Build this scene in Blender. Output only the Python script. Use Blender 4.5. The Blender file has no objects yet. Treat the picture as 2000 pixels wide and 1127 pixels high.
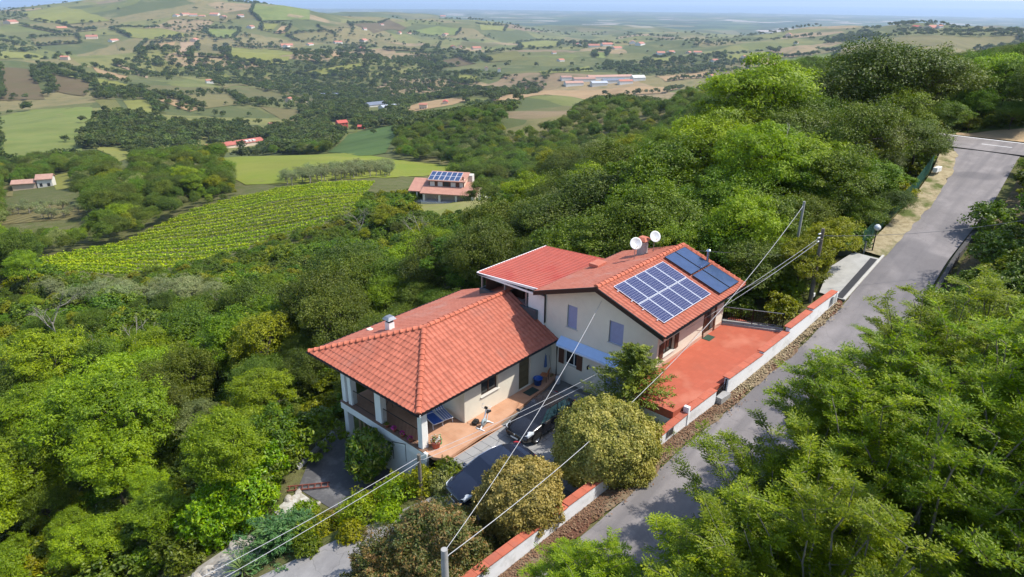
import bpy, bmesh, math, random
import numpy as np
from mathutils import Vector, Matrix

# ------------------------------------------------------------------ camera, sky, sun, exposure
SC = bpy.context.scene
COL = SC.collection
R = math.radians
random.seed(7)
RNG = np.random.default_rng(11)
# world axes: X runs along the house (away from the driveway end), Y towards the valley, -Y towards the road
CAM = (-18.31, -22.36, 21.5)
HEAD, PITCH, ROLL = R(41.6), R(23.1), R(0.6)
cd = bpy.data.cameras.new('camera')
cd.sensor_width = 36.0
cd.lens = 36.0 * 1333.0 / 2000.0
cd.clip_start = 0.3
cd.clip_end = 90000.0
cam = bpy.data.objects.new('camera', cd)
COL.objects.link(cam)
fw = Vector((math.cos(HEAD) * math.cos(PITCH), math.sin(HEAD) * math.cos(PITCH), -math.sin(PITCH)))
rt = Vector((math.sin(HEAD), -math.cos(HEAD), 0.0))
up = rt.cross(fw)
r2 = rt * math.cos(ROLL) + up * math.sin(ROLL)
u2 = -rt * math.sin(ROLL) + up * math.cos(ROLL)
m = Matrix((r2, u2, -fw)).transposed().to_4x4()
m.translation = CAM
cam.matrix_world = m
SC.camera = cam

SUN_AZ = HEAD - R(91.5)      # direction towards the sun, from world X
SUN_EL = R(55.0)
W = bpy.data.worlds.new('World')
SC.world = W
W.use_nodes = True
wn, wl = W.node_tree.nodes, W.node_tree.links
wn.clear()
sky = wn.new('ShaderNodeTexSky')
sky.sky_type = 'NISHITA'
sky.sun_disc = False
sky.sun_elevation = SUN_EL
sky.sun_rotation = math.pi / 2 - SUN_AZ
sky.altitude = 300.0
sky.air_density = 1.0
sky.dust_density = 1.2
sky.ozone_density = 1.2
bg = wn.new('ShaderNodeBackground')
bg.inputs['Strength'].default_value = 0.15
wo = wn.new('ShaderNodeOutputWorld')
wl.new(sky.outputs['Color'], bg.inputs['Color'])
wl.new(bg.outputs['Background'], wo.inputs['Surface'])
sd = bpy.data.lights.new('sun', 'SUN')
sd.energy = 3.3
sd.angle = R(0.6)
sd.color = (1.0, 0.955, 0.88)
sun = bpy.data.objects.new('sun', sd)
COL.objects.link(sun)
sv = Vector((math.cos(SUN_AZ) * math.cos(SUN_EL), math.sin(SUN_AZ) * math.cos(SUN_EL), math.sin(SUN_EL)))
sun.rotation_euler = sv.to_track_quat('Z', 'Y').to_euler()
sun.location = (20, -40, 60)
VS = SC.view_settings
VS.view_transform = 'Standard'
VS.look = 'None'
VS.gamma = 1.0
VS.use_curve_mapping = False
VS.exposure = 0.88
SC.render.engine = 'CYCLES'
CY = SC.cycles
CY.use_denoising = True
CY.max_bounces = 6
CY.diffuse_bounces = 3
CY.glossy_bounces = 3
CY.transmission_bounces = 4
CY.transparent_max_bounces = 6
CY.volume_bounces = 0
CY.sample_clamp_indirect = 6.0
CY.use_fast_gi = False

# ------------------------------------------------------------------ helpers
def tag(o, label=None, cat=None, group=None, kind=None):
    if label: o['label'] = label
    if cat: o['category'] = cat
    if group: o['group'] = group
    if kind: o['kind'] = kind
    return o

def empty(name, loc=(0, 0, 0), rz=0.0, label=None, cat=None, group=None):
    o = bpy.data.objects.new(name, None)
    COL.objects.link(o)
    o.location = loc
    o.rotation_euler = (0, 0, rz)
    o.empty_display_size = 0.3
    return tag(o, label, cat, group)

def link(name, me, mat=None, parent=None, loc=None, rot=None):
    o = bpy.data.objects.new(name, me)
    COL.objects.link(o)
    if mat is not None and len(me.materials) == 0:
        me.materials.append(mat)
    if parent is not None: o.parent = parent
    if loc is not None: o.location = loc
    if rot is not None: o.rotation_euler = rot
    return o

class MB:
    """collects shapes into one mesh"""
    def __init__(s):
        s.v, s.f, s.sm = [], [], []
    def add(s, vs, fs, smooth=False):
        n = len(s.v)
        s.v += [tuple(p) for p in vs]
        s.f += [tuple(i + n for i in f) for f in fs]
        s.sm += [smooth] * len(fs)
        return s
    def box(s, x0, x1, y0, y1, z0, z1):
        return s.add([(x0, y0, z0), (x1, y0, z0), (x1, y1, z0), (x0, y1, z0), (x0, y0, z1), (x1, y0, z1), (x1, y1, z1), (x0, y1, z1)],
                     [(3, 2, 1, 0), (4, 5, 6, 7), (0, 1, 5, 4), (1, 2, 6, 5), (2, 3, 7, 6), (3, 0, 4, 7)])
    def bevbox(s, x0, x1, y0, y1, z0, z1, b=0.02):
        bm = bmesh.new()
        bmesh.ops.create_cube(bm, size=1.0)
        for v in bm.verts:
            v.co = Vector(((x0 + x1) / 2 + v.co.x * (x1 - x0), (y0 + y1) / 2 + v.co.y * (y1 - y0), (z0 + z1) / 2 + v.co.z * (z1 - z0)))
        bmesh.ops.bevel(bm, geom=bm.edges[:], offset=b, segments=1, affect='EDGES')
        bm.verts.index_update()
        s.add([v.co[:] for v in bm.verts], [[v.index for v in f.verts] for f in bm.faces])
        bm.free()
        return s
    def prism(s, pts, z0, z1):
        n = len(pts)
        return s.add([(x, y, z0) for x, y in pts] + [(x, y, z1) for x, y in pts],
                     [tuple(range(n - 1, -1, -1)), tuple(range(n, 2 * n))] + [(i, (i + 1) % n, n + (i + 1) % n, n + i) for i in range(n)])
    def hull(s, a, b):
        """solid between two rings of equal length (lists of 3d points)"""
        n = len(a)
        return s.add(list(a) + list(b), [tuple(range(n - 1, -1, -1)), tuple(range(n, 2 * n))] + [(i, (i + 1) % n, n + (i + 1) % n, n + i) for i in range(n)])
    def tube(s, pts, r, seg=6, cap=True, smooth=True):
        pts = [Vector(p) for p in pts]
        rs = r if isinstance(r, (list, tuple)) else [r] * len(pts)
        vs, fs = [], []
        for i, p in enumerate(pts):
            d = (pts[min(i + 1, len(pts) - 1)] - pts[max(i - 1, 0)])
            d = d.normalized() if d.length > 1e-9 else Vector((0, 0, 1))
            q = d.to_track_quat('Z', 'Y')
            for k in range(seg):
                a = 2 * math.pi * k / seg
                vs.append(p + q @ Vector((math.cos(a) * rs[i], math.sin(a) * rs[i], 0)))
        for i in range(len(pts) - 1):
            for k in range(seg):
                fs.append((i * seg + k, i * seg + (k + 1) % seg, (i + 1) * seg + (k + 1) % seg, (i + 1) * seg + k))
        s.add(vs, fs, smooth)
        if cap:
            n = len(pts)
            s.add(vs[:seg], [tuple(range(seg - 1, -1, -1))])
            s.add(vs[(n - 1) * seg:], [tuple(range(seg))])
        return s
    def lathe(s, prof, c=(0, 0, 0), seg=16, smooth=True):
        vs, fs = [], []
        for r, z in prof:
            for k in range(seg):
                a = 2 * math.pi * k / seg
                vs.append((c[0] + r * math.cos(a), c[1] + r * math.sin(a), c[2] + z))
        for i in range(len(prof) - 1):
            for k in range(seg):
                fs.append((i * seg + k, i * seg + (k + 1) % seg, (i + 1) * seg + (k + 1) % seg, (i + 1) * seg + k))
        return s.add(vs, fs, smooth)
    def quad(s, a, b, c, d):
        return s.add([a, b, c, d], [(0, 1, 2, 3)])
    def mesh(s, name):
        me = bpy.data.meshes.new(name)
        me.from_pydata(s.v, [], s.f)
        me.polygons.foreach_set('use_smooth', s.sm)
        me.update()
        return me
    def build(s, name, mat, parent=None, loc=None, rot=None):
        return link(name, s.mesh(name), mat, parent, loc, rot)

def arr_mesh(name, V, F, smooth=False):
    """mesh from numpy arrays, F (n,3) or (n,4)"""
    me = bpy.data.meshes.new(name)
    nf, k = F.shape
    me.vertices.add(len(V))
    me.vertices.foreach_set('co', np.ascontiguousarray(V, dtype=np.float32).ravel())
    me.loops.add(nf * k)
    me.loops.foreach_set('vertex_index', np.ascontiguousarray(F, dtype=np.int32).ravel())
    me.polygons.add(nf)
    me.polygons.foreach_set('loop_start', np.arange(0, nf * k, k, dtype=np.int32))
    me.polygons.foreach_set('use_smooth', np.full(nf, bool(smooth)))
    me.update(calc_edges=True)
    return me

def part(mb, name, material, parent):
    """mesh given in world coordinates, parented under an unrotated Empty or under another such part"""
    o = mb.build(name, material)
    return under(o, parent)
def under(o, parent):
    o.parent = parent
    o.matrix_parent_inverse = Matrix.Translation(-parent.location) if parent.type == 'EMPTY' else Matrix()
    return o

# ------------------------------------------------------------------ materials
MATS = {}
def mat(name, col, rough=0.7, var=0.0, scale=4.0, bump=0.0, bscale=30.0, metal=0.0, spec=0.4, coat=0.0, detail=6.0, col2=None, stain=None, sscale=0.6, vec='Object', rand=0.0):
    """principled with noise-driven colour variation, optional large stains and bump"""
    if name in MATS: return MATS[name]
    M = bpy.data.materials.new(name)
    M.use_nodes = True
    nt = M.node_tree; N, L = nt.nodes, nt.links
    b = N['Principled BSDF']
    b.inputs['Roughness'].default_value = rough
    b.inputs['Metallic'].default_value = metal
    b.inputs['Specular IOR Level'].default_value = spec
    if coat: b.inputs['Coat Weight'].default_value = coat; b.inputs['Coat Roughness'].default_value = 0.05
    tc = N.new('ShaderNodeTexCoord')
    V = tc.outputs[vec]
    cur = None
    def noise(sc, det=6.0, rgh=0.6):
        n = N.new('ShaderNodeTexNoise')
        n.inputs['Scale'].default_value = sc; n.inputs['Detail'].default_value = det; n.inputs['Roughness'].default_value = rgh
        L.new(V, n.inputs['Vector'])
        return n.outputs['Fac']
    rgb = N.new('ShaderNodeRGB'); rgb.outputs[0].default_value = (*col, 1); cur = rgb.outputs[0]
    def mix(a, bcol, fac, lo, hi, typ='MIX'):
        mr = N.new('ShaderNodeMapRange'); mr.inputs[1].default_value = lo; mr.inputs[2].default_value = hi
        L.new(fac, mr.inputs[0])
        mx = N.new('ShaderNodeMix'); mx.data_type = 'RGBA'; mx.blend_type = typ
        L.new(mr.outputs[0], mx.inputs[0]); L.new(a, mx.inputs[6])
        mx.inputs[7].default_value = (*bcol, 1)
        return mx.outputs[2]
    if col2 is not None: cur = mix(cur, col2, noise(scale, detail), 0.38, 0.62)
    elif var: cur = mix(cur, tuple(c * (1 - var) for c in col), noise(scale, detail), 0.35, 0.7)
    if stain is not None: cur = mix(cur, stain, noise(sscale, 8.0, 0.7), 0.52, 0.72)
    if rand:
        oi = N.new('ShaderNodeObjectInfo')
        hs = N.new('ShaderNodeHueSaturation')
        mr = N.new('ShaderNodeMapRange'); mr.inputs[3].default_value = 1 - rand; mr.inputs[4].default_value = 1 + rand
        L.new(oi.outputs['Random'], mr.inputs[0]); L.new(mr.outputs[0], hs.inputs['Value']); L.new(cur, hs.inputs['Color'])
        cur = hs.outputs[0]
    L.new(cur, b.inputs['Base Color'])
    if bump:
        bp = N.new('ShaderNodeBump'); bp.inputs['Strength'].default_value = bump; bp.inputs['Distance'].default_value = 0.02
        L.new(noise(bscale, 5.0), bp.inputs['Height']); L.new(bp.outputs[0], b.inputs['Normal'])
    MATS[name] = M
    return M
# ------------------------------------------------------------------ terrain
CTRL = np.array([26.9,227.9,-42.8, 73.2,447.0,-71.3, 122.4,662.7,-84.3, 167.0,853.4,-90.9, 233.2,1125.2,-89.6, 361.5,1658.5,-94.0, 537.0,2364.6,-76.4, 744.7,3184.9,-40.1, 11.1,107.1,-23.7, 20.1,103.1,-25.5, 43.6,171.5,-38.0, 159.8,500.0,-82.7, 215.6,648.0,-85.4, 287.6,838.1,-87.5, 406.6,1155.9,-97.5, 607.4,1682.8,-96.8, 851.3,2311.8,-75.2, 1139.4,3041.6,-24.7, 28.1,94.1,-24.1, 49.4,112.2,-27.6, 77.2,148.8,-30.4, 93.8,212.9,-40.4, 133.7,303.5,-51.6, 265.0,562.2,-102.3, 342.0,656.3,-101.2, 406.0,795.1,-100.4, 563.2,1054.8,-108.8, 795.2,1471.2,-110.3, 1054.6,1932.2,-94.9, 1315.3,2391.7,-66.1, 1497.0,2789.5,-33.3, 64.4,95.3,-22.7, 96.5,134.5,-28.5, 118.4,170.1,-36.4, 164.4,253.8,-48.6, 230.9,359.6,-72.6, 358.5,457.0,-84.0, 355.2,520.9,-91.4, 512.3,660.3,-104.5, 715.1,959.0,-116.8, 1085.2,1445.9,-117.8, 1517.5,2013.3,-105.0, 2013.0,2660.2,-63.3, 83.7,88.7,-21.6, 188.0,182.1,-47.2, 223.4,247.6,-54.9, 459.1,524.4,-89.0, 545.6,622.8,-98.5, 1111.8,1265.3,-131.9, 1512.3,1717.9,-123.7, 2497.1,2566.7,-120.6, 108.6,90.7,-24.9, 213.1,183.9,-46.3, 292.0,275.8,-47.8, 593.3,523.8,-85.7, 968.9,673.2,-114.6, 1398.3,1243.8,-134.6, 2218.0,1977.4,-154.4, 3857.2,3444.7,-163.1, 199.7,108.7,-34.6, 336.0,211.2,-41.8, 336.4,180.6,-34.2, 718.1,503.8,-90.1, 1709.8,1043.6,-139.3, 3085.6,1903.9,-147.4, 5580.1,3462.2,-176.9, 1212.5,549.3,-115.3, 1803.2,787.8,-128.6, 2301.8,828.7,-119.7, 3327.2,1481.2,-149.5, 6660.5,2998.5,-191.8, 2085.4,620.5,-113.4, 3126.7,953.9,-101.1, 1846.3,438.0,-69.3, 2498.2,607.5,-60.4, 2721.1,507.0,-74.9, 1563.8,153.7,-67.3, 2645.0,291.5,-58.8, -30.0,-10.0,-4.5, -18.0,-22.0,1.0, -18.0,-5.0,-4.0, -10.0,-8.0,-1.6, 0.0,-5.0,-0.2, 10.0,-5.0,0.0, 20.0,-9.0,2.6, 30.0,-11.5,5.0, 45.0,-14.0,7.1, 60.0,-13.0,8.5, 60.0,-2.0,6.5, 85.0,-10.0,8.5, 60.0,-32.0,13.0, 40.0,-27.0,10.0, 20.0,-23.0,6.0, 5.0,-21.0,3.5, -8.0,-19.0,1.5, 0.0,5.0,-2.8, 5.0,12.0,-4.5, -8.0,6.0,-4.0, -12.0,14.0,-8.0, -25.0,8.0,-8.5, -40.0,-5.0,-10.0, -5.0,25.0,-10.5, 10.0,25.0,-8.5, 18.0,9.0,-2.0, 25.0,25.0,-7.0, 30.0,4.0,1.0, 45.0,4.0,4.0, 45.0,30.0,-7.0, 65.0,30.0,-6.0, 85.0,20.0,0.0, 110.0,0.0,4.0, -30.0,30.0,-18.0, -10.0,50.0,-19.0, 20.0,50.0,-17.0, 50.0,60.0,-20.0, 90.0,60.0,-14.0, 150.0,-40.0,20.0, 150.0,0.0,5.0, 200.0,-60.0,10.0, -60.0,-60.0,0.0, -100.0,20.0,-25.0, 0.0,-100.0,15.0, -20.0,-40.0,4.0, 7912.7,-5251.9,-195.0, 14174.1,-9380.5,-258.0, 21687.7,-14334.9,-300.0, 9223.1,-2224.0,-195.0, 16518.9,-3962.1,-258.0, 25273.9,-6047.8,-300.0, 9478.0,242.9,-195.0, 16975.1,452.3,-258.0, 25971.6,703.6,-300.0, 9085.8,2691.7,-195.0, 16273.2,4834.3,-258.0, 24898.1,7405.5,-300.0, 8073.1,4955.5,-195.0, 14461.0,8885.4,-258.0, 22126.6,13601.3,-300.0, 6509.0,6880.1,-195.0, 11662.2,12329.4,-258.0, 17846.0,18868.6,-300.0, 4500.1,8334.3,-195.0, 8067.3,14931.7,-258.0, 12347.9,22848.5,-300.0, 1696.6,9321.6,-195.0, 3050.5,16698.4,-258.0, 4675.2,25550.5,-300.0, -1110.2,9414.7,-195.0, -1972.2,16865.0,-258.0, -3006.7,25805.3,-300.0, -4272.0,8472.1,-195.0, -7630.2,15178.3,-258.0, -11660.0,23225.7,-300.0, 2963.2,3739.4,-95.0, 2264.7,4200.0,-95.0, 1496.8,4532.2,-95.0, 848.2,4698.8,-95.0, -152.3,4775.8,-95.0, 551.0,-211.7,-20.0, 2353.9,-811.5,-20.0, 380.0,-471.0,-20.0, 1641.5,-1891.9,-20.0, -467.0,-420.7,-70.0, -1887.8,-1682.2,-20.0, -587.6,167.0,-70.0, -2390.5,766.8,-20.0, -332.7,488.7,-70.0, -1328.3,2107.0,-20.0, -35.1,577.4,-70.0, -88.1,2476.7,-20.0, 281.1,-3.5,5.0, 278.5,-66.2,5.0, 236.4,29.9,-5.0, 569.4,98.3,-55.0, 1059.2,198.8,-80.0, 223.4,73.4,-5.0, 539.6,198.5,-55.0, 1004.4,382.6,-80.0, 731.3,475.7,-115.0]).reshape(-1, 3)
def logpol(x, y):
    dx, dy = x - CAM[0], y - CAM[1]
    r = np.sqrt(dx * dx + dy * dy) + 4.0
    th = np.arctan2(dy, dx) - HEAD
    return np.arctan2(np.sin(th), np.cos(th)) * 1.6, np.log(r)
def tps(d2): return np.where(d2 > 1e-12, 0.5 * d2 * np.log(d2 + 1e-20), 0.0)
_cu, _cv = logpol(CTRL[:, 0], CTRL[:, 1])
_n = len(CTRL)
_A = np.zeros((_n + 3, _n + 3))
_A[:_n, :_n] = tps((_cu[:, None] - _cu) ** 2 + (_cv[:, None] - _cv) ** 2) + np.eye(_n) * 0.004
_P = np.stack([np.ones(_n), _cu, _cv], 1)
_A[:_n, _n:] = _P; _A[_n:, :_n] = _P.T
_w = np.linalg.solve(_A, np.concatenate([CTRL[:, 2], np.zeros(3)]))

def vnoise(x, y, seed=0):
    xi, yi = np.floor(x).astype(np.int64), np.floor(y).astype(np.int64)
    fx, fy = x - xi, y - yi
    fx, fy = fx * fx * (3 - 2 * fx), fy * fy * (3 - 2 * fy)
    def h(a, b):
        n = (a * 374761393 + b * 668265263 + seed * 1442695041) & 0x7fffffff
        n = ((n ^ (n >> 13)) * 1274126177) & 0x7fffffff
        return ((n ^ (n >> 16)) & 0xffff) / 65535.0
    return (h(xi, yi) * (1 - fx) + h(xi + 1, yi) * fx) * (1 - fy) + (h(xi, yi + 1) * (1 - fx) + h(xi + 1, yi + 1) * fx) * fy - 0.5
def fbm(x, y, seed=0, oct=4):
    s, a = 0.0, 1.0
    for k in range(oct):
        s = s + vnoise(x * 2 ** k, y * 2 ** k, seed + k) * a
        a *= 0.5
    return s
def sstep(x, a, b):
    t = np.clip((x - a) / (b - a), 0, 1)
    return t * t * (3 - 2 * t)
# road: height, left kerb line and right edge along X (b = -Y grows towards the road)
RD_X = [-60, -30, -14, -2.5, 4, 8, 13, 19, 24, 30, 36, 42, 50, 56, 60, 66]
RD_Z = [-7.0, -3.6, -1.35, 0.3, 1.15, 1.75, 2.25, 3.15, 4.2, 5.15, 6.05, 6.95, 7.75, 8.3, 8.62, 8.78]
RL_X = [-60, -2.5, 24, 30, 42, 50, 57, 62]
RL_B = [3.6, 9.5, 12.1, 12.1, 12.4, 11.9, 11.0, 9.3]
RR_X = [-60, -2.5, 24, 33, 44, 58, 62]
RR_B = [7.8, 13.7, 15.9, 15.7, 16.1, 15.6, 15.6]
def road_z(x): return np.interp(x, RD_X, RD_Z)
def road_l(x): return np.interp(x, RL_X, RL_B)
def road_r(x): return np.interp(x, RR_X, RR_B)
def wall_b(x): return 8.8 + 0.12 * x
# ramp from the driveway down to the lower left
RP = np.array([(3.0, 4.6, -0.2), (-0.5, 4.0, -0.25), (-4.7, 2.25, -1.0), (-9.2, 0.4, -2.0), (-15.0, -2.0, -3.3), (-24, -6.0, -5.2)])
def ramp_near(x, b):
    best = np.full(np.shape(x), 1e9); bz = np.zeros(np.shape(x))
    for i in range(len(RP) - 1):
        p, q = RP[i], RP[i + 1]
        d = q[:2] - p[:2]
        t = np.clip(((x - p[0]) * d[0] + (b - p[1]) * d[1]) / (d @ d), 0, 1)
        ds = np.hypot(x - p[0] - t * d[0], b - p[1] - t * d[1])
        m_ = ds < best
        best = np.where(m_, ds, best); bz = np.where(m_, p[2] + t * (q[2] - p[2]), bz)
    return best, bz
def rect_d(x, b, x0, x1, b0, b1):
    return np.hypot(np.maximum(np.maximum(x0 - x, x - x1), 0), np.maximum(np.maximum(b0 - b, b - b1), 0))
def ground_z(x, y, pads=True):
    x = np.asarray(x, float); y = np.asarray(y, float)
    sh = x.shape; x = x.ravel(); y = y.ravel()
    z = np.zeros(x.size)
    for i in range(0, x.size, 20000):
        gu, gv = logpol(x[i:i + 20000], y[i:i + 20000])
        z[i:i + 20000] = tps((gu[:, None] - _cu) ** 2 + (gv[:, None] - _cv) ** 2) @ _w[:_n] + _w[_n] + _w[_n + 1] * gu + _w[_n + 2] * gv
    r = np.hypot(x - CAM[0], y - CAM[1])
    amp = 68.0 * sstep(r, 420, 1500) * (1 - 0.93 * sstep(r, 3800, 6500))
    z += amp * (fbm(x / 640.0, y / 640.0, 3, 4) + .25 - .9 * np.abs(fbm(x / 900.0 + 5.2, y / 900.0 - 3.1, 13, 3))) + 0.5 * sstep(r, 50, 90) * fbm(x / 9.0, y / 9.0, 9, 3)
    if pads:
        b = -y
        # lower yard and house platform
        def pad(d, fall, pz):
            nonlocal z
            w = 1 - sstep(d, 0, fall)
            z = z * (1 - w) + pz * w
        pad(rect_d(x, b, -4.6, 1.2, -8.6, -2.0), 2.2, -2.8)
        pad(rect_d(x, b, 1.4, 20.0, -8.6, 0.2), 1.6, -2.9)
        rd, rz = ramp_near(x, b)
        pad(np.maximum(rd - 1.75, 0), 1.6, rz - 0.12)
        pad(rect_d(x, b, 12.4, 20.5, 2.0, 10.3), 1.0, 2.4)
        pad(rect_d(x, b, 0.2, 11.6, 0.9, 8.6), 0.8, -0.38)
        lo, hi = wall_b(x) - 0.05, road_r(x)
        on = (x > -58) & (x < 68)
        far = np.where(x > 24.5, road_l(x) - 1.2, lo)
        d = np.where(on, np.maximum(np.maximum(far - b, b - hi - 0.3), 0), 1e9)
        d = np.where(b < far, d * np.where(x > 24.5, 1.0, 3.2), d * 0.55)
        pad(d, 1.6, road_z(x) - 0.11)
        pad(rect_d(x, b, 59.2, 68, 4, 24), 1.6, 8.66 - 0.14 + (x - 60) * 0.02)
    return z.reshape(sh)
def gz(x, y): return float(ground_z(np.array([x]), np.array([y]))[0])

def make_ground():
    rr = np.concatenate([[0.5, 2.0], np.exp(np.linspace(math.log(4.0), math.log(19500), 470))])
    tf = np.linspace(-R(46), R(46), 500)
    tb = np.linspace(R(46), R(314), 70)[1:-1]
    th = np.concatenate([tf, tb])
    nr, nt = len(rr), len(th)
    T, RR = np.meshgrid(th, rr)
    X = CAM[0] + RR * np.cos(T + HEAD); Y = CAM[1] + RR * np.sin(T + HEAD)
    Z = ground_z(X, Y)
    V = np.stack([X, Y, Z], -1).reshape(-1, 3)
    i, j = np.meshgrid(np.arange(nr - 1), np.arange(nt), indexing='ij')
    j2 = (j + 1) % nt
    F = np.stack([i * nt + j, (i + 1) * nt + j, (i + 1) * nt + j2, i * nt + j2], -1).reshape(-1, 4)
    me = arr_mesh('ground', V, F, True)
    return me

def nodes(name):
    M = bpy.data.materials.new(name); M.use_nodes = True
    nt = M.node_tree
    return M, nt.nodes, nt.links, nt.nodes['Principled BSDF']
class NB:
    """short-hand node building"""
    def __init__(s, name):
        s.M, s.N, s.L, s.b = nodes(name)
        s.geo = s.N.new('ShaderNodeNewGeometry')
        s.P = s.geo.outputs['Position']
    def noise(s, sc, det=5, rgh=0.55, vec=None, dist=0.0):
        n = s.N.new('ShaderNodeTexNoise'); n.inputs['Scale'].default_value = sc; n.inputs['Detail'].default_value = det
        n.inputs['Roughness'].default_value = rgh; n.inputs['Distortion'].default_value = dist
        s.L.new(vec or s.P, n.inputs['Vector']); return n.outputs['Fac']
    def rng(s, v, lo, hi, a=0.0, b=1.0):
        m_ = s.N.new('ShaderNodeMapRange'); s.L.new(v, m_.inputs[0])
        for k, q in zip((1, 2, 3, 4), (lo, hi, a, b)): m_.inputs[k].default_value = q
        return m_.outputs[0]
    def mix(s, a, b_, f, typ='MIX'):
        x = s.N.new('ShaderNodeMix'); x.data_type = 'RGBA'; x.blend_type = typ
        for sock, q in ((x.inputs[6], a), (x.inputs[7], b_)):
            if isinstance(q, tuple): sock.default_value = (*q, 1)
            else: s.L.new(q, sock)
        if isinstance(f, float): x.inputs[0].default_value = f
        else: s.L.new(f, x.inputs[0])
        return x.outputs[2]
    def ramp(s, v, stops, const=False):
        r_ = s.N.new('ShaderNodeValToRGB'); s.L.new(v, r_.inputs[0])
        e = r_.color_ramp.elements
        if const: r_.color_ramp.interpolation = 'CONSTANT'
        while len(e) < len(stops): e.new(0.5)
        for k, (p, c) in enumerate(stops): e[k].position = p; e[k].color = (*c, 1)
        return r_.outputs[0]
    def math(s, op, a, b_=None):
        x = s.N.new('ShaderNodeMath'); x.operation = op
        for k, q in enumerate((a, b_)):
            if q is None: continue
            if isinstance(q, (int, float)): x.inputs[k].default_value = q
            else: s.L.new(q, x.inputs[k])
        return x.outputs[0]
    def done(s, col, rough=0.9, spec=0.15, bump=None, bstr=0.4, bdist=0.05):
        s.L.new(col, s.b.inputs['Base Color']); s.b.inputs['Roughness'].default_value = rough; s.b.inputs['Specular IOR Level'].default_value = spec
        if bump is not None:
            bp = s.N.new('ShaderNodeBump'); bp.inputs['Strength'].default_value = bstr; bp.inputs['Distance'].default_value = bdist
            s.L.new(bump, bp.inputs['Height']); s.L.new(bp.outputs[0], s.b.inputs['Normal'])
        return s.M

def ground_material():
    B = NB('ground_cover')
    # near: forest floor and rough grass
    n1, n2 = B.noise(0.35, 6), B.noise(2.2, 6, 0.7)
    near = B.mix((0.085, 0.098, 0.026), (0.125, 0.118, 0.052), B.rng(n1, 0.4, 0.65))
    near = B.mix(near, (0.055, 0.04, 0.026), B.rng(n2, 0.5, 0.75))
    # far: patchwork of fields
    vv = B.N.new('ShaderNodeTexVoronoi'); vv.voronoi_dimensions = '2D'; vv.inputs['Scale'].default_value = 0.0062; vv.inputs['Randomness'].default_value = 0.9
    wv = B.N.new('ShaderNodeVectorMath'); wv.operation = 'MULTIPLY_ADD'
    wn_ = B.N.new('ShaderNodeTexNoise'); wn_.inputs['Scale'].default_value = 0.006; wn_.inputs['Detail'].default_value = 3
    B.L.new(B.P, wn_.inputs['Vector']); B.L.new(wn_.outputs['Color'], wv.inputs[0]); wv.inputs[1].default_value = (90, 90, 0); B.L.new(B.P, wv.inputs[2])
    B.L.new(wv.outputs[0], vv.inputs['Vector'])
    sp = B.N.new('ShaderNodeSeparateColor'); B.L.new(vv.outputs['Color'], sp.inputs[0])
    fld = B.ramp(sp.outputs[0], [(0.0, (0.116, 0.118, 0.040)), (0.2, (0.160, 0.156, 0.050)), (0.4, (0.084, 0.095, 0.032)), (0.55, (0.184, 0.152, 0.065)), (0.68, (0.128, 0.137, 0.040)), (0.82, (0.256, 0.186, 0.101)), (0.9, (0.112, 0.103, 0.040)), (0.96, (0.200, 0.144, 0.083))], True)
    fld = B.mix(fld, (0.06, 0.085, 0.03), B.rng(B.noise(0.03, 6, 0.7), 0.48, 0.72, 0, 0.75))
    fld = B.mix(fld, (0.24, 0.21, 0.09), B.rng(B.noise(0.011, 5, 0.6), 0.55, 0.8, 0, 0.5))
    ln = B.N.new('ShaderNodeVectorMath'); ln.operation = 'LENGTH'; B.L.new(B.P, ln.inputs[0])
    col = B.mix(near, fld, B.rng(ln.outputs['Value'], 220, 420))
    # the coastal plain: small speckled plots and settlements
    pl = B.N.new('ShaderNodeTexVoronoi'); pl.voronoi_dimensions = '2D'; pl.inputs['Scale'].default_value = 0.0045
    B.L.new(B.P, pl.inputs['Vector'])
    sp2 = B.N.new('ShaderNodeSeparateColor'); B.L.new(pl.outputs['Color'], sp2.inputs[0])
    pcol = B.ramp(sp2.outputs[1], [(0.0, (0.05, 0.075, 0.04)), (0.3, (0.09, 0.12, 0.05)), (0.5, (0.045, 0.06, 0.035)), (0.7, (0.15, 0.14, 0.08)), (0.8, (0.07, 0.09, 0.05)), (0.93, (0.36, 0.31, 0.27))], True)
    col = B.mix(col, pcol, B.rng(ln.outputs['Value'], 3800, 5500))
    return B.done(col, 0.95, 0.1, B.noise(1.6, 6, 0.7), 0.6, 0.25)
g = link('ground', make_ground(), ground_material())
tag(g, kind='structure')
# sea
sm = NB('sea_water')
smat = sm.done(sm.mix((0.035, 0.075, 0.13), (0.05, 0.10, 0.16), sm.noise(0.0006, 3)), 0.35, 0.4)
def disc_sector(name, r0, r1, z, material):
    mb = MB(); n_ = 72
    vs = []
    for k in range(n_ + 1):
        a = HEAD + R(-90 + 180 * k / n_)
        vs += [(CAM[0] + r0 * math.cos(a), CAM[1] + r0 * math.sin(a), z), (CAM[0] + r1 * math.cos(a), CAM[1] + r1 * math.sin(a), z)]
    mb.add(vs, [(2 * k, 2 * k + 1, 2 * k + 3, 2 * k + 2) for k in range(n_)])
    return mb.build(name, material)
tag(disc_sector('sea', 12000, 42000, -264.0, smat), kind='structure')

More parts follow.
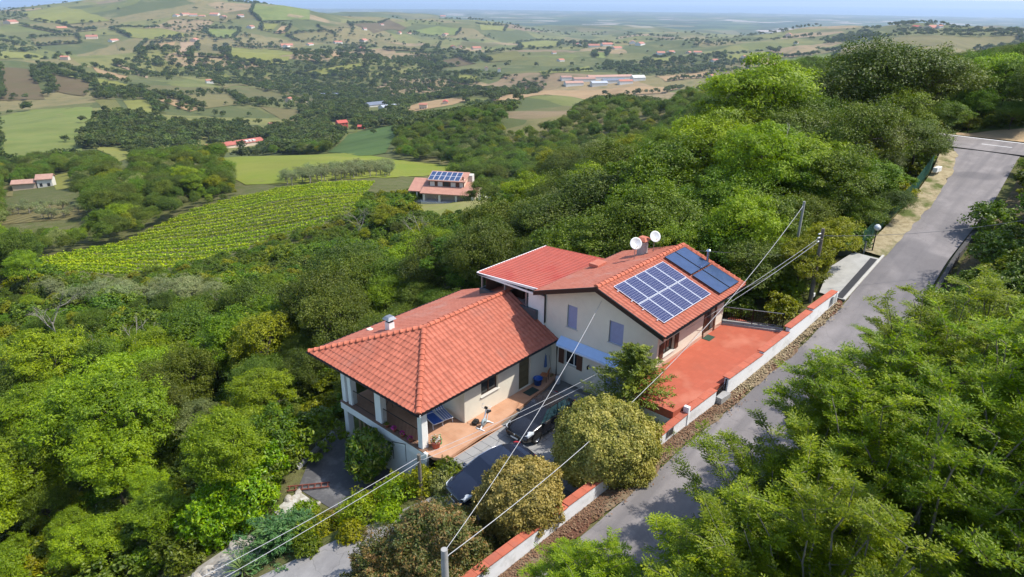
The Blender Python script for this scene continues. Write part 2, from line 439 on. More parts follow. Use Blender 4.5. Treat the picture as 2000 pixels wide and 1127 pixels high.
# ---- sheets laid on the terrain
def drape(name, poly, material, lift=None, maxlen=None, kind='structure', parent=None):
    """a sheet following the terrain inside a polygon of (x, y)"""
    c = np.mean(poly, 0); r = math.hypot(c[0] - CAM[0], c[1] - CAM[1])
    L_ = maxlen or max(1.5, r * 0.022)
    up_ = lift if lift is not None else max(0.05, r * 0.0005)
    bm = bmesh.new()
    ring = []
    for i in range(len(poly)):                      # resample + wobble the outline a little
        p, q = np.array(poly[i]), np.array(poly[(i + 1) % len(poly)])
        k = max(1, int(np.linalg.norm(q - p) / L_))
        for t in range(k): ring.append(p + (q - p) * t / k)
    vs = [bm.verts.new((p[0], p[1], 0)) for p in ring]
    try: f = bm.faces.new(vs)
    except ValueError: bm.free(); return None
    bmesh.ops.triangulate(bm, faces=[f])
    for it in range(7):
        es = [e for e in bm.edges if e.calc_length() > L_ * 1.35]
        if not es or len(bm.verts) > 6000: break
        bmesh.ops.subdivide_edges(bm, edges=es, cuts=1)
        bmesh.ops.triangulate(bm, faces=[f for f in bm.faces if len(f.verts) > 3])
    bm.normal_update()
    xs = np.array([v.co.x for v in bm.verts]); ys = np.array([v.co.y for v in bm.verts])
    zs = ground_z(xs, ys) + up_
    for v, z in zip(bm.verts, zs): v.co.z = z
    bm.normal_update()
    for f in bm.faces:
        if f.normal.z < 0: f.normal_flip()
        f.smooth = True
    me = bpy.data.meshes.new(name); bm.to_mesh(me); bm.free()
    o = link(name, me, material, parent)
    if kind: o['kind'] = kind
    return o
# ------------------------------------------------------------------ the villa
def BX(mb, a0, a1, b0, b1, z0, z1): return mb.box(a0, a1, -b1, -b0, z0, z1)
def BV(mb, a0, a1, b0, b1, z0, z1, bv=0.015): return mb.bevbox(a0, a1, -b1, -b0, z0, z1, bv)
PLASTER = mat('cream_plaster', (0.70, 0.65, 0.53), 0.9, var=0.07, scale=1.3, bump=0.25, bscale=60, stain=(0.60, 0.55, 0.45), sscale=0.5, spec=0.2)
PLASTER_W = mat('white_plaster', (0.76, 0.75, 0.71), 0.9, var=0.06, scale=1.1, bump=0.25, bscale=60, stain=(0.62, 0.61, 0.58), sscale=0.45, spec=0.2)
CONCRETE = mat('grey_concrete', (0.36, 0.355, 0.34), 0.9, var=0.22, scale=2.0, bump=0.3, bscale=40, stain=(0.24, 0.235, 0.22), sscale=0.7)
TERRA = mat('terracotta_roof_tile', (0.44, 0.142, 0.088), 0.75, col2=(0.385, 0.115, 0.07), scale=2.2, stain=(0.36, 0.135, 0.09), sscale=0.8, spec=0.2, rand=0.13)
TERRA_B = mat('terracotta_roof_tiles_joined', (0.425, 0.138, 0.086), 0.75, col2=(0.36, 0.107, 0.066), scale=3.1, stain=(0.34, 0.13, 0.09), sscale=0.7, spec=0.2)
TERRA_P = mat('paler_roof_tiles', (0.45, 0.155, 0.10), 0.8, col2=(0.40, 0.125, 0.08), scale=3.1, stain=(0.42, 0.20, 0.15), sscale=0.5, spec=0.2)  # paler tile colour brightens the back and left slopes, turned from the sun
RIDGE = mat('ridge_tile_clay', (0.49, 0.15, 0.085), 0.75, col2=(0.42, 0.12, 0.07), scale=3.0, spec=0.25, rand=0.10)
DARKMETAL = mat('dark_brown_metal', (0.022, 0.019, 0.018), 0.45, var=0.3, scale=6, metal=0.3)
DARKWOOD = mat('dark_stained_timber', (0.035, 0.024, 0.018), 0.7, var=0.3, scale=8, bump=0.2)
BROWNWOOD = mat('brown_painted_wood', (0.11, 0.045, 0.025), 0.6, var=0.3, scale=9, bump=0.15)
REDPANEL = mat('red_sheet_roof', (0.50, 0.118, 0.075), 0.5, var=0.14, scale=1.5, stain=(0.42, 0.06, 0.04), sscale=0.5, spec=0.35)
WHITEPAINT = mat('white_paint', (0.78, 0.78, 0.76), 0.5, var=0.05, scale=3)
GREYMETAL = mat('grey_metal', (0.30, 0.31, 0.32), 0.4, var=0.2, scale=5, metal=0.6)
STEEL = mat('stainless_steel', (0.62, 0.62, 0.62), 0.22, metal=1.0)
BLUESHUT = mat('blue_grey_shutter', (0.30, 0.33, 0.50), 0.55, var=0.08, scale=4)
BLUEAWN = mat('blue_awning_cloth', (0.45, 0.62, 0.88), 0.8, var=0.08, scale=3)
GLASS = mat('dark_window_glass', (0.02, 0.025, 0.028), 0.08, spec=0.6)
BLINDWOOD = mat('bamboo_blind', (0.17, 0.088, 0.05), 0.8, var=0.35, scale=7, bump=0.3)
STONE = mat('travertine_sill', (0.58, 0.55, 0.49), 0.7, var=0.12, scale=5)

villa = empty('villa', (5, 4, -0.3), 0, 'cream two-level villa with terracotta tiled roofs, wire-strung beside the road wall', 'house')
def vpart(mb, name, material, parent=None): return part(mb, name, material, parent or villa)
def wparent(o, parent): return under(o, parent)

def wall(mb, axis, fixed, th, u0, u1, z0, top, holes):
    """solid wall along u (X when axis='x', b when axis='b'); fixed = outer face coord, th = signed thickness; top(u) height; holes (u0,u1,z0,z1)"""
    us = {u0, u1}
    for h in holes: us |= {h[0], h[1]}
    for k in getattr(top, 'knots', []): us.add(k)
    us = sorted(x for x in us if u0 <= x <= u1)
    for p, q in zip(us, us[1:]):
        mid = (p + q) / 2
        hs = sorted((h[2], h[3]) for h in holes if h[0] < mid < h[1])
        segs, z = [], z0
        for a_, b_ in hs: segs.append((z, z, a_, a_)); z = b_
        segs.append((z, z, top(p), top(q)))
        for zp0, zq0, zp1, zq1 in segs:
            f0, f1 = fixed, fixed + th
            def P(u, f, z): return (u, -f, z) if axis == 'x' else (f, -u, z)
            mb.hull([P(p, f0, zp0), P(q, f0, zq0), P(q, f1, zq0), P(p, f1, zp0)], [P(p, f0, zp1), P(q, f0, zq1), P(q, f1, zq1), P(p, f1, zp1)])
    return mb
def flat(z): return lambda u: z

# --- lower wing walls
A_holes = [(4.9, 6.28, 1.05, 2.03), (8.08, 9.12, 0.0, 2.1)]
vpart(wall(MB(), 'x', -0.45, -0.3, 3.6, 11.1, -0.3, flat(2.62), A_holes), 'wall', PLASTER)
vpart(wall(MB(), 'b', 3.6, 0.3, -8.9, -0.76, -2.9, flat(2.9), [(-3.4, -2.4, 0.0, 2.1)]), 'wall', PLASTER)
vpart(wall(MB(), 'x', -8.9, 0.3, 3.91, 12.3, -3.4, flat(2.7), [(5.5, 6.7, 0.9, 2.1), (8.5, 9.7, 0.9, 2.1)]), 'wall', PLASTER)
# --- upper block walls
def gtop(b): return 6.88 - abs(b - 3.07) * 0.3425
gtop.knots = [3.07]
B_holes = [(0.63, 1.35, 3.54, 5.0), (3.59, 4.54, 3.57, 4.95), (0.55, 1.85, 1.02, 1.95), (3.5, 5.2, -0.35, 2.0)]
vpart(wall(MB(), 'b', 11.1, 0.35, -1.04, 6.7, -0.5, gtop, B_holes), 'wall', PLASTER)
vpart(wall(MB(), 'x', 6.7, -0.35, 11.46, 19.0, 0.0, flat(gtop(6.35) - .02), [(11.75, 12.95, 3.5, 4.4), (16.5, 17.75, 2.9, 5.0)]), 'wall', PLASTER)
vpart(wall(MB(), 'x', -1.04, 0.3, 11.46, 19.0, -2.9, flat(gtop(-0.7) - 0.03), []), 'wall', PLASTER)
vpart(wall(MB(), 'b', 19.0, -0.3, -0.72, 6.33, -2.9, lambda b: gtop(b) - 0.06, []), 'wall', PLASTER)
# skirting band on the terrace side
vpart(BX(MB(), 11.15, 19.02, 6.702, 6.725, 2.9, 3.12), 'skirting', mat('pink_skirting_stone', (0.55, 0.36, 0.27), 0.7, var=0.15, scale=3))
# --- covered upper balcony (behind the lower wing's ridge)
vpart(BX(MB(), 11.0, 17.6, -6.25, -1.05, -2.9, 3.72), 'balcony_base', PLASTER_W)
mb = MB(); BX(mb, 10.78, 10.98, -6.3, -4.0, 3.55, 4.12); BX(mb, 10.78, 10.98, -4.0, -1.5, 3.4, 3.98); BX(mb, 10.98, 17.6, -6.35, -6.27, 3.6, 4.1)
vpart(mb, 'parapet', mat('lead_grey_parapet', (0.085, 0.085, 0.09), 0.6, var=0.25, scale=3))
mb = MB(); BX(mb, 10.99, 11.09, -2.3, -1.05, 3.55, 5.02)
vpart(mb, 'parapet', PLASTER_W)
for bb, a_ in ((-6.2, 10.95), (-4.2, 10.95), (-2.42, 10.95), (-6.2, 14.3), (-6.2, 17.5)):
    vpart(BX(MB(), a_ - 0.05, a_ + 0.05, bb - 0.05, bb + 0.05, 3.73, 5.13 + (bb + 6.3) * 0.05), 'post', GREYMETAL)
vpart(BX(MB(), 11.2, 17.5, -6.12, -6.09, 3.73, 5.1), 'blind', BLINDWOOD)
vpart(BX(MB(), 17.42, 17.45, -6.05, -1.1, 3.73, 5.1), 'blind', BLINDWOOD)
vpart(BX(MB(), 12.0, 14.0, -4.6, -3.6, 3.73, 4.45), 'cupboard', BROWNWOOD)
# its sheet roof, ribs running down the slope
def sheet_roof():
    xs, zs = [], []
    x = 10.75
    while x < 17.75:
        for dx, dz in ((0, 0), (0.10, 0), (0.13, 0.035), (0.19, 0.035), (0.22, 0)):
            xs.append(x + dx); zs.append(dz)
        x += 0.25
    b0, z0, b1, z1 = -6.42, 5.17, -1.32, 5.50
    n = len(xs); steps = 13
    V, F = [], []
    for k in range(steps + 1):
        t = k / steps
        for s_ in ((0,) if k in (0, steps) else (0, 1)):
            drop = 0.016 if s_ == 1 else 0.0
            for x_, dz in zip(xs, zs): V.append((x_, -(b0 + (b1 - b0) * t), z0 + (z1 - z0) * t + dz - drop + 0.016))
    rows = len(V) // n
    for r_ in range(rows - 1):
        for i in range(n - 1):
            F.append((r_ * n + i + 1, r_ * n + i, (r_ + 1) * n + i, (r_ + 1) * n + i + 1))
    mb = MB(); mb.add(V, F)
    return mb
vroof = vpart(sheet_roof(), 'balcony_roof', REDPANEL)
mb = MB(); BX(mb, 10.70, 10.75, -6.47, -1.40, 5.05, 5.17); mb.hull([(10.75, 6.42, 5.10), (17.75, 6.42, 5.10), (17.75, 6.47, 5.10), (10.75, 6.47, 5.10)], [(10.75, 6.42, 5.22), (17.75, 6.42, 5.22), (17.75, 6.47, 5.22), (10.75, 6.47, 5.22)])
mb.hull([(10.70, 6.47, 5.05), (10.76, 6.47, 5.05), (10.76, 1.3, 5.38), (10.70, 1.3, 5.38)], [(10.70, 6.47, 5.19), (10.76, 6.47, 5.19), (10.76, 1.3, 5.53), (10.70, 1.3, 5.53)])
vpart(mb, 'edge_trim', WHITEPAINT, vroof)

# --- roofs
TW, TL, TE = 0.30, 0.43, 0.365
TPX = np.array([0, .05, .11, .14, .17, .215, .26, .29, .30]); TPZ = np.array([.006, 0, .004, .02, .047, .06, .047, .02, .006])
def tile_arrays():
    k = len(TPX)
    V = np.concatenate([np.stack([TPX, np.zeros(k), TPZ + 0.034], 1), np.stack([TPX, np.full(k, TL), TPZ + 0.004], 1), np.stack([TPX, np.full(k, 0.004), TPZ * 0.85 - 0.004 + 0.012], 1)])
    F = [(i, i + 1, k + i + 1, k + i) for i in range(k - 1)] + [(2 * k + i, 2 * k + i + 1, i + 1, i) for i in range(k - 1)]
    return V, np.array(F)
TV, TF = tile_arrays()
def tile_mesh():
    me = arr_mesh('roof_tile', TV, TF, False); me.materials.append(TERRA); return me
TILE = tile_mesh()
REST_V, REST_F, REST_N = [], [], [0]
REST2_V, REST2_F, REST2_N = [], [], [0]
def slope(name, P0, s_, t_, smax, tmax, sl, sr, single=None, parent=None, pool=0):
    """tile a roof plane; sl/sr: left/right limits at height t; single(s, t) -> tile becomes an object of its own"""
    s_, t_ = np.array(s_, float), np.array(t_, float)
    n_ = np.cross(s_, t_); n_ /= np.linalg.norm(n_)
    P0 = np.array(P0, float)
    rm = Matrix((s_, t_, n_)).transposed()
    rows = int(math.ceil(tmax / TE)); cols = int(math.ceil(smax / TW))
    for r_ in range(rows):
        t0 = r_ * TE - 0.05
        for c in range(cols):
            s0 = c * TW
            L_, R_ = sl(max(t0 + TE * 0.5, 0)), sr(max(t0 + TE * 0.5, 0))
            if s0 + TW < L_ + 0.04 or s0 > R_ - 0.04: continue
            j = [random.uniform(-.004, .004) for _ in range(3)]
            inner = s0 >= sl(t0 + TL) and s0 + TW <= sr(t0 + TL) and s0 >= sl(max(t0, 0)) and s0 + TW <= sr(max(t0, 0)) and t0 + TL <= tmax
            if single and inner and single(s0, t0):
                o = bpy.data.objects.new('tile', TILE); COL.objects.link(o)
                p = P0 + s_ * (s0 + j[0]) + t_ * (t0 + j[1]) + n_ * (0.012 + j[2] * 0.5)
                mw = rm.to_4x4() @ Matrix.Rotation(random.gauss(0, 0.006), 4, 'Z')
                mw.translation = p
                under(o, parent)
                o.matrix_basis = mw
                continue
            lv = TV.copy()
            if pool: lv[:, 2] *= .42
            ss, tt = lv[:, 0] + s0 + j[0], np.minimum(lv[:, 1] + t0 + j[1], tmax)
            ss = np.clip(ss, [sl(max(q, 0)) for q in tt], [sr(max(q, 0)) for q in tt])
            V = P0 + ss[:, None] * s_ + tt[:, None] * t_ + (lv[:, 2] + 0.012 + j[2] * 0.5)[:, None] * n_
            vv, ff, nn = (REST_V, REST_F, REST_N) if pool == 0 else (REST2_V, REST2_F, REST2_N)
            vv.append(V); ff.append(TF + nn[0]); nn[0] += len(V)

def deck(ring, th=0.09):
    """flat slab under tiles: ring of 3d points"""
    mb = MB(); mb.hull([(x, y, z - th) for x, y, z in ring], ring); return mb
Fc, Rc, Lc = (0, 0, 2.5), (11.08, 0, 2.5), (0, 9.55, 2.5)
P1, P2 = (3.98, 3.98, 4.5), (11.08, 3.98, 4.5)
Bk = (12.5, 9.55, 2.5)
mb = MB()
def slab(mb, ring, th=0.10):
    mb.hull([(x, y, z - th) for x, y, z in ring], ring)
slab(mb, [Fc, Rc, P2, P1]); slab(mb, [Lc, Fc, P1]); slab(mb, [Bk, Lc, P1, P2, (12.5, 3.98, 4.5)])
roofA = vpart(mb, 'roof', DARKWOOD)
cs = math.cos(math.atan2(2.0, 3.98)); sn = math.sin(math.atan2(2.0, 3.98)); lenA = math.hypot(2.0, 3.98)
cb = math.cos(math.atan2(2.0, 5.57)); sb = math.sin(math.atan2(2.0, 5.57)); lenK = math.hypot(2.0, 5.57)
cnt = [0]
def near_tiles(lim):
    def fn(s, t):
        if lim(s, t) and cnt[0] < 300:
            cnt[0] += 1; return True
        return False
    return fn
slope('hip', Lc, (0, -1, 0), (cs, 0, sn), 9.55, lenA, lambda t: t * cs * 5.57 / 3.98, lambda t: 9.55 - t * cs, near_tiles(lambda s, t: s > 4.2), roofA)
slope('front', Fc, (1, 0, 0), (0, cs, sn), 11.08, lenA, lambda t: t * cs, lambda t: 11.08, near_tiles(lambda s, t: s < 6.6), roofA)
slope('back', Bk, (-1, 0, 0), (0, -cb, sb), 12.5, lenK, lambda t: 0.0, lambda t: 12.5 - t * cb * 3.98 / 5.57, None, roofA, 1)
# upper roof
E0, RZ, RB = 5.5, 7.0, 3.07
mb = MB()
slab(mb, [(10.3, -7.45, E0), (19.95, -7.45, E0), (19.95, -RB, RZ), (10.3, -RB, RZ)], 0.12)
slab(mb, [(19.95, 1.3, E0), (10.3, 1.3, E0), (10.3, -RB, RZ), (19.95, -RB, RZ)], 0.12)
roofB = vpart(mb, 'roof', DARKWOOD)
ang = math.atan2(1.5, 4.38); cB, sB, lB = math.cos(ang), math.sin(ang), math.hypot(1.5, 4.38)
slope('right', (10.3, -7.45, E0), (1, 0, 0), (0, cB, sB), 9.65, lB, lambda t: 0.0, lambda t: 9.65, None, roofB)
angL = math.atan2(1.5, 4.37); cL, sL, lL = math.cos(angL), math.sin(angL), math.hypot(1.5, 4.37)
slope('left', (19.95, 1.3, E0), (-1, 0, 0), (0, -cL, sL), 9.65, lL, lambda t: 0.0, lambda t: 9.65, None, roofB, 1)
rest = link('roof_tiles', arr_mesh('roof_tiles', np.concatenate(REST_V), np.concatenate(REST_F)), TERRA_B); wparent(rest, villa); rest['kind'] = 'stuff'
rest = link('roof_tiles', arr_mesh('roof_tiles', np.concatenate(REST2_V), np.concatenate(REST2_F)), TERRA_P); wparent(rest, villa); rest['kind'] = 'stuff'
# ridge and hip caps: overlapping half-round tiles, each its own piece
def cap_mesh():
    mb = MB(); n = 7
    for y, r_, dz in ((0, 0.125, 0.02), (0.44, 0.10, 0.0)): pass
    vs = []
    for y, r_, dz in ((0.0, 0.165, 0.022), (0.05, 0.17, 0.022), (0.055, 0.15, 0.018), (0.44, 0.135, 0.0)):
        for k in range(n + 1):
            a = math.pi * (k / n)
            vs.append((math.cos(a) * r_, y, math.sin(a) * r_ * 0.85 + dz))
    fs = []
    for r_ in range(3):
        for k in range(n): fs.append((r_ * (n + 1) + k, (r_ + 1) * (n + 1) + k, (r_ + 1) * (n + 1) + k + 1, r_ * (n + 1) + k + 1))
    mb.add(vs, fs, True)
    mb.add(vs[:n + 1], [tuple(range(n + 1))])
    me = mb.mesh('ridge_tile'); me.materials.append(RIDGE); return me
CAP = cap_mesh()
def caps(p, q, parent, lift=0.035):
    p, q = Vector(p), Vector(q)
    d = (q - p); L_ = d.length; d.normalize()
    side = d.cross(Vector((0, 0, 1))).normalized(); nrm = side.cross(d)
    rm = Matrix((side, d, nrm)).transposed().to_4x4()
    k = int(L_ / 0.385)
    for i in range(k + 1):
        if i * 0.385 + 0.2 > L_: break
        o = bpy.data.objects.new('ridge_tile', CAP); COL.objects.link(o)
        mw = rm @ Matrix.Rotation(random.gauss(0, 0.012), 4, 'Z'); mw.translation = p + d * (i * 0.385) + nrm * (lift + random.uniform(-.004, .004))
        under(o, parent); o.matrix_basis = mw
caps(Fc, P1, roofA); caps(Lc, P1, roofA); caps(P1, (10.75, 3.98, 4.5), roofA)
caps((10.3, -RB, RZ), (19.95, -RB, RZ), roofB)
# verge tiles along the far gable
caps((19.93, -7.4, E0 + 0.0), (19.93, -RB, RZ), roofB, 0.01)
# fascias, gutters and downpipes
mb = MB()
for p, q in (((-0.02, 0.02, 2.5), (-0.02, 9.6, 2.5)), ((0, -0.02, 2.5), (11.06, -0.02, 2.5))): pass
BX(mb, -0.03, 0.02, -9.6, 0.03, 2.36, 2.50); BX(mb, 0.02, 11.05, -0.02, 0.03, 2.36, 2.50)
vpart(mb, 'fascia', DARKWOOD)
def gutter(p, q, name='gutter', r_=0.075):
    p, q = Vector(p), Vector(q); d = (q - p).normalized(); s_ = d.cross(Vector((0, 0, 1)))
    mb = MB(); n = 8; vs = []
    for e in (p, q):
        for rr_ in (r_, r_ - 0.012):
            for k in range(n + 1):
                a = math.pi + math.pi * k / n
                vs.append(e + s_ * (math.cos(a) * rr_) + Vector((0, 0, math.sin(a) * rr_)))
    m_ = n + 1; fs = []
    for k in range(n):
        fs.append((k, k + 1, 2 * m_ + k + 1, 2 * m_ + k)); fs.append((m_ + k + 1, m_ + k, 3 * m_ + k, 3 * m_ + k + 1))
    fs += [(0, 2 * m_, 3 * m_, m_), (n, m_ + n, 3 * m_ + n, 2 * m_ + n)]
    for b0 in (0, 2 * m_):
        for k in range(n): fs.append((b0 + k, b0 + m_ + k, b0 + m_ + k + 1, b0 + k + 1))
    mb.add(vs, fs, True)
    return vpart(mb, name, DARKMETAL)
gutter((-0.11, 9.65, 2.50), (-0.11, -0.1, 2.50)); gutter((-0.1, -0.11, 2.50), (11.0, -0.11, 2.50)); gutter((12.5, 9.66, 2.5), (-0.1, 9.66, 2.5))
gutter((10.35, -7.56, 5.50), (19.95, -7.56, 5.50)); gutter((19.95, 1.41, 5.50), (10.3, 1.41, 5.50))
# bargeboards on the near gable of the upper block
mb = MB()
for (b0, z0), (b1, z1) in (((-1.3, E0), (RB, RZ)), ((RB, RZ), (7.45, E0))):
    mb.hull([(10.22, -b0, z0 - 0.22), (10.30, -b0, z0 - 0.22), (10.30, -b0, z0 + 0.06), (10.22, -b0, z0 + 0.06)][::1], [(10.22, -b1, z1 - 0.22), (10.30, -b1, z1 - 0.22), (10.30, -b1, z1 + 0.06), (10.22, -b1, z1 + 0.06)])
vpart(mb, 'bargeboard', DARKMETAL)
def pipe(pts, material=DARKMETAL, r_=0.045, name='downpipe'):
    return vpart(MB().tube(pts, r_, 8), name, material)
pipe([(10.98, 1.35, 5.42), (11.02, 1.02, 5.15), (11.03, 1.0, 3.3)]); pipe([(11.02, 0.05, 2.42), (11.03, -0.02, 2.2), (11.03, -0.02, -0.4)])
pipe([(-0.02, -0.16, 2.45), (0.45, 0.42, 2.2), (0.78, 0.36, 2.05), (0.82, 0.36, 0.0)], WHITEPAINT, 0.05)
pipe([(19.5, -7.5, 5.4), (19.2, -6.6, 5.0), (19.1, -6.5, 2.9)])
# --- porch: slab, pillars, railing
TILEFLOOR = NB('terracotta_floor')
bt = TILEFLOOR.N.new('ShaderNodeTexBrick'); bt.offset = 0.0
for k, q in (('Scale', 1.0), ('Mortar Size', 0.007), ('Brick Width', 0.30), ('Row Height', 0.30), ('Mortar Smooth', 0.3)): bt.inputs[k].default_value = q
bt.inputs['Color1'].default_value = (0.45, 0.245, 0.145, 1); bt.inputs['Color2'].default_value = (0.40, 0.205, 0.115, 1); bt.inputs['Mortar'].default_value = (0.29, 0.18, 0.12, 1)
TILEFLOOR.L.new(TILEFLOOR.P, bt.inputs['Vector'])
TILEFLOOR = TILEFLOOR.done(TILEFLOOR.mix(bt.outputs['Color'], (0.49, 0.285, 0.18), TILEFLOOR.rng(TILEFLOOR.noise(1.1, 5), 0.4, 0.7)), 0.7, 0.3)
mb = MB(); mb.prism([(0.4, 0.25), (0.4, -0.55), (0.75, -1.12), (4.9, -0.95), (9.4, -0.45), (11.09, -0.1), (11.09, 0.44), (3.6, 0.44), (3.58, 7.2), (0.4, 7.2)], -0.17, 0.0)
vpart(mb, 'patio', TILEFLOOR)
mb = MB(); mb.prism([(0.55, -0.75), (0.9, -1.30), (5.0, -1.12), (5.0, -0.96), (0.75, -1.121)], -0.33, -0.168)
vpart(mb, 'step', TILEFLOOR)
vpart(BX(MB(), 0.28, 0.42, -7.25, 0.15, -0.42, 0.03), 'slab_edge', PLASTER_W)
vpart(BX(MB(), 0.25, 0.62, -7.28, -0.1, 0.032, 0.07), 'coping', mat('brown_stone_coping', (0.20, 0.115, 0.075), 0.8, var=0.2, scale=4))
vpart(BX(MB(), 0.45, 0.62, -4.1, -0.1, -2.9, -0.172), 'wall', PLASTER_W)
for b0, b1, zb in ((-7.2, -6.85, -2.9), (-6.62, -6.3, 0.07), (-4.15, -3.62, 0.07), (-0.62, -0.28, 0.0)):
    vpart(BV(MB(), 0.40, 0.78, b0, b1, zb, 2.42), 'pillar', PLASTER_W)
vpart(BX(MB(), 0.45, 0.75, -7.3, -0.25, 2.25, 2.40), 'beam', DARKWOOD)
def railing(p, q, h=0.92, gap=0.11, z=0.07, name='railing', parent=None, both=True):
    p, q = Vector((p[0], p[1], z)), Vector((q[0], q[1], z)); L_ = (q - p).length; d = (q - p) / L_
    mb = MB(); mb.tube([p + Vector((0, 0, h)), q + Vector((0, 0, h))], 0.022, 6); mb.tube([p + Vector((0, 0, 0.08)), q + Vector((0, 0, 0.08))], 0.014, 6)
    ro = vpart(mb, name, DARKMETAL, parent)
    k = int(L_ / gap)
    for i in range(k + 1):
        c = p + d * (L_ * i / k)
        vpart(MB().tube([c + Vector((0, 0, 0.08)), c + Vector((0, 0, h))], 0.009, 5), 'bar', DARKMETAL, ro)
    return ro
railing((0.55, 6.3), (0.55, 4.17)); railing((0.55, 3.6), (0.55, 0.64)); railing((0.78, 7.1), (3.58, 7.1))
# lower storey under the porch: dark opening with timber slats
for k in range(5): vpart(BX(MB(), 0.9, 0.95, -6.55 + k * 0.42, -6.38 + k * 0.42, -2.85, -0.45), 'plank', mat('pale_timber', (0.33, 0.23, 0.13), 0.8, var=0.25, scale=8))
# --- openings: frame, panes, sills, shutters
def window_x(a0, a1, z0, z1, b, panes=2, sill=True, fm=BROWNWOOD, deep=0.12):
    """window in a wall whose outer face is at b, facing the road"""
    mb = MB(); f = 0.06
    BX(mb, a0, a1, b - deep - 0.05, b - deep, z0, z0 + f); BX(mb, a0, a1, b - deep - 0.05, b - deep, z1 - f, z1)
    BX(mb, a0, a0 + f, b - deep - 0.05, b - deep, z0 + f, z1 - f); BX(mb, a1 - f, a1, b - deep - 0.05, b - deep, z0 + f, z1 - f)
    wpx = (a1 - a0) / panes
    for k in range(1, panes): BX(mb, a0 + wpx * k - 0.04, a0 + wpx * k + 0.04, b - deep - 0.05, b - deep + 0.004, z0 + f, z1 - f)
    w_ = vpart(mb, 'window', fm)
    for k in range(panes): vpart(BX(MB(), a0 + wpx * k + 0.045, a0 + wpx * (k + 1) - 0.045, b - deep - 0.035, b - deep - 0.02, z0 + f, z1 - f), 'pane', GLASS, w_)
    if sill: vpart(BV(MB(), a0 - 0.1, a1 + 0.1, b - deep, b + 0.09, z0 - 0.045, z0 + 0.002, 0.008), 'sill', STONE, w_)
    return w_
window_x(4.92, 6.26, 1.07, 2.01, -0.45)
window_x(11.77, 12.93, 3.52, 4.38, 6.7, 2)
dr = vpart(BX(MB(), 8.1, 9.1, -0.62, -0.57, 0.0, 2.08), 'door', mat('olive_door', (0.13, 0.105, 0.05), 0.6, var=0.2, scale=4))
vpart(BX(MB(), 8.2, 8.22, -0.57, -0.53, 0.95, 1.1), 'handle', STEEL, dr)
for k in range(4): vpart(BX(MB(), 8.18, 9.02, -0.569, -0.555, 0.15 + k * 0.48, 0.52 + k * 0.48), 'panel', mat('olive_door_panel', (0.15, 0.12, 0.06), 0.6, var=0.2, scale=4), dr)
dr = vpart(BX(MB(), 16.52, 17.73, 6.45, 6.52, 2.9, 4.98), 'door', BROWNWOOD)
for k in range(2): vpart(BX(MB(), 16.62 + k * 0.56, 17.08 + k * 0.56, 6.521, 6.53, 3.75, 4.85), 'pane', GLASS, dr)
vpart(BX(MB(), 16.40, 16.52, 6.701, 6.75, 2.9, 5.0), 'shutter', BROWNWOOD); vpart(BX(MB(), 17.75, 17.95, 6.701, 6.75, 2.9, 5.0), 'shutter', BROWNWOOD)
for a0, a1 in ((11.3, 11.74), (12.96, 13.4)):
    s_ = vpart(BX(MB(), a0, a1, 6.702, 6.74, 3.5, 4.4), 'shutter', BROWNWOOD)
    for k in range(7): vpart(BX(MB(), a0 + 0.05, a1 - 0.05, 6.74, 6.755, 3.56 + k * 0.115, 3.63 + k * 0.115), 'slat', BROWNWOOD, s_)
# roller shutters on the gable, drawn in horizontal slats
def roller(b0, b1, z0, z1, a=11.1):
    w_ = vpart(BX(MB(), a + 0.10, a + 0.14, b0, b1, z0, z1), 'roller_shutter', BLUESHUT)
    k = int((z1 - z0) / 0.055)
    for i in range(k): vpart(BX(MB(), a + 0.088, a + 0.099, b0 + 0.02, b1 - 0.02, z0 + i * 0.055 + 0.004, z0 + i * 0.055 + 0.05), 'slat', BLUESHUT, w_)
    vpart(BV(MB(), a - 0.06, a + 0.10, b0 - 0.1, b1 + 0.1, z0 - 0.045, z0 + 0.002, 0.008), 'sill', STONE, w_)
roller(0.64, 1.34, 3.56, 4.99); roller(3.60, 4.53, 3.59, 4.94)
w_ = vpart(BX(MB(), 11.24, 11.28, 0.56, 1.84, 1.03, 1.94), 'window', WHITEPAINT)
for k in range(2): vpart(BX(MB(), 11.225, 11.239, 0.62 + k * 0.62, 1.16 + k * 0.62, 1.1, 1.88), 'pane', GLASS, w_)
vpart(BX(MB(), 11.05, 11.097, 1.5, 1.9, 1.0, 1.96), 'shutter', BROWNWOOD); vpart(BX(MB(), 11.05, 11.097, 0.15, 0.53, 1.0, 1.96), 'shutter', BROWNWOOD)
vpart(BX(MB(), 11.2, 11.26, 3.52, 5.18, -0.33, 1.98), 'door', BLUESHUT)
mb = MB(); mb.hull([(11.08, -0.25, 2.78), (11.08, -4.55, 2.78), (10.62, -4.55, 2.42), (10.62, -0.25, 2.42)], [(11.08, -0.25, 2.83), (11.08, -4.55, 2.83), (10.60, -4.55, 2.47), (10.60, -0.25, 2.47)])
aw = vpart(mb, 'awning', BLUEAWN)
vpart(BX(MB(), 10.58, 10.66, 0.25, 4.55, 2.33, 2.42), 'awning_bar', mat('pale_blue_bar', (0.62, 0.70, 0.82), 0.5), aw)
vpart(BX(MB(), 11.02, 11.085, 0.25, 4.55, 2.66, 2.775), 'awning_box', DARKMETAL, aw)
mb = MB(); mb.lathe([(0.0, 0.13), (0.05, 0.12), (0.07, 0.0), (0.05, -0.1), (0, -0.12)], (10.93, -2.41, 1.5), 10); mb.tube([(11.09, -2.41, 1.62), (10.95, -2.41, 1.64)], 0.02)
vpart(mb, 'wall_lamp', DARKMETAL)
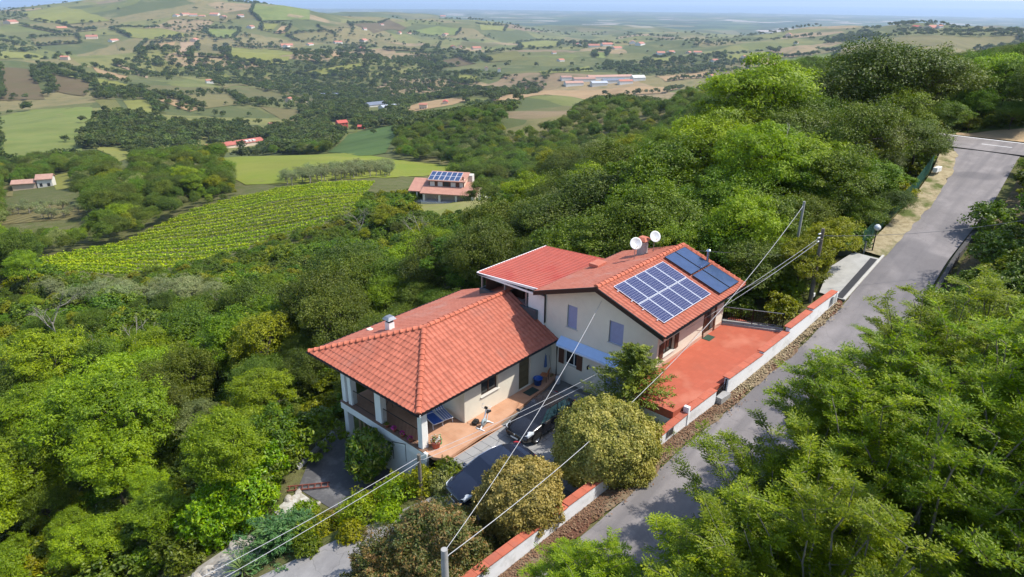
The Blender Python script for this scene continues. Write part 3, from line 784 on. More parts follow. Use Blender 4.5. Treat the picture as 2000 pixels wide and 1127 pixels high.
# --- chimneys
ch = vpart(BV(MB(), 3.62, 4.02, -7.05, -6.65, 3.2, 3.98, 0.01), 'chimney', PLASTER_W)
mb = MB(); BX(mb, 3.66, 3.98, -7.01, -6.69, 3.981, 4.16)
vpart(mb, 'chimney_vent', DARKMETAL, ch)
mb = MB(); mb.hull([(3.52, 6.55, 4.16), (4.12, 6.55, 4.16), (4.12, 7.15, 4.16), (3.52, 7.15, 4.16)], [(3.64, 6.67, 4.34), (4.0, 6.67, 4.34), (4.0, 7.03, 4.34), (3.64, 7.03, 4.34)])
vpart(mb, 'chimney_cap', GREYMETAL, ch)
fl = vpart(MB().tube([(19.55, -5.0, 6.2), (19.55, -5.0, 7.15)], 0.085, 12), 'flue', STEEL)
vpart(MB().lathe([(0.0, 0.16), (0.06, 0.14), (0.17, 0.05), (0.17, 0.02), (0.09, 0.0)], (19.55, -5.0, 7.15), 14), 'flue_cap', STEEL, fl)
bc = vpart(BV(MB(), 17.9, 18.4, 0.9, 1.4, 6.2, 7.25, 0.01), 'chimney', CONCRETE)
mb = MB(); mb.hull([(17.75, -1.55, 7.36), (18.55, -1.55, 7.36), (18.55, -0.75, 7.36), (17.75, -0.75, 7.36)], [(17.95, -1.35, 7.55), (18.35, -1.35, 7.55), (18.35, -0.95, 7.55), (17.95, -0.95, 7.55)])
BX(mb, 17.93, 18.37, 0.93, 1.37, 7.251, 7.359)
vpart(mb, 'chimney_cap', TERRA_P, bc)
# skylight hatch on the far slope
mb = MB(); mb.bevbox(15.2, 16.2, 0.2, 0.9, 5.8, 6.05, 0.02)
vpart(mb, 'roof_hatch', TERRA_P)
mb = MB(); mb.tube([(19.4, -5.05, 6.3), (19.3, -6.2, 5.98), (18.2, -6.4, 5.95)], 0.02, 6)
vpart(mb, 'pipe', DARKMETAL)

# ------------------------------------------------------------------ solar panels on the roof
PVB = NB('photovoltaic_cells')
tcn = PVB.N.new('ShaderNodeTexCoord')
def cellgrid(B, vec, nx, ny, w, h):
    bk = B.N.new('ShaderNodeTexBrick'); bk.offset = 0.0
    for k, q in (('Scale', 1.0), ('Mortar Size', 0.006), ('Brick Width', w / nx), ('Row Height', h / ny), ('Mortar Smooth', 0.1)): bk.inputs[k].default_value = q
    bk.inputs['Color1'].default_value = (0.020, 0.025, 0.080, 1); bk.inputs['Color2'].default_value = (0.026, 0.031, 0.096, 1); bk.inputs['Mortar'].default_value = (0.30, 0.31, 0.40, 1)
    B.L.new(vec, bk.inputs['Vector']); return bk.outputs['Color']
PVM = PVB.done(cellgrid(PVB, tcn.outputs['Object'], 6, 10, 0.96, 1.6), 0.22, 0.3)
ALU = mat('aluminium_frame', (0.72, 0.73, 0.76), 0.35, metal=0.4)
COLLECT = mat('collector_glass', (0.04, 0.068, 0.15), 0.12, spec=0.6, var=0.25, scale=1.5)
BLACKF = mat('black_frame', (0.015, 0.016, 0.02), 0.4, metal=0.4)
slope_rm = Matrix(((1, 0, 0), (0, cB, -sB), (0, sB, cB))).to_4x4()
def on_slope(s_, t_, h_):
    v = Matrix(((1, 0, 0), (0, cB, -sB), (0, sB, cB))) @ Vector((s_, t_, h_))
    return Vector((10.3, -7.45, E0)) + v
def panel_meshes(w, h, fm, cm, name):
    f = MB(); f.box(0, w, 0, 0.028, -0.04, 0.0); f.box(0, w, h - 0.028, h, -0.04, 0.0); f.box(0, 0.028, 0.028, h - 0.028, -0.04, 0); f.box(w - 0.028, w, 0.028, h - 0.028, -0.04, 0)
    fmsh = f.mesh('frame'); fmsh.materials.append(fm)
    c = MB(); c.box(0.028, w - 0.028, 0.028, h - 0.028, -0.035, -0.006); cme = c.mesh(name); cme.materials.append(cm)
    return fmsh, cme
fm_, cm_ = panel_meshes(1.03, 1.72, ALU, PVM, 'cell_sheet')
ordn = ['first', 'second', 'third', 'fourth', 'fifth']
for row in range(2):
    for k in range(5):
        t0 = 0.62 + (1 - row) * 0.0 + row * 1.755
        s0 = 0.85 + 0.03 * row + k * 1.055
        e = empty('photovoltaic_module', on_slope(s0, t0, 0.17), 0, '%s solar panel from the near gable in the %s row of blue cells' % (ordn[k], ('lower', 'upper')[row]), 'solar panel', 'photovoltaic panels on the upper roof')
        e.rotation_euler = slope_rm.to_euler()
        link('frame', fm_, None, e); link('cell_sheet', cm_, None, e)
        if k in (0, 4):
            mb = MB(); mb.box(-0.12 if k == 0 else 1.03, 0.0 if k == 0 else 1.15, 0.35, 0.40, -0.09, -0.045); mb.box(-0.12 if k == 0 else 1.03, 0.0 if k == 0 else 1.15, 1.32, 1.37, -0.09, -0.045)
            mb.build('mount', ALU, e)
fm2, cm2 = panel_meshes(1.22, 1.98, BLACKF, COLLECT, 'glass')
for row in range(2):
    for k in range(2):
        e = empty('solar_collector', on_slope(6.68 + k * 1.27, 0.30 + row * 2.06, 0.19), 0, '%s dark blue thermal collector nearer the %s' % (('lower', 'upper')[row], ('cell panels', 'steel flue')[k]), 'solar collector', 'thermal collectors on the upper roof')
        e.rotation_euler = slope_rm.to_euler()
        link('frame', fm2, None, e); link('glass', cm2, None, e)

# satellite dishes
def dish(x, y, z, az, el, d, label):
    e = empty('satellite_dish', (x, y, z - 1.0), 0, label, 'satellite dish', 'satellite dishes behind the roof ridge')
    mb = MB(); prof = [(0.0, 0.0), (0.15, 0.008), (0.3, 0.03), (0.42, 0.065), (0.5, 0.10), (0.5, 0.11), (0.4, 0.07), (0.0, 0.012)]
    mb.lathe([(r_ * d, z_ * d * 1.3) for r_, z_ in prof], (0, 0, 0), 24)
    o = mb.build('reflector', mat('dish_white', (0.70, 0.70, 0.68), 0.5, var=0.08, scale=2, stain=(0.5, 0.42, 0.33), sscale=1.5), e)
    dirv = Vector((math.cos(az) * math.cos(el), math.sin(az) * math.cos(el), math.sin(el)))
    o.location = (0, 0, 1.0); o.rotation_euler = dirv.to_track_quat('Z', 'Y').to_euler()
    mb = MB(); mb.tube([(0, 0, -0.3), (0, 0, 1.0)], 0.022, 8); mb.tube([(0, 0, 0.98), dirv * 0.0 + Vector((-0.05 * math.cos(az), -0.05 * math.sin(az), 1.0))], 0.03, 6)
    mb.build('mast', GREYMETAL, e)
    tip = Vector((0, 0, 1.0)) + dirv * (0.6 * d) + Vector((0, 0, -0.28 * d))
    mb = MB(); mb.tube([Vector((0, 0, 1.0 - 0.47 * d)), tip], 0.012, 6); mb.build('arm', GREYMETAL, e)
    mb = MB(); mb.tube([tip - dirv * 0.06, tip + dirv * 0.05], 0.035, 8); mb.build('receiver', WHITEPAINT, e)
dish(16.9, -1.35, 7.45, R(-128), R(26), 0.78, 'larger rust-specked satellite dish left of the chimney cap')
dish(18.5, -1.75, 7.6, R(-122), R(28), 0.73, 'clean white satellite dish right of the chimney cap')
# ------------------------------------------------------------------ terrace, road, walls, paving
def BP(a, b, z): return (a, -b, z)
RTB = NB('red_terrace_tiles')
bt = RTB.N.new('ShaderNodeTexBrick'); bt.offset = 0.0
for k, q in (('Scale', 1.0), ('Mortar Size', 0.006), ('Brick Width', 0.30), ('Row Height', 0.30), ('Mortar Smooth', 0.4)): bt.inputs[k].default_value = q
bt.inputs['Color1'].default_value = (0.41, 0.10, 0.056, 1); bt.inputs['Color2'].default_value = (0.37, 0.088, 0.048, 1); bt.inputs['Mortar'].default_value = (0.30, 0.09, 0.055, 1)
RTB.L.new(RTB.P, bt.inputs['Vector'])
c_ = RTB.mix(bt.outputs['Color'], (0.34, 0.09, 0.052), RTB.rng(RTB.noise(0.9, 6, 0.65), 0.45, 0.72))
c_ = RTB.mix(c_, (0.46, 0.16, 0.10), RTB.rng(RTB.noise(0.5, 5), 0.55, 0.75))
REDTILE = RTB.done(c_, 0.75, 0.25)
terr = empty('terrace', (14, -8, 2.9)); terr['kind'] = 'structure'
inner = [(x, -(wall_b(x) - 0.32)) for x in (20.5, 17.0, 13.0, 8.2)]
part(MB().prism([(8.2, -6.6), (11.098, -6.6), (19.0, -6.6), (20.5, -6.65)] + inner, 2.45, 2.9), 'paving', REDTILE, terr)
part(MB().prism([(8.18, -6.58), (8.35, -6.58), (8.35, -9.4), (8.18, -9.4)], -0.4, 2.44), 'retaining_wall', PLASTER_W, terr)
part(MB().prism([(8.36, -6.55), (11.05, -6.47), (11.05, -6.60), (8.36, -6.70)], -0.4, 2.44), 'retaining_wall', PLASTER_W, terr)
mb = MB(); mb.prism([(19.0, -6.62), (20.55, -9.95), (20.75, -9.9), (19.2, -6.5)], 2.2, 3.12)
part(mb, 'kerb', CONCRETE, terr)
mb = MB(); mb.prism([(18.85, -6.55), (20.4, -9.95), (20.55, -9.95), (19.0, -6.55)], 2.9, 3.03)
part(mb, 'kerb', CONCRETE, terr)
mt = part(BV(MB(), 16.35, 17.1, 6.75, 7.25, 2.904, 2.925, 0.008), 'door_mat', mat('green_door_mat', (0.035, 0.075, 0.05), 0.95, var=0.3, scale=20, bump=0.4), terr)
mt.parent = None; mt.matrix_parent_inverse = Matrix(); tag(mt, 'dark green door mat on the red tiled terrace', 'door mat')
# metal fence at the terrace end
fe = empty('iron_fence', BP(19.8, 8.3, 3.1), 0, 'black iron bar fence closing the far end of the red terrace', 'fence')
p, q = Vector(BP(19.1, 6.65, 3.12)), Vector(BP(20.65, 9.85, 3.12)); L_ = (q - p).length; d = (q - p) / L_
for h in (0.10, 0.92): part(MB().tube([p + Vector((0, 0, h)), q + Vector((0, 0, h))], 0.03, 6), 'rail', mat('weathered_iron', (0.16, 0.165, 0.17), .6, metal=.3), fe)
for i in range(32): part(MB().tube([p + d * (L_ * i / 31) + Vector((0, 0, 0.0 if i % 15.5 == 0 else 0.1)), p + d * (L_ * i / 31) + Vector((0, 0, 0.92))], 0.016, 5), 'bar', DARKMETAL, fe)
for i in (0, 0.5, 1): part(MB().tube([p + d * (L_ * i), p + d * (L_ * i) + Vector((0, 0, 1.0))], 0.03, 6), 'post', DARKMETAL, fe)

# garden wall with stepped coping
COPING = mat('orange_wall_coping', (0.46, 0.12, 0.065), 0.75, var=0.2, scale=3, stain=(0.30, 0.10, 0.07), sscale=1.2, rand=0.08)
WALLW = mat('white_wall_paint', (0.80, 0.81, 0.83), 0.85, var=0.06, scale=1.2, stain=(0.50, 0.50, 0.48), sscale=0.7, bump=0.2, bscale=50)
gw = empty('garden_wall', BP(8, 9.7, 1.7), 0, 'long white garden wall with stepped orange coping along the road', 'wall')
segs = [(-12.0, -8.2, 0.18, 0.62), (-8.2, -4.3, 0.62, 1.05), (-4.3, 0.6, 1.05, 1.55), (0.6, 6.5, 1.6, 2.15), (6.5, 8.95, 2.2, 2.62), (9.1, 11.38, 2.72, 2.98), (12.42, 15.7, 3.27, 3.55), (15.7, 18.4, 3.68, 4.02), (18.4, 20.9, 4.27, 4.58), (20.9, 23.9, 4.72, 5.02)]
TH = 0.22
for a0, a1, z0, z1 in segs:
    def pt(a, off, z): return BP(a, wall_b(a) + off, z)
    zb0, zb1 = min(float(road_z(a0)) - 0.5, z0 - 0.7), min(float(road_z(a1)) - 0.5, z1 - 0.7)
    mb = MB(); mb.hull([pt(a0, -TH, zb0), pt(a1, -TH, zb1), pt(a1, 0, zb1), pt(a0, 0, zb0)][::-1], [pt(a0, -TH, z0), pt(a1, -TH, z1), pt(a1, 0, z1), pt(a0, 0, z0)][::-1])
    part(mb, 'wall_segment', WALLW, gw)
    k = max(1, int(round((a1 - a0) / 0.62)))
    for i in range(k):
        x0, x1 = a0 + (a1 - a0) * i / k + 0.006, a0 + (a1 - a0) * (i + 1) / k - 0.006
        y0, y1 = z0 + (z1 - z0) * i / k + 0.004, z0 + (z1 - z0) * (i + 1) / k + 0.004
        j = random.uniform(0, 0.006)
        mb = MB(); mb.hull([pt(x0, -TH - 0.13, y0), pt(x1, -TH - 0.13, y1), pt(x1, 0.045, y1), pt(x0, 0.045, y0)][::-1], [pt(x0, -TH - 0.13, y0 + 0.05 + j), pt(x1, -TH - 0.13, y1 + 0.05 + j), pt(x1, 0.045, y1 + 0.035 + j), pt(x0, 0.045, y0 + 0.035 + j)][::-1])
        part(mb, 'coping_tile', COPING, gw)
for a0, z0, z1 in ((9.02, 1.2, 2.98), (23.98, 3.6, 4.98)):
    b_ = wall_b(a0)
    part(BV(MB(), a0 - 0.1, a0 + 0.1, b_ - 0.26, b_ + 0.03, z0, z1, 0.01), 'pilaster', WALLW, gw)
mb = MB(); BX(mb, 7.35, 7.85, wall_b(7.6) + 0.035, wall_b(7.6) + 0.05, 2.0, 2.42)
vg = part(mb, 'vent_plate', GREYMETAL, gw)
for k in range(6): part(BX(MB(), 7.40, 7.80, wall_b(7.6) + 0.05, wall_b(7.6) + 0.062, 2.04 + k * 0.06, 2.07 + k * 0.06), 'slat', DARKMETAL, vg)
mtb = part(BX(MB(), 23.2, 23.7, wall_b(23.5) + 0.03, wall_b(23.5) + 0.1, 4.45, 4.9), 'meter_box', mat('grey_plastic_box', (0.42, 0.44, 0.42), 0.5), gw)
# pedestrian gate
ga = empty('garden_gate', BP(11.9, 10.1, 2.2), 0, 'small dark metal gate in the gap of the white wall', 'gate')
for a_ in (11.43, 12.37):
    b_ = wall_b(a_) - 0.1
    part(BX(MB(), a_ - 0.035, a_ + 0.035, b_ - 0.035, b_ + 0.035, 1.8, 3.25 if a_ > 12 else 3.0), 'gate_post', DARKMETAL, ga)
b_ = wall_b(11.9) - 0.1
mb = MB(); BX(mb, 11.48, 12.32, b_ - 0.02, b_ + 0.02, 2.12, 2.17); BX(mb, 11.48, 12.32, b_ - 0.02, b_ + 0.02, 2.88, 2.93)
fr = part(mb, 'gate_frame', DARKMETAL, ga)
for k in range(11): part(BX(MB(), 11.50 + k * 0.078, 11.525 + k * 0.078, b_ - 0.012, b_ + 0.012, 2.171, 2.879), 'bar', DARKMETAL, ga)
part(MB().prism([(11.48, -9.85), (12.34, -9.95), (12.34, -10.55), (11.48, -10.45)], 1.9, 2.55), 'step', CONCRETE, ga)

# the road
AS = NB('asphalt')
cA = AS.mix((0.205, 0.186, 0.180), (0.255, 0.232, 0.224), AS.rng(AS.noise(0.6, 6, 0.65), 0.4, 0.65))
cA = AS.mix(cA, (0.15, 0.138, 0.135), AS.rng(AS.noise(0.16, 7, 0.7), 0.52, 0.7, 0, 0.8))
cA = AS.mix(cA, (0.30, 0.28, 0.265), AS.rng(AS.noise(14, 3, 0.6), 0.55, 0.8, 0, 0.5))
vor = AS.N.new('ShaderNodeTexVoronoi'); vor.feature = 'DISTANCE_TO_EDGE'; vor.inputs['Scale'].default_value = 0.42
wv = AS.N.new('ShaderNodeVectorMath'); wv.operation = 'MULTIPLY_ADD'; nn_ = AS.N.new('ShaderNodeTexNoise'); nn_.inputs['Scale'].default_value = 1.4; nn_.inputs['Detail'].default_value = 4
AS.L.new(AS.P, nn_.inputs['Vector']); AS.L.new(nn_.outputs['Color'], wv.inputs[0]); wv.inputs[1].default_value = (0.9, 0.9, 0.3); AS.L.new(AS.P, wv.inputs[2]); AS.L.new(wv.outputs[0], vor.inputs['Vector'])
cA = AS.mix(cA, (0.05, 0.046, 0.044), AS.rng(vor.outputs['Distance'], 0.008, 0.0, 0, 0.25))
mpA = AS.N.new('ShaderNodeMapping'); mpA.inputs['Scale'].default_value = (0.05, 1.3, 1.0); mpA.inputs['Rotation'].default_value = (0, 0, R(6)); AS.L.new(AS.P, mpA.inputs[0])
cA = AS.mix(cA, (0.145, 0.135, 0.135), AS.rng(AS.noise(1.0, 4, .5, mpA.outputs[0]), 0.45, 0.7, 0, .7))
cA = AS.mix(cA, (0.10, 0.095, 0.10), AS.rng(AS.noise(0.09, 2, .4), 0.60, 0.62, 0, .45))
ASPHALT = AS.done(cA, 0.92, 0.2, AS.noise(60, 3), 0.25, 0.01)
def ribbon(name, rows, material, kind='structure'):
    """rows: list of lists of (x, y, z); quads between"""
    n_ = len(rows[0]); mb = MB()
    mb.add([p for r_ in rows for p in r_], [(i * n_ + j + 1, i * n_ + j, (i + 1) * n_ + j, (i + 1) * n_ + j + 1) for i in range(len(rows) - 1) for j in range(n_ - 1)], True)
    o = mb.build(name, material)
    if kind: o['kind'] = kind
    return o
rows = []
for x in np.arange(-58, 62.1, 0.5):
    l, r_ = float(road_l(x)), float(road_r(x)); z = float(road_z(x))
    wig = 0.10 * float(fbm(np.array([x * 0.7]), np.array([1.5]), 5, 3)[0])
    rows.append([BP(x, l + wig + (r_ - l - wig) * t, z + 0.02 - 0.05 * (2 * t - 1) ** 2) for t in (0, .2, .4, .6, .8, 1)])
ribbon('road', rows, ASPHALT)
# cross road at the top with white lines
rows = []
for b_ in np.arange(6, 34, 0.8):
    xc = 62.5 + 0.012 * (b_ - 14) ** 2 * 0.35
    rows.append([BP(x, b_, 8.66 + (x - 60) * 0.02 + 0.01) for x in (xc - 3.2, xc, xc + 3.2)])
ribbon('cross_road', rows, ASPHALT)
PAINT = mat('road_paint', (0.72, 0.72, 0.70), 0.7, var=0.15, scale=6)
def line_on_cross(off, b0, b1, w=0.07):
    rows = []
    for b_ in np.arange(b0, b1 + 0.01, 0.5):
        xc = 62.5 + 0.012 * (b_ - 14) ** 2 * 0.35 + off
        rows.append([BP(x, b_, 8.66 + (x - 60) * 0.02 + 0.018) for x in (xc - w, xc + w)])
    return ribbon('road_line', rows, PAINT)
line_on_cross(2.9, 6, 24, 0.13); line_on_cross(0.0, 12.0, 14.5, 0.09)
# verges
DRY = NB('dry_leaf_verge')
cD = DRY.mix((0.25, 0.195, 0.125), (0.13, 0.088, 0.055), DRY.rng(DRY.noise(3.5, 6, 0.7), 0.4, 0.62))
cD = DRY.mix(cD, (0.13, 0.062, 0.040), DRY.rng(DRY.noise(0.35, 4), 0.46, 0.6))
cD = DRY.mix(cD, (0.12, 0.12, 0.045), DRY.rng(DRY.noise(0.8, 5), 0.58, 0.72))
VERGE = DRY.done(cD, 0.95, 0.1, DRY.noise(22, 5, 0.7), 0.9, 0.05)
rows = []
for x in np.arange(-30, 24.6, 0.4):
    w0, l = float(wall_b(x)), float(road_l(x)); z = float(road_z(x)); e = 0.22 * float(fbm(np.array([x * 1.3]), np.array([7.5]), 8, 3)[0])
    rows.append([BP(x, w0 + (l - 0.05 + e * 1.6 - w0) * t, z + 0.05 - 0.055 * t ** 2 + 0.02 * random.random() * (t < 1) + 0.02 * (t < 1)) for t in (0, .25, .5, .75, 1)])
ribbon('verge', rows, VERGE)
def litter(name, n, fx, fb, label, cols, size, seed):
    rng = np.random.default_rng(seed); xx = fx(rng, n); bb = fb(rng, xx); zz = np.array(road_z(xx)) + .075 + rng.uniform(0, .05, n)
    P = np.stack([xx, -bb, zz], 1); k_ = n
    V = []; ang_ = rng.uniform(0, 6.28, n); tl = rng.uniform(-.5, .5, (n, 2)); ln = rng.uniform(.6, 1.4, n) * size
    ax = np.stack([np.cos(ang_), np.sin(ang_), tl[:, 0]], 1) * ln[:, None] * .5; sd_ = np.stack([-np.sin(ang_), np.cos(ang_), tl[:, 1]], 1) * ln[:, None] * .3
    V = np.stack([P - ax, P + sd_, P + ax, P - sd_], 1).reshape(-1, 3)
    me = arr_mesh(name, V, np.arange(4 * n).reshape(n, 4)); me.materials.append(cols); o = link(name, me); tag(o, label, 'leaves', None, 'stuff'); return o
litter('leaf_litter', 3600, lambda r_, n: r_.uniform(-4, 13, n), lambda r_, x: np.array(wall_b(x)) + np.abs(r_.normal(0, .38, len(x))) + .03, 'brown fallen leaves along the foot of the white wall', mat('dead_leaf', (0.15, 0.075, 0.045), .9, col2=(0.24, 0.15, 0.085), scale=9, vec='Object'), .10, 3)
litter('dry_tufts', 1300, lambda r_, n: r_.uniform(12, 24, n), lambda r_, x: np.array(wall_b(x)) + np.abs(r_.normal(0, .28, len(x))) + .03, 'pale dry grass along the foot of the white wall', mat('straw', (0.38, 0.31, 0.19), .9, col2=(0.24, 0.18, 0.10), scale=9, vec='Object'), .12, 4)
VG2 = NB('dry_grass_verge')
cD = VG2.mix((0.38, 0.32, 0.20), (0.26, 0.21, 0.12), VG2.rng(VG2.noise(2.5, 6, 0.7), 0.4, 0.62)); cD = VG2.mix(cD, (0.10, 0.12, 0.035), VG2.rng(VG2.noise(0.5, 5), 0.52, 0.66))
DRYGRASS = VG2.done(cD, 0.95, 0.1, VG2.noise(18, 5, 0.7), 0.9, 0.06)
rows = []
for x in np.arange(31.5, 58.5, 0.5):
    l = float(road_l(x)); z = float(road_z(x)); e = 0.3 * float(fbm(np.array([x * 0.9]), np.array([3.5]), 8, 3)[0])
    rows.append([BP(x, l - 1.35 + (1.45 + e) * t, z + 0.04 - 0.03 * t + 0.1 * (1 - t)) for t in (0, .25, .5, .75, 1)])
ribbon('verge', rows, DRYGRASS)
# concrete apron with its tarred strip, in front of the side gate
APR = mat('pale_concrete_apron', (0.40, 0.39, 0.36), 0.92, var=0.18, scale=1.6, stain=(0.30, 0.29, 0.27), sscale=0.8, bump=0.3, bscale=40)
mb = MB()
def rz(x, o_): return float(road_z(x)) + o_
mb.add([BP(24.6, 11.9, rz(24.6, .05)), BP(31.0, 12.1, rz(31, .05)), BP(31.3, 10.3, rz(31, .02)), BP(28.5, 9.7, rz(28.5, -.1)), BP(24.8, 10.4, rz(24.8, 0.0))], [(0, 1, 2, 3, 4)])
ap = mb.build('apron', APR); ap['kind'] = 'structure'
mb = MB(); mb.add([BP(24.7, 11.45, rz(24.7, .062)), BP(30.8, 11.55, rz(30.8, .062)), BP(30.8, 11.98, rz(30.8, .062)), BP(24.7, 11.85, rz(24.7, .062))], [(3, 2, 1, 0)])
o = mb.build('tar_strip', mat('fresh_tar', (0.032, 0.032, 0.036), 0.8, var=0.2, scale=4)); o['kind'] = 'structure'
mb = MB(); mb.hull([BP(24.6, 11.9, rz(24.6, 0)), BP(31.6, 12.05, rz(31.6, 0)), BP(31.6, 12.2, rz(31.6, 0)), BP(24.6, 12.05, rz(24.6, 0))], [BP(24.6, 11.9, rz(24.6, .09)), BP(31.6, 12.05, rz(31.6, .09)), BP(31.6, 12.2, rz(31.6, .09)), BP(24.6, 12.05, rz(24.6, .09))])
o = mb.build('kerb', mat('pale_kerb', (0.50, 0.48, 0.43), 0.9, var=0.2, scale=3)); o['kind'] = 'structure'
# drainage ditch wall on the far side of the road
dw = empty('retaining_kerb', BP(33, 16, 5.6), 0, 'low dark concrete retaining wall along the right road edge', 'wall')
DARKCON = mat('dark_weathered_concrete', (0.085, 0.08, 0.075), 0.95, var=0.3, scale=2, bump=0.3)
for k, x in enumerate(np.arange(27.5, 43.4, 1.6)):
    x1 = x + 1.58
    mb = MB(); mb.hull([BP(x, road_r(x) + .25, rz(x, -.4)), BP(x1, road_r(x1) + .25, rz(x1, -.4)), BP(x1, road_r(x1) + .5, rz(x1, -.4)), BP(x, road_r(x) + .5, rz(x, -.4))], [BP(x, road_r(x) + .25, rz(x, .45)), BP(x1, road_r(x1) + .25, rz(x1, .45)), BP(x1, road_r(x1) + .5, rz(x1, .45)), BP(x, road_r(x) + .5, rz(x, .45))])
    part(mb, 'wall_block', DARKCON, dw)

BANK = NB('dry_bank')
cD = BANK.mix((0.15, 0.115, 0.065), (0.095, 0.085, 0.04), BANK.rng(BANK.noise(1.2, 6, 0.7), 0.4, 0.62)); cD = BANK.mix(cD, (0.34, 0.25, 0.14), BANK.rng(BANK.noise(0.35, 5), 0.56, 0.7)); cD = BANK.mix(cD, (0.06, 0.075, 0.025), BANK.rng(BANK.noise(0.6, 5), 0.5, 0.66))
BANKM = BANK.done(cD, 0.95, 0.1, BANK.noise(9, 5, 0.7), 0.8, 0.08)
drape('bank', [(24, -16.9), (33, -16.5), (44, -16.8), (58, -16.4), (58, -22), (24, -22)], BANKM, 0.06, 0.8)
TANB = field_mat0 = mat('tan_dry_soil', (0.42, 0.29, 0.16), .95, col2=(0.34, 0.25, 0.14), scale=1.0, vec='Object')
drape('dry_bank', [(66.4, -9), (69.5, -8.6), (70.5, -12), (69.0, -16), (66.6, -17.2)], TANB, 0.10, 0.8)
drape('grass_bank', [(69.6, -8), (78, -8), (80, -22), (66.8, -22), (66.7, -17.4), (69.1, -16.1), (70.6, -12)], mat('bright_grass', (0.16, 0.21, 0.045), .95, col2=(0.11, 0.15, 0.03), scale=.8), 0.10, 1.2)

# driveway slabs
DRV = mat('grey_paving_slab', (0.27, 0.265, 0.255), 0.9, var=0.15, scale=1.5, stain=(0.20, 0.195, 0.19), sscale=0.7, bump=0.2, bscale=50, rand=0.10)
drv = empty('driveway', BP(5, 4, -0.3)); drv['kind'] = 'structure'
part(MB().prism([(-0.6, -1.2), (11.05, -0.15), (11.05, -8.3), (-0.6, -7.2)], -0.36, -0.185), 'joint_bed', mat('joint_sand', (0.13, 0.125, 0.11), 0.95), drv)
SLW = 0.62
slab_me = MB().bevbox(0, SLW - 0.012, 0, SLW - 0.012, -0.05, 0.0, 0.008).mesh('slab'); slab_me.materials.append(DRV)
for i in range(19):
    for j in range(11):
        a_, b_ = -0.55 + i * SLW, 0.55 + j * SLW
        if a_ + SLW > 11.03: continue
        if b_ < 1.15 - max(0, (a_ - 4.5)) * 0.10: continue
        if b_ + SLW > 7.1 + a_ * 0.1: continue
        o = bpy.data.objects.new('slab', slab_me); COL.objects.link(o); under(o, drv)
        o.matrix_basis = Matrix.Translation((a_, -b_ - SLW, -0.148 + random.uniform(-.004, .004))) @ Matrix.Rotation(random.gauss(0, .003), 4, 'Z')
# concrete ramp going down to the left
CRK = NB('cracked_concrete')
c_ = CRK.mix((0.22, 0.208, 0.20), (0.29, 0.275, 0.26), CRK.rng(CRK.noise(0.7, 6, 0.65), 0.4, 0.65)); c_ = CRK.mix(c_, (0.12, 0.115, 0.112), CRK.rng(CRK.noise(0.28, 7, 0.7), 0.5, 0.68, 0, 0.8))
vor = CRK.N.new('ShaderNodeTexVoronoi'); vor.feature = 'DISTANCE_TO_EDGE'; vor.inputs['Scale'].default_value = 0.55
wv = CRK.N.new('ShaderNodeVectorMath'); wv.operation = 'MULTIPLY_ADD'; nn_ = CRK.N.new('ShaderNodeTexNoise'); nn_.inputs['Scale'].default_value = 1.4; nn_.inputs['Detail'].default_value = 4
CRK.L.new(CRK.P, nn_.inputs['Vector']); CRK.L.new(nn_.outputs['Color'], wv.inputs[0]); wv.inputs[1].default_value = (0.9, 0.9, 0.3); CRK.L.new(CRK.P, wv.inputs[2]); CRK.L.new(wv.outputs[0], vor.inputs['Vector'])
c_ = CRK.mix(c_, (0.09, 0.085, 0.08), CRK.rng(vor.outputs['Distance'], 0.010, 0.0, 0, 0.55))
CRACK = CRK.done(c_, 0.92, 0.2, CRK.noise(50, 3), 0.25, 0.01)
rows = []
tt = np.linspace(0, 1, 60)
cum = np.concatenate([[0], np.cumsum(np.linalg.norm(np.diff(RP[:, :2], axis=0), axis=1))]); cum /= cum[-1]
cx, cy_, cz = [np.interp(tt, cum, RP[:, k]) for k in range(3)]
for k in range(60):
    d_ = np.array([cx[min(k + 1, 59)] - cx[max(k - 1, 0)], cy_[min(k + 1, 59)] - cy_[max(k - 1, 0)]]); d_ /= np.linalg.norm(d_)
    nrm = np.array([-d_[1], d_[0]])
    rows.append([BP(cx[k] + nrm[0] * o_, cy_[k] + nrm[1] * o_, cz[k] + 0.01) for o_ in (-1.35, -0.7, 0, 0.7, 1.3)][::-1])
ribbon('ramp', [r_[::-1] for r_ in rows], CRACK)
# lower yard: damp asphalt and rail
YARD = mat('damp_asphalt', (0.085, 0.083, 0.085), 0.75, var=0.35, scale=0.9, stain=(0.20, 0.195, 0.19), sscale=0.45, spec=0.4)
o = drape('lower_yard', [(-3.6, 2.9), (0.4, 2.3), (0.4, 8.2), (-0.9, 8.4), (-3.9, 5.6)], YARD, 0.03, 0.5)
rl = empty('yard_rail', BP(-1.5, -7.4, -2.8), 0, 'old grey tubular rail along the lower yard edge', 'railing')
pts = [BP(0.2, -8.3, -2.75), BP(-1.2, -8.0, -2.75), BP(-2.6, -7.2, -2.75)]
for a_, b_ in zip(pts, pts[1:]): part(MB().tube([Vector(a_) + Vector((0, 0, .9)), Vector(b_) + Vector((0, 0, .9))], 0.03, 6), 'rail', GREYMETAL, rl)
for p_ in pts: part(MB().tube([p_, Vector(p_) + Vector((0, 0, .93))], 0.03, 6), 'post', GREYMETAL, rl)
part(MB().hull([BP(0.3, -8.5, -3), BP(0.3, -8.25, -3), BP(-3.0, -6.95, -3), BP(-3.0, -7.2, -3)], [BP(0.3, -8.5, -2.6), BP(0.3, -8.25, -2.6), BP(-3.0, -6.95, -2.6), BP(-3.0, -7.2, -2.6)]), 'kerb', CONCRETE, rl)
rl = empty('stair_rail', BP(-0.3, -2.0, -1.2), 0, 'thin black stair rail in front of the white lower wall', 'railing')
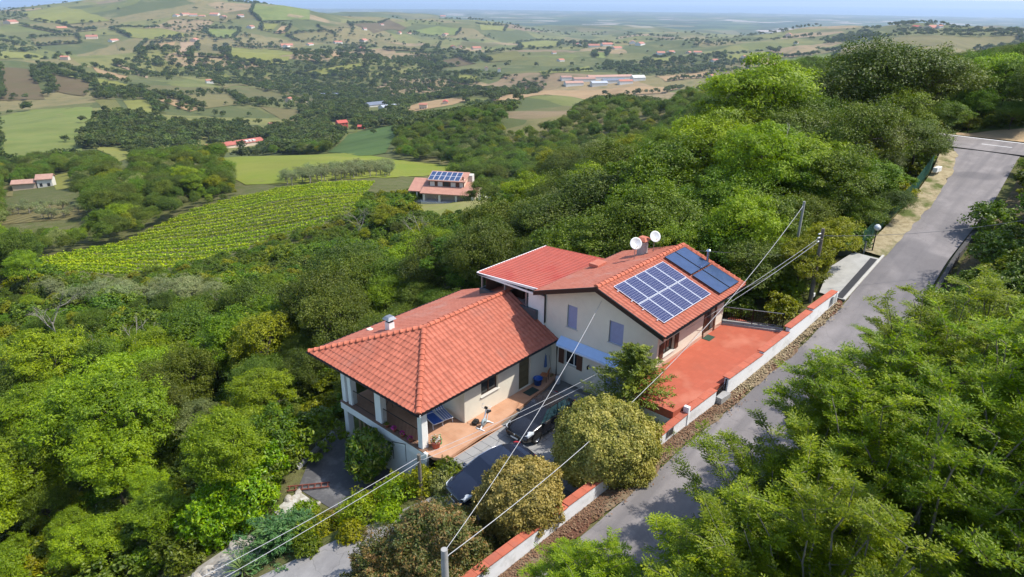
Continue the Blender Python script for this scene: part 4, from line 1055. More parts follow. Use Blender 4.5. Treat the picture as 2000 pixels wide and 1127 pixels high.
part(MB().tube([BP(0.1, -1.3, 0.05), BP(0.05, -2.3, -0.25), BP(-0.1, -3.9, -1.2)], 0.022, 6), 'rail', DARKMETAL, rl)
for p_ in ((0.1, -1.3, 0.05), (0.05, -2.3, -.25), (-0.1, -3.9, -1.2)): part(MB().tube([BP(*p_), BP(p_[0], p_[1], p_[2] - 1.1)], 0.018, 6), 'post', DARKMETAL, rl)
# rock slope beside the ramp
ROCK = mat('pale_limestone', (0.40, 0.37, 0.32), 0.9, col2=(0.30, 0.26, 0.21), scale=2.2, bump=0.5, bscale=12, stain=(0.16, 0.13, 0.08), sscale=1.0)
def rock_mesh(seed):
    rs = np.random.default_rng(seed); bm = bmesh.new(); bmesh.ops.create_icosphere(bm, subdivisions=2, radius=1.0)
    ds = [Vector(rs.normal(size=3)).normalized() for _ in range(9)]; hs = rs.uniform(0.55, 0.95, 9)
    for v in bm.verts:
        for d_, h_ in zip(ds, hs):
            k = v.co.dot(d_)
            if k > h_: v.co -= d_ * (k - h_)
    me = bpy.data.meshes.new('boulder'); bm.to_mesh(me); bm.free(); me.materials.append(ROCK); return me
RKM = [rock_mesh(s) for s in range(4)]
rs = random.Random(5)
spots = [(-9.0 + rs.uniform(-1.6, 1.8), -4.2 + rs.uniform(-1.2, 1.2)) for _ in range(26)] + [(-5.2 + rs.uniform(-1.2, 1.2), -4.4 + rs.uniform(-.9, .9)) for _ in range(9)] + [(-4.2, -3.0), (-3.9, -3.8), (-7.0, -3.0), (-6.6, -3.9)]
for k, (a_, b_) in enumerate(spots):
    s_ = rs.uniform(0.08, 0.30) * (1.3 if a_ < -7.5 else .8)
    o = link('boulder', RKM[k % 4], None, None, BP(a_, b_, gz(a_, -b_) + s_ * 0.15), (rs.uniform(-.5, .5), rs.uniform(-.5, .5), rs.uniform(0, 6)))
    o.scale = (s_ * 1.4, s_, s_ * 0.7)
    tag(o, 'pale limestone boulder on the slope between lower yard and ramp', 'rock', 'boulders on the rocky slope')
WS = mat('white_stony_soil', (0.50, 0.48, 0.43), 0.95, col2=(0.30, 0.27, 0.21), scale=4.0, bump=0.6, bscale=14)
drape('stony_ground', [(-5.6, 3.9), (-3.9, 3.6), (-4.0, 5.3), (-5.6, 5.2)], WS, 0.05, 0.4); drape('stony_ground', [(-11.2, 2.4), (-8.0, 1.9), (-6.6, 3.4), (-6.9, 5.2), (-9.5, 5.8), (-11.5, 4.6)], ROCK, 0.05, 0.4)
# fallen ladder in the yard
ld = empty('fallen_ladder', BP(-3.5, -5.2, gz(-3.5, 5.2) + .10), R(-38), 'rusty red metal ladder lying on the pale stony ground', 'ladder')
RUST = mat('rusty_red_metal', (0.20, 0.055, 0.035), 0.8, var=0.3, scale=6)
for y_ in (-0.18, 0.18): MB().box(-1.1, 1.1, y_ - .025, y_ + .025, 0, .06).build('side_rail', RUST, ld)
for k in range(7): MB().box(-1.0 + k * .33, -0.96 + k * .33, -.155, .155, .015, .045).build('rung', RUST, ld)
# green mesh fence along the road
gf = empty('mesh_fence', BP(42, 10.6, 6.8), 0, 'green wire mesh fence on posts along the dry verge', 'fence')
GREENW = mat('green_fence_wire', (0.05, 0.16, 0.11), 0.6)
xs = np.arange(31.8, 52.0, 2.0)
def fb(x): return float(road_l(x)) - 1.55
for x in xs: part(MB().tube([BP(x, fb(x), rz(x, -.3)), BP(x, fb(x), rz(x, 1.45))], 0.03, 6), 'post', GREENW, gf)
for x in xs[:-1]:
    mb = MB(); n1, n2 = 20, 14
    for i in range(n1 + 1):
        t = x + 2.0 * i / n1
        mb.box(t - .006, t + .006, -fb(t) - .005, -fb(t) + .005, rz(t, .05), rz(t, 1.38))
    for j in range(n2 + 1):
        h = .05 + 1.33 * j / n2
        mb.tube([BP(x, fb(x), rz(x, h)), BP(x + 2, fb(x + 2), rz(x + 2, h))], .006, 3, False, False)
    part(mb, 'mesh_panel', GREENW, gf)
# ---- outlines on the ground (metres) and tall trees (x, b, top, width, kind)
FIELDS = [
  ('green', [(172.0,884.6),(204.2,895.6),(242.1,817.5),(191.6,657.3),(144.5,544.0),(125.1,476.9),(87.5,444.8),(77.8,468.3)]),
  ('brown', [(277.7,1304.9),(308.2,1254.9),(273.9,1113.8),(246.3,995.2),(206.1,1025.5)]),
  ('brown', [(321.8,1254.7),(330.0,1089.1),(289.1,988.3),(277.1,1051.0)]),
  ('lime', [(354.3,1389.9),(373.9,1071.4),(353.5,1032.6),(335.2,1058.7),(331.2,1229.4)]),
  ('lime', [(152.8,549.0),(173.7,540.8),(157.6,478.3),(135.8,448.3),(148.3,500.4)]),
  ('limestripe', [(276.4,918.4),(290.2,887.1),(252.2,754.5),(240.7,777.2)]),
  ('lime', [(293.1,871.7),(324.8,886.9),(290.7,752.8),(255.1,745.2)]),
  ('tan', [(334.5,900.7),(364.4,943.5),(348.0,795.6),(328.6,776.6)]),
  ('olive', [(373.5,953.3),(517.2,1046.7),(414.2,824.9),(350.6,794.5)]),
  ('olivestripe', [(428.6,807.2),(460.1,758.4),(408.9,666.9),(387.1,673.3)]),
  ('bright', [(210.5,476.4),(241.0,427.7),(193.6,252.8),(191.7,184.3),(178.1,186.0),(118.1,169.6),(101.1,174.2),(91.9,198.1),(98.4,220.2)]),
  ('dgreen', [(239.2,372.1),(336.7,487.2),(395.6,488.6),(262.9,332.0),(209.9,272.7),(187.5,265.6)]),
  ('lime', [(848.3,2448.2),(956.2,2347.7),(979.8,2176.2),(873.5,2196.7),(834.0,2249.0)]),
  ('lime', [(809.5,3195.3),(964.2,3235.2),(910.3,2610.8),(803.9,2695.0),(719.8,2754.3)]),
  ('olive', [(662.9,2658.0),(786.8,2735.6),(810.4,2448.0),(718.3,2477.1)]),
  ('stripe', [(960.3,2091.8),(993.1,2064.1),(733.5,1490.1),(680.8,1502.0)]),
  ('lime', [(1018.4,2051.6),(1084.9,1936.2),(1137.2,1776.8),(820.5,1388.6),(737.0,1474.9)]),
  ('bare', [(920.1,2128.2),(966.9,2119.5),(668.4,1503.2),(637.5,1499.5)]),
  ('tan', [(845.3,2147.4),(913.7,2143.2),(893.1,2109.6),(840.8,2119.4)]),
  ('olive', [(777.3,2226.9),(856.2,2191.3),(797.6,2124.5),(751.4,2147.3)]),
  ('green', [(1345.9,2475.2),(7071.0,10738.3),(1478.0,2303.5),(1311.7,2350.1)]),
  ('lime', [(1301.3,2326.4),(1349.6,2298.6),(1277.5,2231.2),(1255.7,2257.8)]),
  ('tan', [(1340.0,2267.2),(1372.7,2255.0),(1311.1,2204.3),(1278.1,2216.6)]),
  ('green', [(1073.6,2282.5),(1196.0,2283.1),(1091.9,2141.2),(1032.9,2170.5)]),
  ('tan', [(584.0,543.7),(967.6,795.9),(1096.3,578.2),(967.2,534.5),(950.8,638.8),(592.0,514.6)]),
  ('tan', [(533.9,645.9),(695.2,770.3),(600.9,599.1),(556.7,585.1),(509.0,603.9)]),
  ('lime', [(769.4,915.2),(830.3,892.8),(721.8,773.8),(726.5,848.0)]),
  ('lime', [(980.2,1019.8),(968.6,946.1),(913.9,909.9),(918.5,954.4)]),
  ('olive', [(1563.4,2032.8),(1768.8,1925.2),(1278.3,1463.3),(1231.8,1569.8)]),
  ('green', [(1954.1,2312.7),(2122.1,2323.2),(2168.1,2228.2),(2075.8,2164.3)]),
  ('brown', [(1721.0,2377.0),(1994.0,2492.8),(1984.4,2364.1),(1666.7,2178.9)]),
  ('limestripe', [(1351.3,1311.4),(1464.6,1284.5),(1253.5,1058.5),(1232.0,1161.1)]),
  ('tan', [(1491.4,621.9),(1657.5,661.1),(1514.1,554.8),(1471.4,579.2)]),
  ('green', [(1658.7,658.1),(1593.8,481.6),(1500.2,466.1),(1504.7,546.7)]),
  ('olive', [(1770.6,511.0),(1761.5,409.6),(1906.7,212.1),(1818.8,187.6),(1668.8,252.0),(1577.8,360.5)]),
  ('lime', [(1713.7,818.8),(1734.3,694.7),(1673.8,643.8),(1597.3,734.6)]),
  ('green', [(1575.7,1106.4),(1693.9,1137.5),(1580.2,1067.4),(1417.5,986.1)]),
  ('lime', [(1573.3,944.6),(1725.3,957.9),(1501.8,837.3),(1463.5,869.9)]),
  ('lime', [(1329.8,583.8),(1424.8,583.3),(1285.2,513.5),(1255.9,539.5)]),
  ('tan', [(1119.1,580.6),(954.9,444.3),(899.0,416.6),(934.5,473.6)]),
  ('olivestripe', [(33.7,259.9),(51.3,223.4),(51.1,211.0),(40.9,203.9),(24.9,219.1)]),
  ('lime', [(75.6,364.2),(93.2,382.8),(63.6,276.4),(56.6,280.5)]),
  ('olive', [(50.8,340.6),(55.2,336.2),(43.5,286.5),(40.8,293.2)]),
  ('olive', [(1310.5,2448.4),(1184.4,2359.8),(1046.6,2473.3),(1106.3,2525.9)]),
  ('lime', [(2409.2,2373.3),(2580.9,2335.8),(2417.1,2202.6),(2230.2,2166.2)]),
  ('olive', [(611.8,1048.1),(588.1,949.5),(497.4,817.9),(549.2,950.8)]),
  ('lime', [(476.0,771.9),(534.9,807.9),(464.8,709.9),(433.8,700.4)]),
  ('tan', [(432.9,1385.2),(436.5,1238.7),(388.3,1148.2),(399.0,1261.7)]),
  ('bare', [(488.3,1419.4),(504.7,1390.5),(488.4,1289.1),(459.4,1219.9),(492.1,1368.5),(480.1,1403.1)]),
  ('bare', [(74.3,452.3),(92.1,442.6),(89.5,432.8),(71.7,440.1)]),
  ('bare', [(584.8,548.6),(972.9,794.2),(968.2,785.5),(574.4,533.9)]),
  ('olive', [(537.7,1145.5),(731.3,1321.9),(729.7,1281.2),(531.4,1098.2)]),
  ('lime', [(829.3,1324.5),(946.5,1300.7),(934.0,1247.9),(826.0,1282.2)]),
  ('olive', [(1306.7,2185.4),(1473.5,2190.2),(1479.9,2140.0),(1295.5,2107.3)]),
  ('tan', [(1164.5,1740.6),(1189.1,1560.5),(1076.6,1435.0),(942.4,1391.3)]),
  ('brown', [(1194.9,1320.6),(1290.8,1327.1),(1212.2,1193.3),(1125.8,1209.2)]),
  ('lime', [(2285.5,2008.6),(2589.4,1997.9),(1753.6,1369.6),(1731.9,1498.4)]),
  ('lime', [(1089.1,897.9),(1309.1,929.9),(1215.3,848.7),(1044.0,847.3)]),
  ('tan', [(1229.8,709.3),(1422.7,696.7),(1290.3,618.5),(1145.1,637.2)]),
  ('olive', [(615.7,2404.5),(717.2,2344.5),(703.3,2269.7),(586.1,2262.3)]),
  ('lime', [(474.1,2143.7),(546.4,2170.1),(565.1,2121.0),(342.3,1579.0)]),
  ('stripe', [(1474.1,2251.5),(1713.5,2399.8),(1600.2,2212.1),(1462.7,2205.1)]),
  ('limestripe', [(560.0,1440.0),(613.4,1459.0),(587.6,1392.5),(533.6,1356.4)]),
]
VINE = [(13.0,143.5),(20.1,150.4),(35.1,154.0),(57.9,172.3),(78.2,175.1),(87.8,164.2),(110.1,149.0),(69.0,101.6),(60.2,100.6),(49.9,104.3),(36.1,103.2),(21.2,103.9),(12.0,110.7)]
YARD2 = [(77.9,94.7),(85.4,97.6),(87.1,77.5),(82.6,69.6),(75.7,69.5),(71.9,77.5),(71.8,86.3)]
OLIVE = [(101.6,192.9),(120.6,198.5),(166.5,214.4),(140.2,178.6),(105.9,166.7),(95.0,176.5)]
WOOD_HEROES = [(50.8,-5.2,15.5,15.1,'lime'),(45.0,-5.8,12.6,10.5,'mid'),(59.3,-1.7,15.5,14.7,'oak'),(64.2,2.3,18.3,16.6,'oak'),(70.6,5.0,17.0,14.3,'oak'),(63.3,-0.2,17.1,12.7,'oak'),(80.0,9.6,16.4,20.1,'lime'),(82.6,6.5,14.1,15.4,'lime'),(46.6,5.1,12.9,9.1,'pale'),(38.2,-4.4,11.9,10.0,'lime'),(32.5,-6.3,10.0,8.9,'mid'),(47.2,-12.3,7.3,10.2,'mid'),(31.9,-11.4,6.9,10.3,'oak'),(27.4,-13.5,4.8,9.5,'oak'),(31.0,-21.5,1.6,9.8,'mid'),(39.9,-20.6,2.5,10.1,'pale'),(33.3,2.2,12.1,8.4,'lime'),(38.0,4.5,11.2,9.0,'lime'),(28.7,1.5,9.4,7.9,'mid'),(24.0,-0.7,8.2,7.5,'oak'),(28.3,5.5,9.0,7.3,'mid'),(36.0,6.7,11.0,7.8,'mid'),(24.6,8.9,7.5,4.6,'yellow'),(28.1,9.8,8.4,4.9,'yellow'),(39.5,9.2,10.2,7.7,'mid'),(50.0,8.9,11.9,9.0,'oak'),(22.5,-3.9,6.8,7.6,'oak'),(20.1,-6.7,5.5,7.2,'mid'),(57.9,5.7,14.0,11.8,'mid'),(63.3,8.8,12.8,11.2,'mid'),(23.7,6.4,7.1,5.3,'oak'),(23.7,3.4,7.5,6.1,'mid'),(34.5,9.5,8.5,5.4,'mid'),(38.0,10.5,7.6,4.9,'oak'),(32.8,6.1,8.4,6.2,'oak'),(53.3,9.6,8.8,6.1,'pale'),(69.8,13.1,12.6,10.7,'oak'),(69.3,9.6,10.5,8.0,'yellow'),(47.0,20.7,11.8,6.9,'mid'),(32.6,22.5,10.3,5.9,'oak'),(40.8,22.6,9.9,6.8,'mid'),(22.4,-16.2,3.5,7.5,'oak'),(20.6,-18.2,2.1,7.6,'mid'),(21.2,2.1,7.5,4.2,'mid')]
WOODS = [[(317.3,1262.4),(328.6,1265.9),(272.5,1030.4),(256.4,1016.1)],[(177.0,646.0),(241.0,744.0),(266.6,686.6),(194.2,516.8),(160.8,542.1)],[(325.4,1067.5),(382.9,1024.6),(326.6,883.8),(279.0,912.7)],[(614.1,1492.4),(764.6,1460.7),(971.4,1223.8),(1015.3,901.1),(883.8,909.0),(714.1,904.8),(589.7,1074.4),(568.2,1392.8)],[(315.7,403.0),(495.4,540.7),(569.9,465.3),(924.6,518.5),(350.0,190.1),(279.5,224.2),(231.5,214.2),(195.5,189.6),(211.0,270.7)],[(341.9,637.1),(418.1,640.7),(227.7,354.7),(284.1,535.4)],[(278.8,648.5),(327.0,661.2),(285.0,582.5),(251.5,591.2)],[(541.4,2404.3),(618.1,2324.7),(577.3,2195.7),(474.1,2143.7)],[(801.9,2134.6),(670.2,1498.0),(630.2,1418.4),(522.4,1438.4)],[(854.9,1442.3),(1315.3,1800.6),(1068.5,1344.6),(855.9,1325.6)],[(1107.4,2418.2),(1268.9,2410.6),(1224.8,2317.4),(1079.2,2293.3)],[(993.4,881.4),(1060.8,810.4),(998.9,761.6),(908.2,805.0)],[(1345.0,884.7),(1560.3,836.1),(1421.4,757.8),(1166.9,752.6)],[(2201.9,736.7),(2273.8,619.1),(1824.7,468.4),(1790.2,568.8)],[(848.6,2731.2),(944.1,2634.2),(907.6,2500.8),(828.3,2631.3)],[(1405.0,2212.4),(1541.7,2134.8),(1467.7,2065.4),(1312.5,2103.8)],[(680.7,1062.4),(679.8,861.8),(426.0,594.8),(427.0,695.2)]]
FAR_HOUSES = [(56.5,304.3,6.7,'tile_low'),(778.0,2238.8,25.7,'white'),(420.0,1476.2,14.3,'pink'),(744.4,2305.1,30.0,'pink'),(762.9,2616.9,29.5,'pink'),(653.8,2715.2,38.8,'pink'),(963.3,2127.4,28.9,'pink'),(1239.9,2295.0,24.2,'white'),(1141.2,1916.0,34.6,'pink'),(1087.6,2505.3,21.1,'white'),(1121.3,2512.0,29.8,'pink'),(1139.0,2489.5,25.4,'white'),(1161.0,2471.9,21.1,'pink'),(1213.1,2483.5,29.9,'white'),(1212.6,2424.9,25.2,'pink'),(1278.7,2427.7,21.2,'white'),(3193.3,3445.8,43.4,'white'),(1800.6,2192.7,21.9,'red'),(1913.4,2271.5,22.9,'pink'),(2054.9,2203.9,27.9,'pink'),(1426.8,1498.4,22.5,'red'),(1506.8,1549.0,16.8,'pink'),(1543.5,1520.0,26.9,'pink'),(1656.5,2220.0,17.1,'white'),(1222.9,1662.8,25.6,'red'),(1543.4,2079.0,28.0,'white'),(1897.6,2424.9,19.0,'white'),(565.2,607.5,10.5,'red'),(530.6,608.8,7.7,'pink'),(1040.5,958.5,9.9,'white'),(1040.2,994.1,9.0,'pink'),(1475.2,1163.8,11.7,'white'),(1308.0,1010.5,15.4,'white'),(1740.7,998.8,21.8,'white'),(1779.8,989.3,22.1,'white'),(1785.8,937.6,18.8,'pink'),(1732.9,884.0,21.1,'white'),(1573.3,755.3,19.0,'white'),(1628.1,708.2,13.8,'white'),(1262.7,604.5,15.3,'white'),(947.5,436.0,22.9,'pink'),(2362.9,891.2,31.2,'pink'),(2054.1,747.4,13.5,'white'),(2152.8,471.7,23.9,'red'),(2144.8,434.0,33.8,'pink'),(2143.2,415.9,13.5,'white'),(361.7,655.3,10.7,'white'),(542.9,884.5,8.2,'red'),(2050.4,1288.8,26.2,'white'),(1789.6,1259.2,33.9,'white'),(1829.1,1239.6,37.7,'white'),(1734.7,1139.1,25.7,'pink'),(1831.3,1348.3,28.2,'white'),(1967.1,1207.1,53.6,'white'),(499.4,852.9,6.2,'pink'),(552.1,1194.3,12.3,'white'),(1132.6,1902.3,24.0,'white'),(1221.2,1917.6,21.1,'white'),(1425.8,2065.2,27.2,'white')]
SITES = {'red': [385.8, 567.2, -100.9, 715], 'red2': [368.7, 511.2, -92.8, 659], 'barnL': [244.2, 573.8, -100.5, 651], 'barnR': [300.0, 572.9, -105.1, 675], 'grey': [574.3, 756.7, -118.3, 979], 'grey2': [540.4, 683.9, -110.5, 901], 'solar': [651.8, 988.6, -134.9, 1213], 'fac': [1057.0, 729.5, -127.2, 1312], 'facL': [1016.3, 769.3, -129.1, 1303], 'facR': [1103.4, 682.3, -121.4, 1325], 'h2': [83.9, 88.6, -21.8, 151], 'h3': [54.6, 294.2, -50.7, 325]}
# ------------------------------------------------------------------ vegetation: prototypes
def leaf_mat(name, cols, trans=0.30, hue=0.018, val=0.26, rough=0.5, spec=0.4, gain=1.5, sat=1.2):
    """cols: three leaf colours blended by a per-leaf value; every plant shifts a little in hue and value"""
    cols = [(min(.6, c[0] * gain), min(.6, c[1] * gain), min(.6, c[2] * gain * .75)) for c in cols]
    M = bpy.data.materials.new(name); M.use_nodes = True
    N, L = M.node_tree.nodes, M.node_tree.links
    b = N['Principled BSDF']; out = N['Material Output']
    at = N.new('ShaderNodeAttribute'); at.attribute_name = 'lv'
    rp = N.new('ShaderNodeValToRGB'); L.new(at.outputs['Fac'], rp.inputs[0])
    e = rp.color_ramp.elements; e.new(0.5)
    for k, c in enumerate(cols): e[k].position = (0.05, 0.5, 0.95)[k]; e[k].color = (*c, 1)
    oi = N.new('ShaderNodeObjectInfo')
    hs = N.new('ShaderNodeHueSaturation'); L.new(rp.outputs[0], hs.inputs['Color']); hs.inputs['Saturation'].default_value = sat
    m1 = N.new('ShaderNodeMapRange'); m1.inputs[3].default_value = 0.5 - hue; m1.inputs[4].default_value = 0.5 + hue; L.new(oi.outputs['Random'], m1.inputs[0]); L.new(m1.outputs[0], hs.inputs['Hue'])
    mm = N.new('ShaderNodeMath'); mm.operation = 'MULTIPLY'; mm.inputs[1].default_value = 7.31; L.new(oi.outputs['Random'], mm.inputs[0])
    fr = N.new('ShaderNodeMath'); fr.operation = 'FRACT'; L.new(mm.outputs[0], fr.inputs[0])
    m2 = N.new('ShaderNodeMapRange'); m2.inputs[3].default_value = 1 - val; m2.inputs[4].default_value = 1 + val; L.new(fr.outputs[0], m2.inputs[0]); L.new(m2.outputs[0], hs.inputs['Value'])
    L.new(hs.outputs[0], b.inputs['Base Color'])
    b.inputs['Roughness'].default_value = rough; b.inputs['Specular IOR Level'].default_value = spec
    tr = N.new('ShaderNodeBsdfTranslucent')
    tm = N.new('ShaderNodeMix'); tm.data_type = 'RGBA'; tm.blend_type = 'MULTIPLY'; tm.inputs[0].default_value = 1.0; L.new(hs.outputs[0], tm.inputs[6]); tm.inputs[7].default_value = (1.25, 1.35, 0.55, 1)
    L.new(tm.outputs[2], tr.inputs['Color'])
    ms = N.new('ShaderNodeMixShader'); ms.inputs[0].default_value = trans
    L.new(b.outputs[0], ms.inputs[1]); L.new(tr.outputs[0], ms.inputs[2]); L.new(ms.outputs[0], out.inputs['Surface'])
    return M
BARK = mat('grey_bark', (0.11, 0.09, 0.07), 0.95, var=0.35, scale=6, bump=0.5, bscale=20)
BARKP = mat('pale_bark', (0.30, 0.27, 0.22), 0.95, var=0.3, scale=6, bump=0.5, bscale=20)
BARKA = mat('ash_bark', (0.17, 0.15, 0.11), 0.95, var=0.3, scale=6)
LM = {
 'oak': leaf_mat('leaf_oak', [(0.032, 0.050, 0.011), (0.064, 0.088, 0.020), (0.125, 0.148, 0.046)]),
 'mid': leaf_mat('leaf_mid_green', [(0.036, 0.066, 0.010), (0.072, 0.112, 0.016), (0.145, 0.185, 0.034)]),
 'lime': leaf_mat('leaf_lime', [(0.070, 0.108, 0.009), (0.128, 0.180, 0.014), (0.22, 0.27, 0.034)], 0.36, 0.012, 0.16),
 'yellow': leaf_mat('leaf_yellow_green', [(0.075, 0.088, 0.012), (0.14, 0.150, 0.020), (0.23, 0.225, 0.042)], 0.34, 0.012, 0.16),
 'pale': leaf_mat('leaf_grey_green', [(0.075, 0.088, 0.040), (0.125, 0.138, 0.066), (0.21, 0.215, 0.12)], 0.22),
 'ash': leaf_mat('leaf_ash', [(0.048, 0.082, 0.008), (0.108, 0.155, 0.012), (0.225, 0.255, 0.030)], 0.45, 0.012, 0.15, sat=1.22, gain=1.6),
 'conifer': leaf_mat('needle_conifer', [(0.042, 0.060, 0.016), (0.085, 0.105, 0.028), (0.155, 0.165, 0.045)], 0.15),
 'juniper': leaf_mat('needle_juniper', [(0.022, 0.048, 0.024), (0.045, 0.082, 0.040), (0.085, 0.12, 0.055)], 0.15),
 'gold': leaf_mat('leaf_gold', [(0.095, 0.085, 0.014), (0.23, 0.18, 0.036), (0.40, 0.30, 0.095)], 0.3, 0.0, 0.0, gain=1.25, sat=0.95),
 'ygold': leaf_mat('leaf_yellow_variegated', [(0.10, 0.115, 0.018), (0.27, 0.25, 0.045), (0.44, 0.38, 0.12)], 0.3, 0.0, 0.0, gain=1.25, sat=0.95),
 'photinia': leaf_mat('leaf_photinia', [(0.042, 0.066, 0.014), (0.088, 0.085, 0.024), (0.21, 0.115, 0.05)], 0.25, 0.0, 0.0, sat=1.0),
 'laurel': leaf_mat('leaf_laurel', [(0.075, 0.165, 0.007), (0.17, 0.31, 0.010), (0.33, 0.44, 0.035)], 0.36, 0.0, 0.0, 0.4, gain=1.0),
 'magnolia': leaf_mat('leaf_magnolia', [(0.028, 0.055, 0.014), (0.062, 0.10, 0.022), (0.17, 0.18, 0.06)], 0.2, 0.0, 0.0, 0.35),
 'olive': leaf_mat('leaf_olive', [(0.085, 0.10, 0.062), (0.14, 0.155, 0.098), (0.22, 0.235, 0.16)], 0.2),
 'vine': leaf_mat('leaf_vine', [(0.105, 0.150, 0.014), (0.18, 0.225, 0.022), (0.28, 0.31, 0.04)], 0.4, 0.01, 0.12, gain=1.75),
 'far': leaf_mat('leaf_far_trees', [(0.036, 0.052, 0.018), (0.060, 0.080, 0.026), (0.105, 0.125, 0.040)], 0.25, 0.02, 0.35, gain=1.25),
}
def unit(v): return v / (np.linalg.norm(v, axis=-1, keepdims=True) + 1e-9)
def leaves(C, Nrm, ln, wd, rng, jit=0.6, axis=None):
    """one folded rhombic leaf per centre; Nrm preferred facing"""
    n = len(C)
    nn = unit(Nrm + rng.normal(0, jit, (n, 3)))
    ax = rng.normal(size=(n, 3)) if axis is None else axis + rng.normal(0, 0.25, (n, 3))
    ax = unit(ax - nn * np.sum(ax * nn, -1, keepdims=True)); sd = np.cross(nn, ax)
    l = (ln * rng.uniform(0.7, 1.3, (n, 1))); w = (wd * rng.uniform(0.75, 1.25, (n, 1)))
    V = np.stack([C - ax * l * .5, C + sd * w * .5 + nn * w * .12 - ax * l * .06, C + ax * l * .5, C - sd * w * .5 + nn * w * .12 - ax * l * .06], 1).reshape(-1, 3)
    F = np.arange(4 * n).reshape(n, 4)
    return V, F
def sph(rng, n): return unit(rng.normal(size=(n, 3)))
def leaf_obj(name, parts_, lv, material):
    V = np.concatenate([p[0] for p in parts_]); F = []; o = 0
    for p in parts_: F.append(p[1] + o); o += len(p[0])
    me = arr_mesh(name, V, np.concatenate(F)); me.materials.append(material)
    at = me.attributes.new('lv', 'FLOAT', 'POINT'); at.data.foreach_set('value', np.repeat(np.concatenate(lv), 4).astype(np.float32))
    return me
def crown_broad(seed, rx, rz, zc, nl, kl, nleaf, ln, wd, material, lobe=0.42, name='crown', low=-0.45, top=1.0, flat=0.75, jit=0.55, rr_=(0.42, 0.92)):
    """lobes on an ellipsoid, clumps on lobes, leaves on clumps"""
    rng = np.random.default_rng(seed)
    d = sph(rng, nl * 3); d = d[d[:, 2] > low][:nl]
    rad = rng.uniform(rr_[0], rr_[1], (len(d), 1))
    LC = d * rad * [rx, rx, rz] + [0, 0, zc]
    LC[0] = (0, 0, zc + rz * 0.5 * top)
    LR = rx * lobe * rng.uniform(0.5, 1.35, len(d))
    CC, CN, CR, CV = [], [], [], []
    for c, r in zip(LC, LR):
        dd = sph(rng, kl * 2); out = unit(c - [0, 0, zc - rz * 0.5])
        dd = dd[(dd @ out > -0.35)][:kl]
        CC.append(c + dd * r * [1, 1, flat] * (rng.uniform(0.7, 1.1, (len(dd), 1)) * np.where(rng.random((len(dd), 1)) < .10, 1.4, 1.0))); CN.append(unit(dd * 0.8 + [0, 0, 0.7])); CR.append(np.full(len(dd), r * 0.36) * rng.uniform(0.7, 1.35, len(dd))); CV.append(np.full(len(dd), rng.normal(0, 0.10)) + rng.normal(0, 0.10, len(dd)))
    CC, CN, CR, CV = map(np.concatenate, (CC, CN, CR, CV))
    k = max(1, nleaf // len(CC))
    dl = sph(rng, len(CC) * k); idx = np.repeat(np.arange(len(CC)), k)
    P = CC[idx] + dl * (CR[idx] * rng.uniform(0.45, 1.15, len(idx)))[:, None] * [1, 1, 0.7]
    N_ = unit(CN[idx] + dl * 0.6)
    lv = np.clip(0.5 + CV[idx] + rng.normal(0, 0.2, len(idx)), 0, 1)
    return leaf_obj(name, [leaves(P, N_, ln, wd, rng, jit)], [lv], material), LC
def trunk_mesh(seed, targets, h, r0, material, name='trunk', zc=None, stems=1):
    rs = random.Random(seed); mb = MB()
    top = Vector((rs.uniform(-.25, .25), rs.uniform(-.25, .25), h))
    mid = Vector((rs.uniform(-.15, .15), rs.uniform(-.15, .15), h * .5))
    mb.tube([(0, 0, -0.6), (0, 0, 0.1), mid, top], [r0 * 1.5, r0 * 1.1, r0 * .85, r0 * .55], 8)
    for t in targets:
        t = Vector(t); s = mid.lerp(top, rs.uniform(0.2, 0.95)); m_ = s.lerp(t, 0.5) + Vector((rs.uniform(-.3, .3), rs.uniform(-.3, .3), rs.uniform(-.2, .4)))
        mb.tube([s, m_, t], [r0 * .4, r0 * .25, r0 * .08], 5)
    me = mb.mesh(name); me.materials.append(material); return me
PROTO = {}
def add_proto(key, crown, trunk, height):
    co = np.empty(len(crown.vertices) * 3, np.float32); crown.vertices.foreach_get('co', co); height = float(np.quantile(co[2::3], .997))
    PROTO.setdefault(key, []).append((crown, trunk, height))
for s in range(3):
    c, lc = crown_broad(100 + s, 3.0, 3.0, 5.4, 24, 26, 30000, 0.145, 0.082, LM['oak']); add_proto('oak', c, trunk_mesh(s, lc, 5.6, 0.16, BARK), 8.8)
for s in range(2):
    c, lc = crown_broad(120 + s, 2.8, 3.1, 5.4, 26, 24, 27000, 0.15, 0.085, LM['mid'], 0.38); add_proto('mid', c, trunk_mesh(10 + s, lc, 5.6, 0.15, BARK), 8.8)
    c, lc = crown_broad(130 + s, 2.7, 2.8, 5.0, 30, 26, 28000, 0.18, 0.065, LM['lime'], 0.34, flat=0.5, jit=0.4); add_proto('lime', c, trunk_mesh(20 + s, lc, 5.2, 0.14, BARK), 8.2)
    c, lc = crown_broad(140 + s, 2.4, 2.6, 4.4, 26, 22, 21000, 0.14, 0.08, LM['yellow'], 0.34); add_proto('yellow', c, trunk_mesh(30 + s, lc, 4.6, 0.12, BARK), 7.4)
c, lc = crown_broad(150, 2.7, 2.8, 4.8, 26, 18, 15000, 0.15, 0.07, LM['pale'], 0.33); add_proto('pale', c, trunk_mesh(40, lc, 5.0, 0.13, BARKP), 8.0)
c, lc = crown_broad(151, 1.9, 1.6, 2.4, 16, 16, 6500, 0.16, 0.05, LM['olive'], 0.38); add_proto('olive', c, trunk_mesh(41, lc, 2.4, 0.14, BARKP), 4.2)
